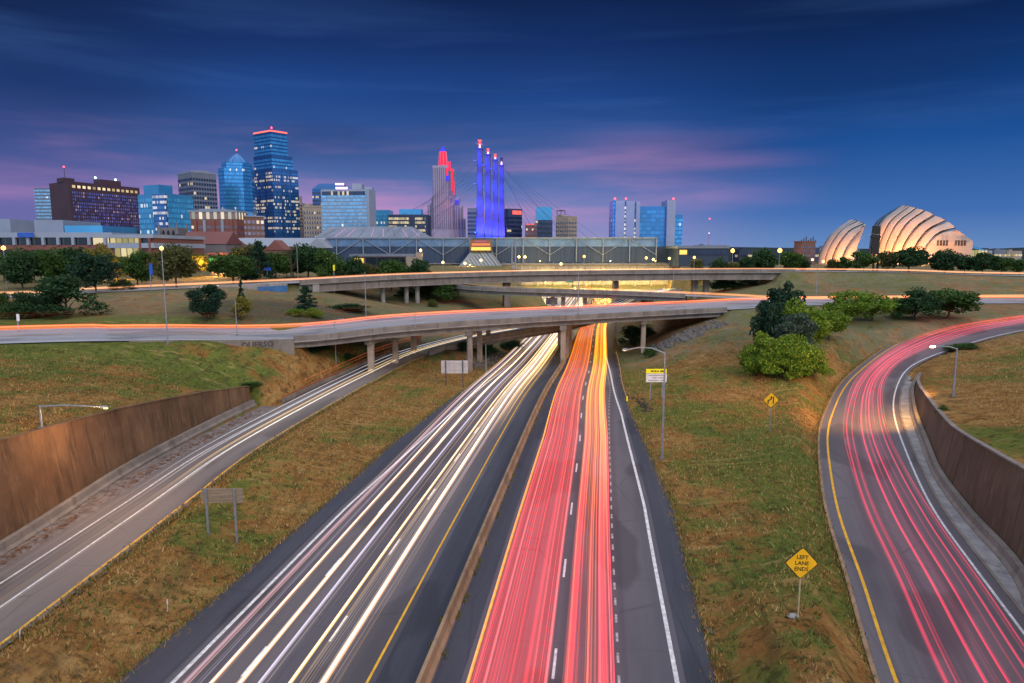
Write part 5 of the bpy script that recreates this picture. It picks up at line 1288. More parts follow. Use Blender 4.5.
# 3 long white roofed building with brick, far left
Yc = 262; f = flat_foot(-70, 108, Yc, 45); r_ = bld("convention_building", "long low building with white roof band over dark windows and brick, far left", f)
z1 = zt(60, 232.5, Yc); zb = zt(60, 237.5, Yc); zc = zt(60, 245, Yc); zd = zt(60, 250, Yc)
shaft(r_, f, GZ0, zb, B_DARK, "body"); m = MB(); m.prism(grow(f, 1.2), zb, z1); m.build("roof_band", B_WHITE, r_)
m = MB(); m.prism(grow(f, .5), zd, zc); m.build("brick_band", B_BRICK, r_)
fg = [(f[0][0], Yc-.2), (f[1][0]-.5, Yc-.2), (f[1][0]-.5, Yc+1), (f[0][0], Yc+1)]; m = MB(); m.prism(fg, zc+.1, zb-.1); m.build("window_band", W_LOB, r_)
for px_ in (-20, -4, 13, 27, 42, 57, 72, 88, 104):
    x = px_x(px_, Yc); m = MB(); m.box((x, Yc-.7, (zc+zb)/2), (.95, 1.0, zb-zc)); m.build("column", B_WHITE, r_)
    m = MB(); m.box((x, Yc-.75, (GZ0+zd)/2), (1.1, .8, zd-GZ0)); m.build("brick_column", B_BRICK, r_)
for a_, b2, tp in ((-20, 9, 219), (33, 62, 220), (63, 101, 225.5)):
    ff = flat_foot(a_, b2, Yc+12, 25); shaft(r_, ff, z1, zt(a_, tp, Yc+12), B_PALE if tp < 225 else B_TEAL, "roof_block")
m = MB(); a_, b2 = px_x(19, Yc), px_x(35, Yc); m.box(((a_+b2)/2, Yc-1.9, (zb+z1)/2), (b2-a_, .3, z1-zb-.2)); m.build("banner", M_BLUESIGN, r_)
f = flat_foot(107, 152, 250, 40); r_ = bld("glass_hall_wing", "low lit glass wing with white roof band, right end of the long left building", f)
z1 = zt(120, 234.5, 250); zb = zt(120, 238, 250); zc = zt(120, 243, 250); zd = zt(120, 248, 250)
shaft(r_, f, GZ0, zb, B_BRICK, "body"); m = MB(); m.prism(grow(f, .9), zb, z1); m.build("roof_band", B_WHITE, r_); m = MB(); m.prism(grow(f, .7), zd, zc); m.build("floor_band", B_WHITE, r_)
for (a_, b2, z0_, z1_, mm) in ((108, 138, zc, zb, W_LOBL), (139, 147.5, zc, zb, W_LOB), (112, 136, zd-3.5, zd, W_LOBL)):
    m = MB(); m.prism([(px_x(a_, 250), 249.8), (px_x(b2, 250), 249.8), (px_x(b2, 250), 251), (px_x(a_, 250), 251)], z0_+.05, z1_-.05); m.build("window_band", mm, r_)
for px_ in (139, 148.5): m = MB(); m.box((px_x(px_, 250), 249.4, (GZ0+zb)/2), (.8, .7, zb-GZ0)); m.build("brick_column", B_BRICK, r_)
# 4 teal glass building
f = corner_foot(139, 166, 193.5, 470, 14, 24); r_ = bld("office_building", "blocky teal glass office with lit floors right of the plum hotel", f); z1 = zt(166, 193, 470); shaft(r_, f, GZ0, z1, B_TEAL); bands(r_, f, 16, z1, 3.6, .66, W_TEAL)
f2 = corner_foot(145, 160, 174, 482, 8, 10); shaft(r_, f2, z1-.2, zt(160, 184.5, 482), B_TEAL, "penthouse")
f3 = [(px_x(154, 474), 473.0), (px_x(167, 470.5), 469.3), (px_x(167, 470.5), 472), (px_x(154, 474), 476)]; shaft(r_, f3, GZ0, z1-.6, B_DBLUE, "dark_bay"); bands(r_, f3, 18, z1-.6, 3.6, .5, W_DBLUE)
# 5 grey grid tower
f = corner_foot(180, 194, 218, 640, 20, 20); r_ = bld("office_tower", "grey tower with a grid of dark windows left of the domed tower", f); z1 = zt(194, 172, 640); shaft(r_, f, GZ0, z1, B_GREY); bands(r_, f, 40, z1-2, 4.2, .56, W_GREY); parapet(r_, f, z1, B_PALE); f2 = [tuple(Vector(f[1]).lerp(Vector(p), .5)+Vector((2, 6))) for p in f]; shaft(r_, f2, z1, z1+2.5, B_PALE, "penthouse")
# 6 brick blocks
f = flat_foot(190, 236, 400, 30); r_ = bld("brick_building", "brick block with tall lit windows along its top, below the grey tower", f); z1 = zt(212, 211, 400); shaft(r_, f, GZ0, z1, B_BRICK); bands(r_, f, 18, z1-5.5, 3.4, .5, W_BRICK)
m = MB(); m.prism(grow(f, .25), z1-4.6, z1-.6); m.build("window_band", W_TOPW, r_); m = MB(); m.prism(grow(f, .8), z1-.6, z1+.4); m.build("cornice", B_PALE, r_); f2 = flat_foot(199, 226, 406, 15); shaft(r_, f2, z1, z1+1.6, B_PALE, "penthouse")
for k in range(5): x = px_x(195+9*k, 400); m = MB(); m.box((x, 399.6, (GZ0+z1-5)/2), (1.5, .9, z1-5-GZ0)); m.build("pilaster", B_PALE if k % 2 else B_BRICK, r_)
f = corner_foot(231, 240, 263.5, 410, 8, 8); r_ = bld("brick_building", "smaller brown brick block with pale bays under the tall tower", f); z1 = zt(240, 216.5, 410); shaft(r_, f, GZ0, z1, B_BRICK2); bands(r_, f, 18, z1, 3.4, .58, W_BRICK2); m = MB(); m.prism(grow(f, .6), z1, z1+.7); m.build("cornice", B_PALE, r_); f2 = corner_foot(237, 243, 255, 414, 4, 4); shaft(r_, f2, z1+.7, z1+2.6, B_BLUE, "penthouse", [tuple(Vector(p).lerp(Vector(f2[0])+(Vector(f2[2])-Vector(f2[0]))*.5, .5)) for p in f2])
# 7 domed blue tower
def octa(cx_, cy_, r, k=.42, rot=.0):
    pts = []
    for a in range(4):
        for s in (-k, k): w = rot+a*math.pi/2; pts.append((cx_+r*(math.cos(w)-math.sin(w)*s), cy_+r*(math.sin(w)+math.cos(w)*s)))
    return pts
Yd = 720; cx_ = px_x(238.5, Yd+16); rD = (px_x(254.5, Yd)-px_x(223, Yd))/2
r_ = thing("domed_tower", (cx_, Yd+16, GZ0), "blue glass tower with a pointed dome and red beacon", "building")
f = octa(cx_, Yd+16, rD, .55, .2); z1 = zt(238, 168, Yd); shaft(r_, f, GZ0, z1, B_BLUE); bands(r_, f, 45, z1, 3.9, .6, W_BLUE)
f2 = octa(cx_+1, Yd+16, rD*.86, .55, .2); z2 = zt(238, 162, Yd); shaft(r_, f2, z1, z2, B_BLUE, "upper_shaft"); bands(r_, f2, z1, z2, 3.0, .6, W_BLUE, .5)
m = MB(); rings = 9; zz = zt(238, 151, Yd); vs = []; N = 16
for k in range(rings+1):
    t = k/rings; rr_ = rD*.74*(1-t**1.35)+.15; vs += [(cx_+1.2+rr_*math.cos(2*math.pi*j/N), Yd+16+rr_*math.sin(2*math.pi*j/N), z2+(zz-z2)*t) for j in range(N)]
m.add(vs, [(i*N+j, i*N+(j+1) % N, (i+1)*N+(j+1) % N, (i+1)*N+j) for i in range(rings) for j in range(N)]); m.build("dome", B_BLUE, r_)
for k in range(8):
    w = math.pi/4*k; m = MB(); m.tube([(cx_+1.2+rD*.75*(1-(q/8)**1.35)*math.cos(w), Yd+16+rD*.75*(1-(q/8)**1.35)*math.sin(w), z2+(zz-z2)*q/8) for q in range(9)], .3, 4); m.build("dome_rib", B_DBLUE, r_)
beacon(r_, cx_+1.2, Yd+16, zz, 2.6, .8)
# 8 the tallest tower
f = corner_foot(254, 274, 299.5, 760, 26, 22); r_ = bld("skyscraper", "tallest stepped glass skyscraper with a glowing red line along its roof", f)
zA, zB, zC = zt(274, 168, 760), zt(274, 154, 760), zt(274, 129, 760)
shaft(r_, f, GZ0, zA, B_DBLUE); bands(r_, f, 42, zA, 3.7, .6, W_DBLUE)
f2 = corner_foot(256, 274, 294.5, 764, 22, 19); shaft(r_, f2, zA-.1, zB, B_DBLUE, "middle_shaft"); bands(r_, f2, zA, zB, 3.8, .6, W_BLUE, .8)
f3 = corner_foot(257.5, 274, 290, 767, 19, 16); shaft(r_, f3, zB-.1, zC, B_DBLUE, "upper_shaft"); bands(r_, f3, zB, zC-3, 3.8, .62, W_BLUE, .8)
m = MB(); m.prism(grow(f3, .5), zC-1.3, zC+.3); m.build("red_roof_line", G_REDLINE, r_)
f4 = corner_foot(269, 274, 279, 778, 6, 6); shaft(r_, f4, zC+.3, zC+2.6, B_DBLUE, "penthouse"); q = Vector(f4[1]); beacon(r_, q.x, q.y+4, zC+2.5, 1.8, 1.0)
for t_ in (.33, .66):
    for (u, v) in ((0, 1), (1, 2)):
        p_ = Vector(f[u]).lerp(Vector(f[v]), t_); m = MB(); m.box((p_.x, p_.y-.3, (GZ0+zA)/2), (1.3, 1.3, zA-GZ0)); m.build("pier", B_DBLUE, r_)
# 9-13
f = flat_foot(297, 303, 820, 14); r_ = bld("office_tower", "thin pale tower just right of the tallest skyscraper", f); z1 = zt(300, 203, 820); shaft(r_, f, GZ0, z1, B_LIME); bands(r_, f, 50, z1, 4, .5, W_TAN); f2 = flat_foot(298, 301, 824, 6); shaft(r_, f2, z1, zt(299, 196, 820), B_LIME, "turret")
f = flat_foot(303.5, 324, 600, 22); r_ = bld("office_building", "beige stone building left of the white slab hotel", f); z1 = zt(312, 207, 600); shaft(r_, f, GZ0, z1, B_TAN); bands(r_, f, 20, z1-2, 4.2, .5, W_TAN); parapet(r_, f, z1, B_TAN); f2 = flat_foot(305, 310, 603, 8); shaft(r_, f2, z1, z1+3, B_TAN, "penthouse")
Yd = 760; x0, x1 = px_x(313, Yd), px_x(342, Yd); f = [(x0, Yd), (x1, Yd), (x1, Yd+26), (x0, Yd+26)]; r_ = bld("office_tower", "dark blue tower with chamfered roof behind the white slab hotel", f); z1 = zt(325, 189, Yd); shaft(r_, f, GZ0, z1, B_DBLUE); bands(r_, f, 55, z1, 4, .55, W_DARK)
m = MB(); zc = zt(325, 183, Yd); m.prism(f, z1, zc, [(x0+6, Yd+6), (x1, Yd+6), (x1, Yd+20), (x0+6, Yd+20)]); m.build("roof", B_DBLUE, r_); m = MB(); m.box(((x0+x1)/2+13, Yd+5, zc-.8), (9, 3, 2)); m.build("roof_sign", G_PINKL, r_)
f = corner_foot(321.5, 369.5, 376, 540, 4, 14); r_ = bld("hotel_building", "white slab hotel with a fine window grid left of centre", f); z1 = zt(345, 189, 540); shaft(r_, f, GZ0, z1, B_WHITE); 
A, C2, B2 = [Vector(f[i]) for i in (0, 1, 2)]; ax = (C2-A).normalized(); ay = (B2-C2).normalized()
fw = [tuple(A+ax*.8-ay*.2), tuple(C2-ax*2.2-ay*.2), tuple(C2-ax*2.2+ay*.6), tuple(A+ax*.8+ay*.6)]; bands(r_, fw, 17, z1-1.2, 2.75, .68, W_WHITE, .6)
m = MB(); m.prism([tuple(A+ax*1-ay*.3), tuple(C2-ax*3-ay*.3), tuple(C2-ax*3+ay*.6), tuple(A+ax*1+ay*.6)], z1-4.6, z1-1.6); m.build("top_window_band", W_DARK, r_)
f2 = flat_foot(353, 362.5, 546, 9); shaft(r_, f2, z1-.1, zt(357, 183.5, 546), B_WHITE, "penthouse"); f2 = flat_foot(365, 372.5, 546, 7); shaft(r_, f2, z1-.1, zt(357, 187, 546), B_WHITE, "penthouse"); m = MB(); m.box((px_x(342, 540), 541, z1+.8), (9, 1, 1.6)); m.build("roof_sign", G_PINKL, r_)
f = flat_foot(375, 389.5, 640, 20); r_ = bld("office_building", "plain light blue glass block right of the white slab hotel", f); z1 = zt(380, 210, 640); shaft(r_, f, GZ0, z1, B_TEAL); bands(r_, f, 20, z1, 3.8, .6, W_TEAL)
f = flat_foot(388, 427.5, 560, 22); r_ = bld("office_building", "office block with bright yellow lit floors left of the stepped stone tower", f); z1 = zt(405, 214.5, 560); shaft(r_, f, GZ0, z1, B_DARK)
for a_, b2 in ((388.7, 408.5), (415, 425)):
    fw = [(px_x(a_, 560), 559.8), (px_x(b2, 560), 559.8), (px_x(b2, 560), 561), (px_x(a_, 560), 561)]; bands(r_, fw, 16, z1-.6, 3.1, .62, W_LIT, 1.1)
f2 = flat_foot(399, 421, 566, 14); shaft(r_, f2, z1-.1, zt(410, 209, 566), B_TEAL, "penthouse")
# 14 stepped stone tower with red and blue lights
Yp = 700; r_ = thing("stepped_stone_tower", (px_x(441, Yp+15), Yp+15, GZ0), "stepped art deco stone tower with red and blue lit crown", "building")
for (a_, b2, tp, y_, d_) in ((433, 449, 165.5, Yp, 24), (431.6, 451, 196, Yp+1, 22), (427.6, 453.5, 203, Yp+3, 26), (446, 454.8, 169, Yp+6, 18), (448, 459, 198, Yp+8, 18), (448, 462, 205.5, Yp+10, 18), (449, 464.5, 218.5, Yp+12, 18)):
    f = flat_foot(a_, b2, y_, d_); z1 = zt(a_, tp, y_); shaft(r_, f, GZ0, z1, B_LIME, "tower_block"); n_ = max(2, int((b2-a_)/2.2))
    for k in range(n_+1):
        x = f[0][0]+.5+(f[1][0]-f[0][0]-1)*k/n_; m = MB(); m.box((x, y_-.12, (45+z1)/2-1), (.8, .5, z1-47)); m.build("window_strip", B_LIMED, r_)
zA, zB, zC = zt(441, 165.5, Yp), zt(441, 150, Yp), zt(441, 144.5, Yp)
cxp = px_x(443.7, Yp+12)
m = MB(); f = octa(cxp, Yp+12, 4.6, .5); m.prism(f, zA, zB, octa(cxp, Yp+12, 3.4, .5)); m.build("lantern", G_LANT, r_)
for k in range(8):
    w = math.pi/4*k+.2; m = MB(); m.tube([(cxp+4.7*math.cos(w), Yp+12+4.7*math.sin(w), zA), (cxp+3.5*math.cos(w), Yp+12+3.5*math.sin(w), zB)], .42, 4); m.build("lantern_rib", B_LIME, r_)
m = MB(); m.prism(octa(cxp, Yp+12, 3.4, .5), zB, zC, octa(cxp, Yp+12, .3, .5)); m.build("lantern_cap", G_LANTB, r_)
m = MB(); m.prism(octa(cxp, Yp+12, 5.6, .5), zA-.6, zA+1.2); m.build("lantern_base", B_LIME, r_)
for (px_, py_, w_, h_, mm, y_) in ((447, 172, 1.6, 8, G_LANT, Yp-.2), (449.5, 166, 2.2, 9, G_LANT, Yp-.2), (447.5, 178, 3.2, 5, G_LANTB, Yp-.3), (452.3, 180, 1.5, 22, G_LANT, Yp+5.8), (453.8, 188, 1.2, 14, G_LANT, Yp+5.8), (451, 201, 7.0, 4.5, G_LANTB, Yp+7.6), (457, 202, 3.0, 4.5, G_LANTB, Yp+7.6), (456, 219, 3.0, 1.6, G_LITY, Yp+11.5), (460, 219.5, 4.0, 1.6, G_LITY, Yp+11.5)):
    q = Q(px_, py_, y_); m = MB(); m.box((q.x, y_-.25, q.z), (w_, .5, h_)); m.build("setback_glow", mm, r_)  # glowing boxes stand in for floodlight on the setback stone
lamp_light("tower_flood", Q(449, 205, Yp-12), 2600, (1,.08,.14), r_, 1.5); lamp_light("tower_flood", Q(460, 200, Yp-4), 3500, (.15,.12,1), r_, 1.5)
# 16-20
f = flat_foot(467.5, 479, 690, 16); r_ = bld("office_building", "small dim block just left of the blue pylons", f); z1 = zt(472, 208, 690); shaft(r_, f, GZ0, z1, B_GREY); bands(r_, f, 30, z1, 4, .5, W_DARK)
f = corner_foot(504, 508, 522, 620, 6, 8); r_ = bld("office_building", "dark block with a red lit sign right of the blue pylons", f); z1 = zt(508, 208.5, 620); shaft(r_, f, GZ0, z1, B_DARK); bands(r_, f, 20, z1-6, 3.8, .5, W_DARK); A, C2, B2 = [Vector(f[i]) for i in (0, 1, 2)]
m = MB(); p_ = C2.lerp(B2, .32); q = C2.lerp(B2, .95); o_ = Vector((.1, -.4)); m.prism([tuple(p_+o_), tuple(q+o_), tuple(q+o_+Vector((-.1,.3))), tuple(p_+o_+Vector((-.1,.3)))], z1-5, z1-1.6); m.build("red_sign", G_REDGLOW, r_)
f = flat_foot(525.5, 537, 560, 14); r_ = bld("brick_building", "low reddish block left of the blue topped cube tower", f); z1 = zt(530, 223.5, 560); shaft(r_, f, GZ0, z1, B_BRICK); bands(r_, f, 18, z1, 3.4, .5, W_BRICK); m = MB(); m.box((px_x(530, 560), 559.7, z1-.6), (7, .5, .7)); m.build("red_sign", G_REDGLOW, r_)
f = flat_foot(536, 552.5, 600, 18); r_ = bld("office_building", "dark cube tower with light blue glass top right of the pylons", f); z1 = zt(544, 220, 600); shaft(r_, f, GZ0, z1, B_DARK); bands(r_, f, 18, z1, 4, .5, W_DARK); f2 = flat_foot(536.3, 552.2, 600.2, 17.5); z2 = zt(544, 207, 600); shaft(r_, f2, z1, z2, B_TEAL, "glass_top")
f = corner_foot(556, 568, 577, 700, 8, 8); r_ = bld("stone_tower", "tan stone block with water tank frame right of the cube tower", f); z1 = zt(568, 216, 700); shaft(r_, f, GZ0, z1, B_TAN); bands(r_, f, 25, z1-2, 4, .5, W_TAN); f2 = corner_foot(557, 561, 565, 704, 4, 4); shaft(r_, f2, z1-.1, z1+1.6, B_TAN, "penthouse")
for k in range(4): m = MB(); p_ = Vector(f2[k]); m.tube([(p_.x, p_.y, z1+1.5), (p_.x, p_.y, z1+5.5)], .3, 4); m.build("tank_frame", M_DSTEEL, r_)
m = MB(); m.prism(grow(f2, .4), z1+5.4, z1+6); m.build("tank_frame", M_DSTEEL, r_)
# 21 hotel right
Yh = 520; r_ = thing("hotel_building", (px_x(645, Yh), Yh+10, GZ0), "blue glass hotel with white end towers and two lit stair strips on the right", "building")
f = flat_foot(638, 668, Yh+3, 18); zB = zt(650, 206, Yh); shaft(r_, f, GZ0, zB, B_BLUE, "glass_block"); bands(r_, f, 16, zB, 3.1, .72, wmat("hotel_blue_windows", (.05,.24,.48), (.03,.15,.32), 3.4, .05, glassf=.93))
for a_, b2, tp, mm in ((613, 615.5, 200.5, B_BLUE), (615.5, 624.5, 200.5, B_WHITE), (626.2, 634.5, 201, B_WHITE), (636.2, 640, 201.5, B_WHITE), (667, 675.5, 200, B_WHITE), (675.5, 683, 214.5, B_BLUE)):
    f = flat_foot(a_, b2, Yh+(2 if mm is B_BLUE else 0), 20); z1 = zt(a_, tp, Yh); o = shaft(r_, f, GZ0, z1, mm, "tower_block")
    if mm is B_BLUE: bands(r_, f, 16, z1, 3.1, .7, W_BLUE)
for a_, b2, mm in ((624.4, 626.3, W_LIT), (634.4, 636.3, W_LIT)):
    f = flat_foot(a_, b2, Yh+1.4, 18); z1 = zt(a_, 201.5, Yh); shaft(r_, f, GZ0, z1, B_BLUE, "stair_strip"); bands(r_, f, 16, z1-3, 3.1, .6, wmat("stair_windows_%d" % int(a_), (.05,.2,.4), (.05,.1,.2), 3, .95 if a_ < 630 else .45, (1,.76,.3), .95, strength=1.2))
for px_ in (615, 626, 673.5): q = Q(px_, 199.5, Yh+3); m = MB(); m.sphere((q.x, q.y, q.z+.6), .7, 8); m.build("beacon", G_RED, r_)
# 22 low dark building, 23 brick tower, mast
f = flat_foot(680, 730, 400, 30); r_ = bld("convention_building", "low dark blue extension at the right end of the convention hall", f); z1 = zt(700, 246.3, 400); shaft(r_, f, GZ0, z1, B_DARK, "body"); m = MB(); m.prism(grow(f, .8), z1-1.2, z1+.4); m.build("roof_band", B_GREY, r_); m = MB(); m.box((px_x(684.5, 400), 399.7, z1-3.4), (4.2, .5, 2.6)); m.build("lit_window", G_LITY, r_); m = MB(); m.prism(flat_foot(690, 729, 399.7, 1), z1-5, z1-2); m.build("window_band", W_DARK, r_)
f = corner_foot(796, 803.5, 817.5, 420, 6, 7); r_ = bld("brick_building", "small brick tower with an orange lit side left of the round shells", f); z1 = zt(803, 242, 420); shaft(r_, f, GZ0, z1, B_BRICK2); bands(r_, f, 16, z1-1, 2.6, .5, W_BRICK2); m = MB(); m.prism(grow(f, .4), z1, z1+.6); m.build("cornice", B_BRICK, r_)
q = Vector(f[0]); lamp_light("wall_flood", (q.x-5, q.y-9, 19), 2600, (1,.5,.2), r_, .5)
for k in range(7): p_ = Vector(f[1]).lerp(Vector(f[2]), k/6)+Vector((0, .6)); m = MB(); m.box((p_.x, p_.y, z1+.9+.5*(k % 3)), (.5, .5, 1.0+(k % 3))); m.build("chimney", M_DSTEEL, r_)
q = Q(708.5, 246, 900); zt_ = zt(708.5, 218, 900); r_ = thing("radio_mast", (q.x, 900, GZ0), "thin red and white radio mast in the distance right of the blue hotel", "mast"); m = MB(); m.tube([(q.x, 900, GZ0), (q.x, 900, zt_)], .55, 5, .25); m.build("mast", rough_mat("mast_paint", (.30,.12,.16), (.5,.3,.35), .1, .7), r_)
for fr_ in (.62, .98): m = MB(); m.sphere((q.x, 899.5, GZ0+(zt_-GZ0)*fr_), .8, 8); m.build("beacon", G_PINKL if fr_ < .9 else G_RED, r_)
# low distant houses on the horizon
for k, (a_, b2, tp, mm, nm) in enumerate(((741, 757, 249.5, B_DARK, "low dark distant building left of the amber street lamp"), (822, 829, 247.5, B_GREY, "pale distant block between the brick tower and the left shell"), (984, 996, 250.5, B_LIME, "pale distant building right of the large shell"), (998, 1010, 249.5, B_GREY, "grey distant building near the right edge"), (1011, 1026, 250.8, B_TAN, "tan distant building cut by the right edge"), (700, 728, 245.2, B_GREY, "grey distant roof behind the dark extension"))):
    f = flat_foot(a_, b2, 560+20*k, 20); r_ = bld("distant_building", nm, f); shaft(r_, f, GZ0, zt(a_, tp, 560+20*k), mm, "body"); m = MB(); m.prism(grow(f, .2), GZ0+4, GZ0+6); m.build("window_band", W_LIT if k > 1 else W_DARK, r_); shaft(r_, flat_foot(a_+2, a_+5, 565+20*k, 5), zt(a_, tp, 560+20*k), zt(a_, tp, 560+20*k)+1.2, mm, "roof_block")
# 25 gabled halls, church tower, shop
def gable(name, label, a_, b2, ytop, yeave, Y, d, wallm, roofm, cat="building", ridge_x=False):
    x0, x1 = px_x(a_, Y), px_x(b2, Y); ze, zr = zt(a_, yeave, Y), zt(a_, ytop, Y); r_ = thing(name, ((x0+x1)/2, Y+d/2, GZ0), label, cat)
    m = MB(); m.prism([(x0, Y), (x1, Y), (x1, Y+d), (x0, Y+d)], GZ0, ze); m.build("wall", wallm, r_); m = MB()
    if ridge_x: m.add([(x0-.4, Y-.5, ze), (x1+.4, Y-.5, ze), (x1+.4, Y+d, ze), (x0-.4, Y+d, ze), (x0, Y+d/2, zr), (x1, Y+d/2, zr)], [(0,1,5,4),(2,3,4,5),(1,2,5),(3,0,4),(3,2,1,0)])
    else: m.add([(x0-.4, Y-.5, ze), (x1+.4, Y-.5, ze), (x1+.4, Y+d, ze), (x0-.4, Y+d, ze), ((x0+x1)/2, Y-.5, zr), ((x0+x1)/2, Y+d, zr)], [(0,4,5,3),(1,2,5,4),(0,1,4),(2,3,5),(3,2,1,0)])
    m.build("roof", roofm, r_); return r_, x0, x1, ze, zr
gable("hall", "long hall with pale metal roof behind the left trees", 212, 318, 237.5, 246.5, 330, 24, B_BRICK2, B_ROOFP, ridge_x=True)
gable("gabled_house", "small brick gable in front of the pale metal roof, left one", 222, 240, 240.5, 249, 316, 10, B_BRICK2, B_ROOFR)
gable("gabled_house", "brick gable in front of the pale metal roof, centre one", 264, 283, 240, 250, 316, 10, B_BRICK2, B_BRICK)
gable("gabled_house", "brick gable beside the convention hall roof, right one", 305, 326, 238.5, 248, 322, 10, B_DARK, B_ROOFP)
gable("church_hall", "red roofed church hall right of the grey gothic tower", 177, 224, 231, 244, 300, 18, B_STONE, B_ROOFR, ridge_x=True)
f = flat_foot(158, 176, 306, 9); r_ = bld("church_tower", "grey gothic church tower with dark arched openings on the left", f, "tower"); z1 = zt(166, 227.5, 306); shaft(r_, f, GZ0, z1, B_STONE, "wall")
for k in range(4): p_ = Vector(f[k]); m = MB(); m.prism([(p_.x-.7, p_.y-.7), (p_.x+.7, p_.y-.7), (p_.x+.7, p_.y+.7), (p_.x-.7, p_.y+.7)], z1-3, z1+2.2, [(p_.x-.1, p_.y-.1), (p_.x+.1, p_.y-.1), (p_.x+.1, p_.y+.1), (p_.x-.1, p_.y+.1)]); m.build("pinnacle", B_STONE, r_)
for px_ in (162, 167, 172): x = px_x(px_, 306); m = MB(); m.add([(x-.6, 305.9, z1-5.4), (x+.6, 305.9, z1-5.4), (x+.6, 305.9, z1-2), (x, 305.9, z1-1), (x-.6, 305.9, z1-2), (x-.6, 306.3, z1-5.4), (x+.6, 306.3, z1-5.4), (x+.6, 306.3, z1-2), (x, 306.3, z1-1), (x-.6, 306.3, z1-2)], [(0,1,2,3,4),(9,8,7,6,5)]); m.build("opening", M_BLACK, r_)
f = flat_foot(207, 226, 240, 10); r_ = bld("shop", "small lit shop with a green awning among the left trees", f, "shop"); z1 = zt(215, 255, 240); shaft(r_, f, GZ0-1, z1, B_TAN, "wall"); m = MB(); m.prism(grow(f, .7), z1, z1+.8); m.build("roof", B_ROOFR, r_)
x0, x1 = px_x(208, 240), px_x(217, 240); m = MB(); m.box(((x0+x1)/2, 239.2, zt(212, 260, 240)), (x1-x0, 1.3, 1.3)); m.build("awning", M_GREENSIGN, r_); m = MB(); m.box(((x0+x1)/2+2, 239.8, zt(212, 266, 240)), (x1-x0+2, .3, 2.2)); m.build("shop_window", G_LITY, r_)
lamp_light("orange_glow_light", (px_x(213, 236), 234, gz(px_x(213, 236), 234)+4), 6000, (1,.55,.12), r_, .5); lamp_light("orange_glow_light", (px_x(200, 226), 224, gz(px_x(200, 226), 224)+5), 5200, (1,.55,.10), r_, .5)
lamp_light("orange_glow_light", (px_x(122, 225), 222, gz(px_x(122, 225), 222)+3), 6500, (1,.48,.08), r_, .5)  # unseen lamp for the orange ground glow, well left of the shop

# ------------------------------------------------------------------ convention hall
Yb = 430; M_HALL = rough_mat("ribbed_dark_metal", (.026,.046,.088), (.045,.070,.125), .3, .55, .2, stretch=(3,.2,.02))
M_HALLT = rough_mat("light_blue_clerestory", (.09,.17,.30), (.14,.24,.40), .2, .4, .2)
f = flat_foot(309, 657, Yb, 90); r_ = bld("convention_hall", "long dark convention hall with white roof truss bridging the highway, centre", f); zT, zM, zB = zt(512, 237.8, Yb), zt(512, 246.5, Yb), zt(512, 262.5, Yb)
shaft(r_, f, zB, zT, M_HALL, "wall"); m = MB(); m.prism([(f[0][0]+.2, Yb-.25), (f[1][0]-.2, Yb-.25), (f[1][0]-.2, Yb+2), (f[0][0]+.2, Yb+2)], zM, zT-.4); m.build("clerestory", M_HALLT, r_)
f2 = flat_foot(657, 681, Yb+2, 60); shaft(r_, f2, zB, zt(670, 246.5, Yb), B_DARK, "end_block")
M_TRUSS = rough_mat("white_truss_steel", (.17,.20,.26), (.23,.26,.33), .5, .5)
xa, xb = f[0][0], f[1][0]; nb_ = 13; st = (xb-xa)/nb_; yt = Yb-1.1
for z_ in (zT-.1,):
    m = MB(); m.box(((xa+xb)/2, yt, z_), (xb-xa+1, .9, .7)); m.build("top_chord", M_TRUSS, r_)
for i in range(nb_+1):
    x = xa+st*i; m = MB(); m.box((x, yt, (zT+zB)/2), (.6, .6, zT-zB-.4)); m.build("truss_post", M_TRUSS, r_)
    if i < nb_:
        p_, q = (Vector((x, yt+.1, zT-.3)), Vector((x+st, yt+.1, zM-5.2))); 
        if i % 2: p_, q = Vector((x, yt+.1, zM-5.2)), Vector((x+st, yt+.1, zT-.3))
        m = MB(); m.tube([p_, q], .24, 5); m.build("truss_diagonal", M_TRUSS, r_)
# lit ground floor under the hall
M_ARC = rough_mat("pale_arcade_wall", (.34,.31,.24), (.46,.42,.33), .2, .8)
m = MB(); m.prism(flat_foot(420, 540, Yb+3, 60), GZ0-.5, zB+.1); m.build("arcade_wall", M_ARC, r_)
m = MB(); m.prism(flat_foot(612, 681, Yb+3, 60), GZ0-.5, zB+.1); m.build("arcade_wall", M_ARC, r_)
for i in range(26):
    px_ = 424+10*i; x = px_x(px_, Yb); m = MB(); m.box((x, Yb+.5, (GZ0+zB)/2), (.7, .7, zB-GZ0)); m.build("arcade_column", M_ARC, r_)
m = MB(); m.prism(flat_foot(405, 690, Yb-6, 7), zB-.9, zB-.3); m.build("canopy", B_GREY, r_)
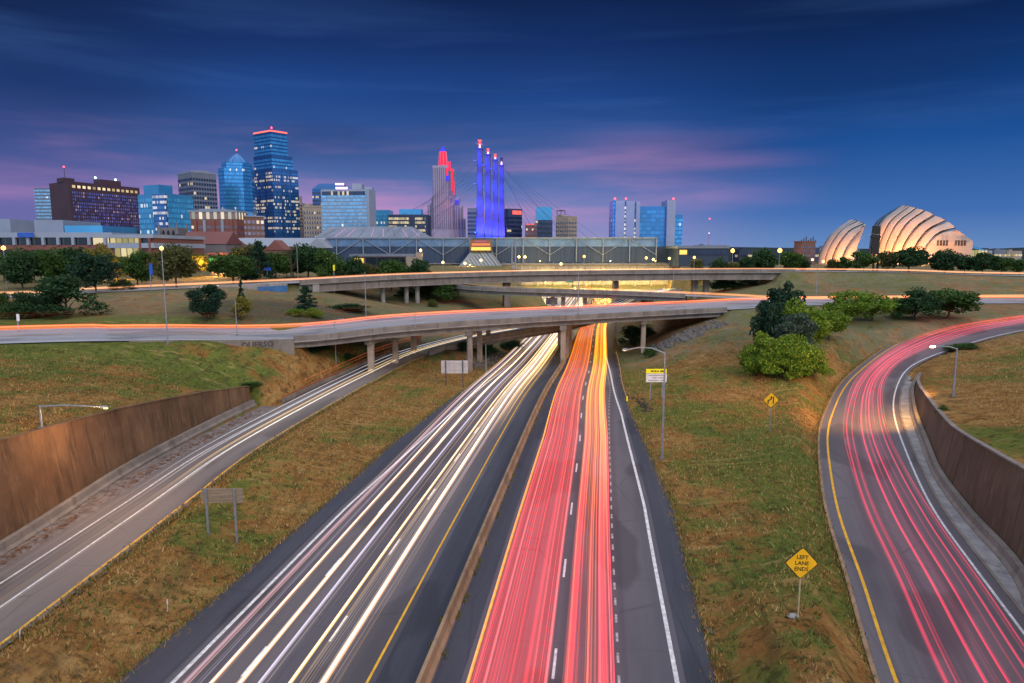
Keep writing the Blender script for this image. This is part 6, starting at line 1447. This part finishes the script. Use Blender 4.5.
# roof behind with lilac light strips
x0, x1 = px_x(313, Yb+2), px_x(432, Yb+2); zr0, zr1 = zT+.1, zt(350, 226.5, Yb+60)
m = MB(); x0b, x1b = px_x(330, Yb+62), px_x(412, Yb+62)
m.add([(x0, Yb+2, zr0), (x1, Yb+2, zr0), (x1b, Yb+62, zr1), (x0b, Yb+62, zr1), (x0, Yb+2, zr0-2), (x1, Yb+2, zr0-2), (x1b, Yb+62, zr0-2), (x0b, Yb+62, zr0-2)], [(0,1,2,3),(0,4,5,1),(1,5,6,2),(2,6,7,3),(3,7,4,0)]); m.build("sloping_roof", rough_mat("grey_metal_roof", (.17,.20,.25), (.24,.27,.33), .1, .5, .2, stretch=(2,.1,1)), r_)
G_LIL = glow("lilac_strip_light", (.85,.42,.80), .9)
for k in range(9):
    a_ = .06+.105*k; p_ = Vector((x0+(x1-x0)*a_, Yb+2, zr0+.15)); q = Vector((x0b+(x1b-x0b)*(a_+.06), Yb+62, zr1+.15)); m = MB(); m.tube([p_.lerp(q, .08), p_.lerp(q, .75)], .17, 4); m.build("light_strip", G_LIL if k % 3 else M_TRUSS, r_)
f2 = flat_foot(352, 413, 330, 14); ra = bld("annex_building", "low dark annex with wide flat roof in front of the hall, left", f2); z1 = zt(380, 254, 330); shaft(ra, f2, GZ0, z1-1.2, B_BRICK2, "wall"); m = MB(); m.prism(grow(f2, 1.5), z1-1.2, z1); m.build("roof", B_GREY, ra); m = MB(); m.prism(flat_foot(353, 362, 329.8, 1), GZ0+1, z1-2); m.build("lit_window", G_LITY, ra); m = MB(); m.prism(flat_foot(364, 404, 329.8, 1), GZ0+2, z1-1.8); m.build("window_band", W_LOB, ra)
f2 = corner_foot(405, 420, 421.5, 322, 2, 10); ra = bld("annex_building", "tan windowless stair block beside the low annex of the hall", f2); z1 = zt(412, 252.5, 322); shaft(ra, f2, GZ0, z1-2.0, B_TAN, "wall"); m = MB(); m.prism(flat_foot(415, 420.5, 323, 6), z1-2.0, z1); m.build("stair_top", B_TAN, ra)
# glass pyramid entrance under the pylons
f2 = flat_foot(458, 502, Yb-14, 12); rp_ = bld("pyramid_entrance", "glass pyramid entrance with an orange lit tower below the blue pylons", f2); z1 = zt(480, 247, Yb-14); xm = px_x(481, Yb-8)
m = MB(); m.prism(f2, GZ0, z1, [(xm-4, Yb-9), (xm+4, Yb-9), (xm+4, Yb-3), (xm-4, Yb-3)]); m.build("glass_slope", wmat("entrance_glass", (.14,.16,.18), (.3,.32,.34), 2.2, .30, (1,.85,.4), .85, strength=.6), rp_)
f3 = [(xm-6.5, Yb-12), (xm+6.5, Yb-12), (xm+6.5, Yb-3), (xm-6.5, Yb-3)]; m = MB(); m.prism(f3, zt(480, 251, Yb-12), zt(480, 239.5, Yb-12)); m.build("tower_wall", B_BRICK2, rp_)
for (w_, y0_, y1_, mm) in ((11.6, 250.3, 247.2, G_LITY), (11.0, 245.6, 243.2, glow("orange_lit_glass", (1,.30,.12), .9)), (7.0, 242.4, 240.4, glow("pink_lit_glass", (.9,.25,.35), .5))):
    z0_, z1_ = zt(480, y0_, Yb-12), zt(480, y1_, Yb-12); m = MB(); m.box((xm, Yb-12.15, (z0_+z1_)/2), (w_, .3, z1_-z0_)); m.build("lit_panel", mm, rp_)
# ------------------------------------------------------------------ blue pylons with cables
M_PYL = rough_mat("pylon_concrete", (.055,.055,.085), (.075,.075,.11), .15, .85)
M_CABLE = rough_mat("cable_steel", (.06,.06,.07), (.09,.09,.10), 1, .7)
GP = "four floodlit pylons over the convention hall"
PY = [(480.2, 149.5, 440, 6.6, "tallest blue lit pylon, leftmost of the four"), (488.3, 155.5, 462, 6.2, "second blue lit pylon from the left"), (495.4, 160.5, 484, 5.8, "third blue lit pylon from the left"), (501.6, 166, 506, 5.4, "shortest blue lit pylon, rightmost of the four")]
for k, (px_, tp, Y_, w_, nm) in enumerate(PY):
    x = px_x(px_, Y_); z1 = zt(px_, tp, Y_); zw = zt(px_, 197, Y_); zb = 31.0; r_ = thing("pylon", (x, Y_, zb), nm, "pylon", GP); w_ = w_*(Y_/683)*1.0
    w_ = (5.7-.42*k)/683*Y_*.5
    sq = lambda q, c=0: [(x-q, Y_-q), (x+q, Y_-q), (x+q, Y_+q), (x-q, Y_+q)]
    m = MB(); m.prism(octa(x, Y_, w_, .8), zw, z1, octa(x, Y_, w_*.92, .8)); m.build("shaft", M_PYL, r_)
    m = MB(); m.prism(octa(x, Y_, w_*1.45, .8), zb, zw+1, octa(x, Y_, w_*1.1, .8)); m.build("flared_base", M_PYL, r_)
    m = MB(); m.prism(octa(x, Y_, w_*1.16, .8), z1, z1+.8); m.build("cap", M_PYL, r_)
    # steel crown sculpture; the lamplight on it is put in as glow
    s_ = 1.6 if k in (0, 3) else 1.2
    m = MB(); m.tube([(x, Y_, z1+.8), (x, Y_, z1+2.2*s_)], .7, 8, .35); m.build("finial", G_PINKL, r_)
    m = MB(); m.tube([(x, Y_, z1+2.0*s_), (x, Y_, z1+2.6*s_)], 1.0*s_, 10, .5); m.tube([(x, Y_, z1+2.6*s_), (x, Y_, z1+3.6*s_)], .4, 8, .9*s_); m.build("finial", M_DSTEEL if k == 3 else G_REDGLOW, r_)
    for j in range(6):
        w = j*math.pi/3+.3; m = MB(); m.tube([(x, Y_, z1+1.8*s_), (x+math.cos(w)*2.0*s_, Y_+math.sin(w)*2.0*s_, z1+(2.6 if j % 2 else 1.6)*s_)], .16, 5, .04); m.build("finial_arm", M_STEEL, r_)
    # stay cables down to the hall roof on both sides
    for (zq, xl, xr) in ((.97, 392-14*k, 598-10*k), (.80, 412-12*k, 574-12*k), (.62, 432-12*k, 550-14*k)):
        zc = zw+(z1-zw)*zq
        for xe in (xl, xr):
            e = Vector((px_x(xe, Y_), Y_, 32.4)); m = MB(); m.tube([(x, Y_, zc), e], .065 if not (k == 3 and zq > .7 and xe == xr) else .13, 4); m.build("stay_cable", M_CABLE, r_)
    for (zf, pw) in ((36, 62000), (52, 30000), (66, 26000), (80, 22000)):
        if zf < z1-4:
            ar = MB(); ar.tube([(x-1.6, Y_, zf-1), (x-3.0, Y_-5.2, zf-1)], .12, 5); fx = ar.build("light_bracket", M_DSTEEL, r_)
            ar = MB(); ar.box((x-3.0, Y_-5.3, zf-1), (.7, .5, .4)); ar.build("floodlight", M_DSTEEL, fx)
            lamp_light("pylon_flood", (x-3.2, Y_-7.0, zf), pw, (.012,.03,1.0), r_, .5, R(128), (x, Y_, zf+1.5))
    lamp_light("pylon_flood", (x+6, Y_-7, 34), 26000, (.20,.10,1.0), r_, .6, R(110), (x, Y_, 44))

# ------------------------------------------------------------------ round shell hall (performing arts centre)
M_SHELL = rough_mat("pale_shell_panels", (.29,.265,.25), (.35,.32,.30), .12, .75); M_EDGE = rough_mat("steel_shell_edge", (.05,.07,.11), (.08,.11,.16), .2, .4, .5); M_SGLASS = rough_mat("blue_roof_glass", (.06,.14,.27), (.09,.19,.33), .1, .25, .4)
M_RECESS = rough_mat("shaded_recess_steel", (.13,.12,.13), (.18,.165,.17), .12, .5, .4)  # recess steel darker than the slabs: gap shade put into its colour
zx = lambda x, y: (810+x*.1758, 195+y*.1758)
def bez(pts, n_=12):
    pts = [Vector((a, c, 0)) for a, c in pts]; return [(p.x, p.y) for p in catmull(pts, 18.0)]
def slab(A, Bq, mat, nm, root, thick, bulge, rows=6):
    n2 = len(A); vs = []; W1 = rows+1
    for i in range(n2):
        for j in range(W1):
            t = j/rows; p = A[i].lerp(Bq[i], t); p.y += bulge*(1-math.sin(math.pi*min(1, .15+t*.85)/2)); vs.append(tuple(p))
    fs = [(i*W1+j, i*W1+j+1, (i+1)*W1+j+1, (i+1)*W1+j) for i in range(n2-1) for j in range(rows)]
    nn = len(vs); vs2 = vs+[(x, y+thick, z) for x, y, z in vs]; fs2 = fs+[tuple(nn+q for q in f_[::-1]) for f_ in fs]
    bd = [i*W1 for i in range(n2)]+[(n2-1)*W1+j for j in range(1, W1)]+[i*W1+rows for i in range(n2-2, -1, -1)]+[j for j in range(rows-1, 0, -1)]
    fs2 += [(bd[i], nn+bd[i], nn+bd[(i+1) % len(bd)], bd[(i+1) % len(bd)]) for i in range(len(bd))]
    m = MB(); m.add(vs2, fs2); return m.build(nm, mat, root)
def shell(name, label, curves, last, Y0, dY, glass):
    q0 = Q(*zx(*curves[0][0]), Y0); r_ = thing(name, (q0.x+20, Y0, GZ0), label, "concert hall")
    n2 = 18; P_ = []
    for k, cv in enumerate(list(curves)+[last]):
        Yk = Y0-dY*k; A = resamp([Q(*zx(a, c), Yk) for a, c in bez(cv)], n2); A[0].z = GZ0; P_.append(A)
    for k in range(len(curves)):
        A, N_ = P_[k], P_[k+1]; lastk = k == len(curves)-1
        fr_ = 1.0 if lastk else .60
        Bq = [a.lerp(c, fr_+(0 if lastk else .10*i/n2)) for i, (a, c) in enumerate(zip(A, N_))]
        for q, a in zip(Bq, A): q.y = a.y-1.0
        slab(A, Bq, M_SHELL, "shell_segment", r_, 3.0, 3.0)
        if not lastk:
            Ar = [a.lerp(c, .05)+Vector((0, 5, -1.5*(i/n2))) for i, (a, c) in enumerate(zip(A, N_))]; Br = [a.lerp(c, 1.12)+Vector((0, 9, -1.0*(i/n2))) for i, (a, c) in enumerate(zip(A, N_))]
            slab(Ar, Br, M_RECESS, "shell_recess", r_, 2.0, 1.0)
            e = MB(); e.tube([Bq[i]+Vector((.5, 1.5, .2)) for i in range(int(n2*.70), n2)], .45, 6, 1.3); e.build("steel_edge", M_EDGE, r_)
    gp = [Q(*zx(a, c), Y0+8) for a, c in bez(glass)]; g0 = [Vector((p.x+16, p.y, GZ0)) for p in gp]; m = MB(); n_ = len(gp)
    vs = [tuple(p) for p in gp]+[(gp[-1].x+4, Y0+8, GZ0), (gp[0].x, Y0+8, GZ0)]
    vs = vs+[(x, y+3, z) for x, y, z in vs]; n_ = len(vs)//2
    m.add(vs, [tuple(range(n_)), tuple(range(2*n_-1, n_-1, -1))]+[(i, n_+i, n_+(i+1) % n_, (i+1) % n_) for i in range(n_)]); m.build("glass_roof", M_SGLASS, r_)
    return r_
Lc = [[(68,372),(92,305),(150,212),(250,138)], [(100,372),(132,290),(200,196),(287,150)], [(146,372),(180,285),(240,208),(325,164)], [(200,384),(238,298),(285,232),(322,188)]]
shL = shell("concert_hall", "smaller left shell of the round hall, glowing orange", Lc, [(262,384),(285,300),(312,225),(328,182)], 470, 5, [(78,372),(100,290),(165,200),(262,140)])
Rc = [[(368,372),(382,270),(430,150),(545,58)], [(396,372),(415,275),(475,150),(580,64)], [(432,372),(455,275),(515,160),(620,76)], [(478,372),(505,275),(575,160),(672,90)], [(535,372),(565,275),(635,180),(728,118)], [(596,372),(640,270),(705,195),(800,152)], [(655,372),(690,285),(760,218),(850,198)]]
shR = shell("concert_hall", "larger right shell of the round hall with seven curved pale slabs", Rc, [(925,372),(938,320),(943,285),(942,262),(895,225),(850,198)], 476, 4, [(350,372),(352,270),(390,150),(520,62)])
for (px_, n_) in ((950, 0), (965, 0)):
    for k in range(4):
        q = Q(px_-12+3*k+(3 if px_ > 960 else 0), 243, 446); m = MB(); m.box((q.x, q.y, q.z), (.55, 1.6, 3.6)); m.build("slot_opening", M_DSTEEL, shR)
f2 = flat_foot(974, 992, 470, 20); r_ = bld("annex_building", "low glazed annex at the right end of the round hall", f2); shaft(r_, f2, GZ0, zt(980, 248, 470), B_DARK, "wall", None); m = MB(); m.prism(flat_foot(975, 991, 469.6, 1), GZ0+1, zt(980, 250, 470)); m.build("window_band", W_LOBL, r_)
m = MB(); zz_ = zt(980, 248, 470); m.add([(px_x(973,468),468,zz_),(px_x(993,468),468,zz_-2.5),(px_x(993,468),490,zz_-2.5),(px_x(973,468),490,zz_+2.5),(px_x(973,468),468,zz_+2.6)], [(4,1,2,3),(0,1,4),(0,4,3)]); m.build("roof", B_TEAL, r_)
for (px_, Y_, pw, aim) in ((826, 446, 54600, (846, 235)), (842, 440, 46200, (852, 240)), (872, 452, 54600, (884, 232)), (886, 444, 75600, (896, 228)), (902, 434, 71400, (912, 232)), (922, 424, 63000, (936, 240)), (948, 420, 50400, (958, 245))):
    q = Q(px_, 262, Y_); t_ = Q(aim[0], aim[1], Y_+26); lamp_light("shell_flood", (q.x, Y_, 15.6), pw*1.25, (1,.36,.09), shR if px_ > 860 else shL, .5, R(110), t_)
lamp_light("shell_flood", (px_x(990, 330), 330, 42), 9000, (1,.6,.5), shR, 2.0, R(50), Q(950, 240, 450))
# ------------------------------------------------------------------ warm street lighting in the underpass
for (px_, py_, Y_, e_) in ((545, 290, 345, 5200), (600, 288, 350, 5200), (640, 286, 340, 4200), (575, 296, 262, 2600), (470, 272, 400, 2500), (540, 268, 405, 3500), (610, 268, 405, 3500), (655, 268, 405, 2500)):
    q = Q(px_, py_, Y_)
    street_lamp(px_, py_+6, py_-6, "warm lamp %s the underpass in front of the hall" % {545: "at the left of", 600: "in the middle of", 640: "at the right of", 575: "beside the red lanes before", 470: "left above", 540: "above the left part of", 610: "above the middle of", 655: "above the right end of"}[px_], Y=Y_, lit=.35, r=.07, en=e_*4.5, lcol=(1,.66,.13), z=max(gz(q.x, Y_), -1))
# lit abutment wall below the hall
p_ = Vector((px_x(590, 424), 424, 0)); root = thing("retaining_wall", p_, "long pale abutment wall below the hall, lit yellow by lamps", "wall")
m = MB(); m.prism([(-8, 424), (108, 424), (108, 426), (-8, 426)], -.3, 14.6); m.build("wall_face", M_CONCL, root)
for k in range(12): m = MB(); x = -4+10*k; m.box((x, 423.6, 7), (1.2, .9, 14.4)); m.build("wall_pier", M_CONCL, root)
m = MB(); m.prism([(-9, 423), (109, 423), (109, 426.5), (-9, 426.5)], 14.7, 15.3); m.build("coping", M_CONC, root)

# ------------------------------------------------------------------ loose stones, litter and weeds
def stones(n_, region, sizes, mat, label, name, keep=None):
    m = MB(); c = 0
    while c < n_:
        px_, py_ = region(); g = ground(px_, py_, 60, 240) if c % 1 == 0 else None
        r0 = U(*sizes); k = [(U(-1,1), U(-1,1), U(.2,1)) for _ in range(3)]; a_ = U(0, 6)
        vs = [(g.x+r0*math.cos(a_+q*1.257)*U(.7,1.2), g.y+r0*math.sin(a_+q*1.257)*U(.7,1.2), g.z-.05) for q in range(5)]+[(g.x+r0*.6*math.cos(a_+q*1.257), g.y+r0*.6*math.sin(a_+q*1.257), g.z+r0*U(.4,.8)) for q in range(5)]
        m.add(vs, [(4,3,2,1,0),(5,6,7,8,9)]+[(q, (q+1) % 5, 5+(q+1) % 5, 5+q) for q in range(5)]); c += 1
    return tag(m.build(name, mat), label, "stones", kind='stuff')
def seg_region(a, c, w):
    def f():
        t = U(0, 1); return a[0]+(c[0]-a[0])*t+U(-w, w), a[1]+(c[1]-a[1])*t+U(-w, w)*.5
    return f
M_STONE = rough_mat("grey_stones", (.085,.078,.072), (.17,.155,.145), 1.5, .95, bump=.4)
stones(260, seg_region((652,350), (722,322), 7), (.25,.7), M_STONE, "band of grey stones on the slope below the right end of the near flyover", "stone_riprap")
stones(170, seg_region((472,366), (500,358), 12), (.2,.6), M_STONE, "grey stones scattered under the near flyover beside the pier", "stone_riprap")
stones(46, seg_region((637,400), (650,412), 5), (.12,.42), rough_mat("dark_broken_asphalt", (.03,.025,.02), (.07,.055,.045), 2, .95), "dark broken rubble at the edge of the right highway shoulder", "rubble")
m = MB()
for k in range(1500):
    i = random.randint(0, len(gut)-2); p = gut[i].lerp(gut[i+1], U(0,1)); o = -4.3-abs(random.gauss(0, 1.0)); p = p+normals(gut[i:i+2])[0]*max(o, -6.2); s_ = U(.05,.22); a_ = U(0,6); z_ = p.z+.09
    m.add([(p.x+s_*math.cos(a_+q*1.57), p.y+s_*math.sin(a_+q*1.57)*.7, z_+U(0,.05)) for q in range(4)], [(0,1,2,3)])
tag(m.build("leaf_litter", rough_mat("rusty_dead_leaves", (.10,.045,.025), (.24,.12,.06), 3, .95)), "rusty dead leaves and debris lying along the foot of the left brown wall", "leaf litter", kind='stuff')
grass(9000, (-34, 46, 28, 110), L_GRASSG, "taller green weeds scattered over the banks", lambda x, y, nz: on_grass(x, y) & (nz < -.35), .32, "weeds")

up_ = MB(); up_.add([(main[0].x*0+x_, y_, -.04) for x_, y_ in ((12, 290), (52, 290), (96, 424), (-2, 424))], [(0, 1, 2, 3)], [[(0,0),(40,0),(84,134),(0,134)]])
struct(up_.build("underpass_road", M_DECK))
for k, px_ in enumerate((548, 578, 606, 636, 664)):
    q = Q(px_, 270, 409)
    sl = street_lamp(px_, 287, 274, "added hidden lamp %s lighting the abutment wall below the hall" % ("leftmost", "second from left", "third from left", "fourth from left", "rightmost")[k], Y=409, z=0, lit=.35, r=.08)
    tz_ = Q(px_, 274, 409); lamp_light("lamp_light", (tz_.x, 409.5, tz_.z-.6), 24000, (1,.66,.14), sl, .3, R(118), (tz_.x, 421, 0))  # added lamps, heads hidden behind the far flyover, to brighten the abutment wall

# ragged road edges: dirt on the shoulder and grass growing over it
def edge_points(n_, path, off, spread, y0, y1):
    out = []; idx = [i for i, p in enumerate(path) if y0 < p.y < y1 and i < len(path)-1]; nr_ = normals(path)
    for k in range(n_):
        i = random.choice(idx[:-1]); t = U(0, 1); p = path[i].lerp(path[i+1], t); o = off(p.y, i); out.append((p+nr_[i]*(o+random.gauss(0, 1)*spread), nr_[i]))
    return out
EDGES = [(main, lambda y, i: offL_e(y), 30, 190), (main, lambda y, i: offR_e(y), 30, 190), (ramp, lambda y, i: 3.95, 30, 140), (rcen, lambda y, i: -hw[i]-1.25, 28, 150)]
m = MB()
for (pa, of, y0, y1) in EDGES[:2]+EDGES[2:3]:
    for p, nn in edge_points(900, pa, of, .28, y0, y1):
        r0 = U(.04, .17); a_ = U(0, 6); k_ = random.randint(3, 5); el = U(1, 4.5); t_ = Vector((-nn.y, nn.x, 0)); p.z += U(.012, .03)
        m.add([p+nn*(r0*U(.5,1)*math.cos(a_+q*6.283/k_))+t_*(r0*el*U(.5,1)*math.sin(a_+q*6.283/k_)) for q in range(k_)], [tuple(range(k_))])
tag(m.build("edge_dirt", rough_mat("shoulder_dirt", (.07,.055,.04), (.16,.115,.07), 1.8, .95)), "dirt and gravel crumbled over the road edges beside the grass", "dirt", kind='stuff')
for mat_, nm_, cnt in ((L_GRASS, "dry grass hanging over the road edges", 2600), (L_GRASSG, "green grass hanging over the road edges", 1500)):
    m = MB()
    for (pa, of, y0, y1) in EDGES:
        sg = -1 if (pa is main and of(60, 0) < 0) or pa is rcen else 1
        for p, nn in edge_points(cnt, pa, of, .22, y0, y1):
            p = p+nn*sg*.12; a_ = U(0, 6.28); h = U(.10, .34); lx, ly = U(-.5,.5)*h, U(-.5,.5)*h; w_ = h*.16; c_, s2_ = math.cos(a_)*w_, math.sin(a_)*w_
            m.add([(p.x-c_, p.y-s2_, p.z-.02), (p.x+c_, p.y+s2_, p.z-.02), (p.x+lx+c_*.3, p.y+ly+s2_*.3, p.z+h), (p.x+lx-c_*.3, p.y+ly-s2_*.3, p.z+h*.95)], [(0,1,2,3)])
    tag(m.build("edge_grass", mat_), nm_, "grass", kind='stuff')
# weeds along the foot of the median barrier
m = MB()
for k in range(70):
    i = random.choice([j for j, p in enumerate(main) if 30 < p.y < 130]); p = main[i].lerp(main[i+1], U(0,1))+normals(main)[i]*(.5*random.choice((1, 1, -1)))
    for q in range(random.randint(8, 26)):
        h = U(.08, .30); a_ = U(0, 6.28); x_, y_ = p.x+random.gauss(0, .10), p.y+random.gauss(0, .22); w_ = .04
        m.add([(x_-w_*math.cos(a_), y_-w_*math.sin(a_), 0), (x_+w_*math.cos(a_), y_+w_*math.sin(a_), 0), (x_+U(-.12,.12), y_+U(-.12,.12), h)], [(0,1,2)])
tag(m.build("barrier_weeds", L_YEL), "small yellow weeds growing along the foot of the median barrier", "weeds", kind='stuff')
# bridge details: joints in the parapets, drain pipes on the piers
for (root_, edge_, keep_, step_, hh) in ((fb, ffront, lambda p: -39 < p.x < 53, 4, .62), (ub, upper, lambda p: -54 < p.x < 104, 4, .85), (mbri, midr, lambda p: -28 < p.x < 50, 3, .7)):
    en_ = normals(edge_); ids = [i for i, p in enumerate(edge_) if keep_(p)][::step_]
    for i in ids:
        p = edge_[i]; n_ = en_[i]; an = math.atan2(n_.y, n_.x); m = MB(); c_ = p+n_*.082+Vector((0, 0, (hh-.62)/2)); m.box(tuple(c_), (.05, .09, hh+.50), an); m.build("expansion_joint", M_DSTEEL, root_)
for q_ in [o for o in list(fb.children) if o.name.startswith("pier")][:12:4]:
    c_ = Vector(q_.bound_box[0])+fb.location; d_ = Vector(q_.bound_box[6])+fb.location; m = MB(); m.tube([(c_.x+.3, c_.y-.12, c_.z+.2), (c_.x+.3, c_.y-.12, d_.z)], .09, 6); m.build("drain_pipe", M_STEEL, q_)
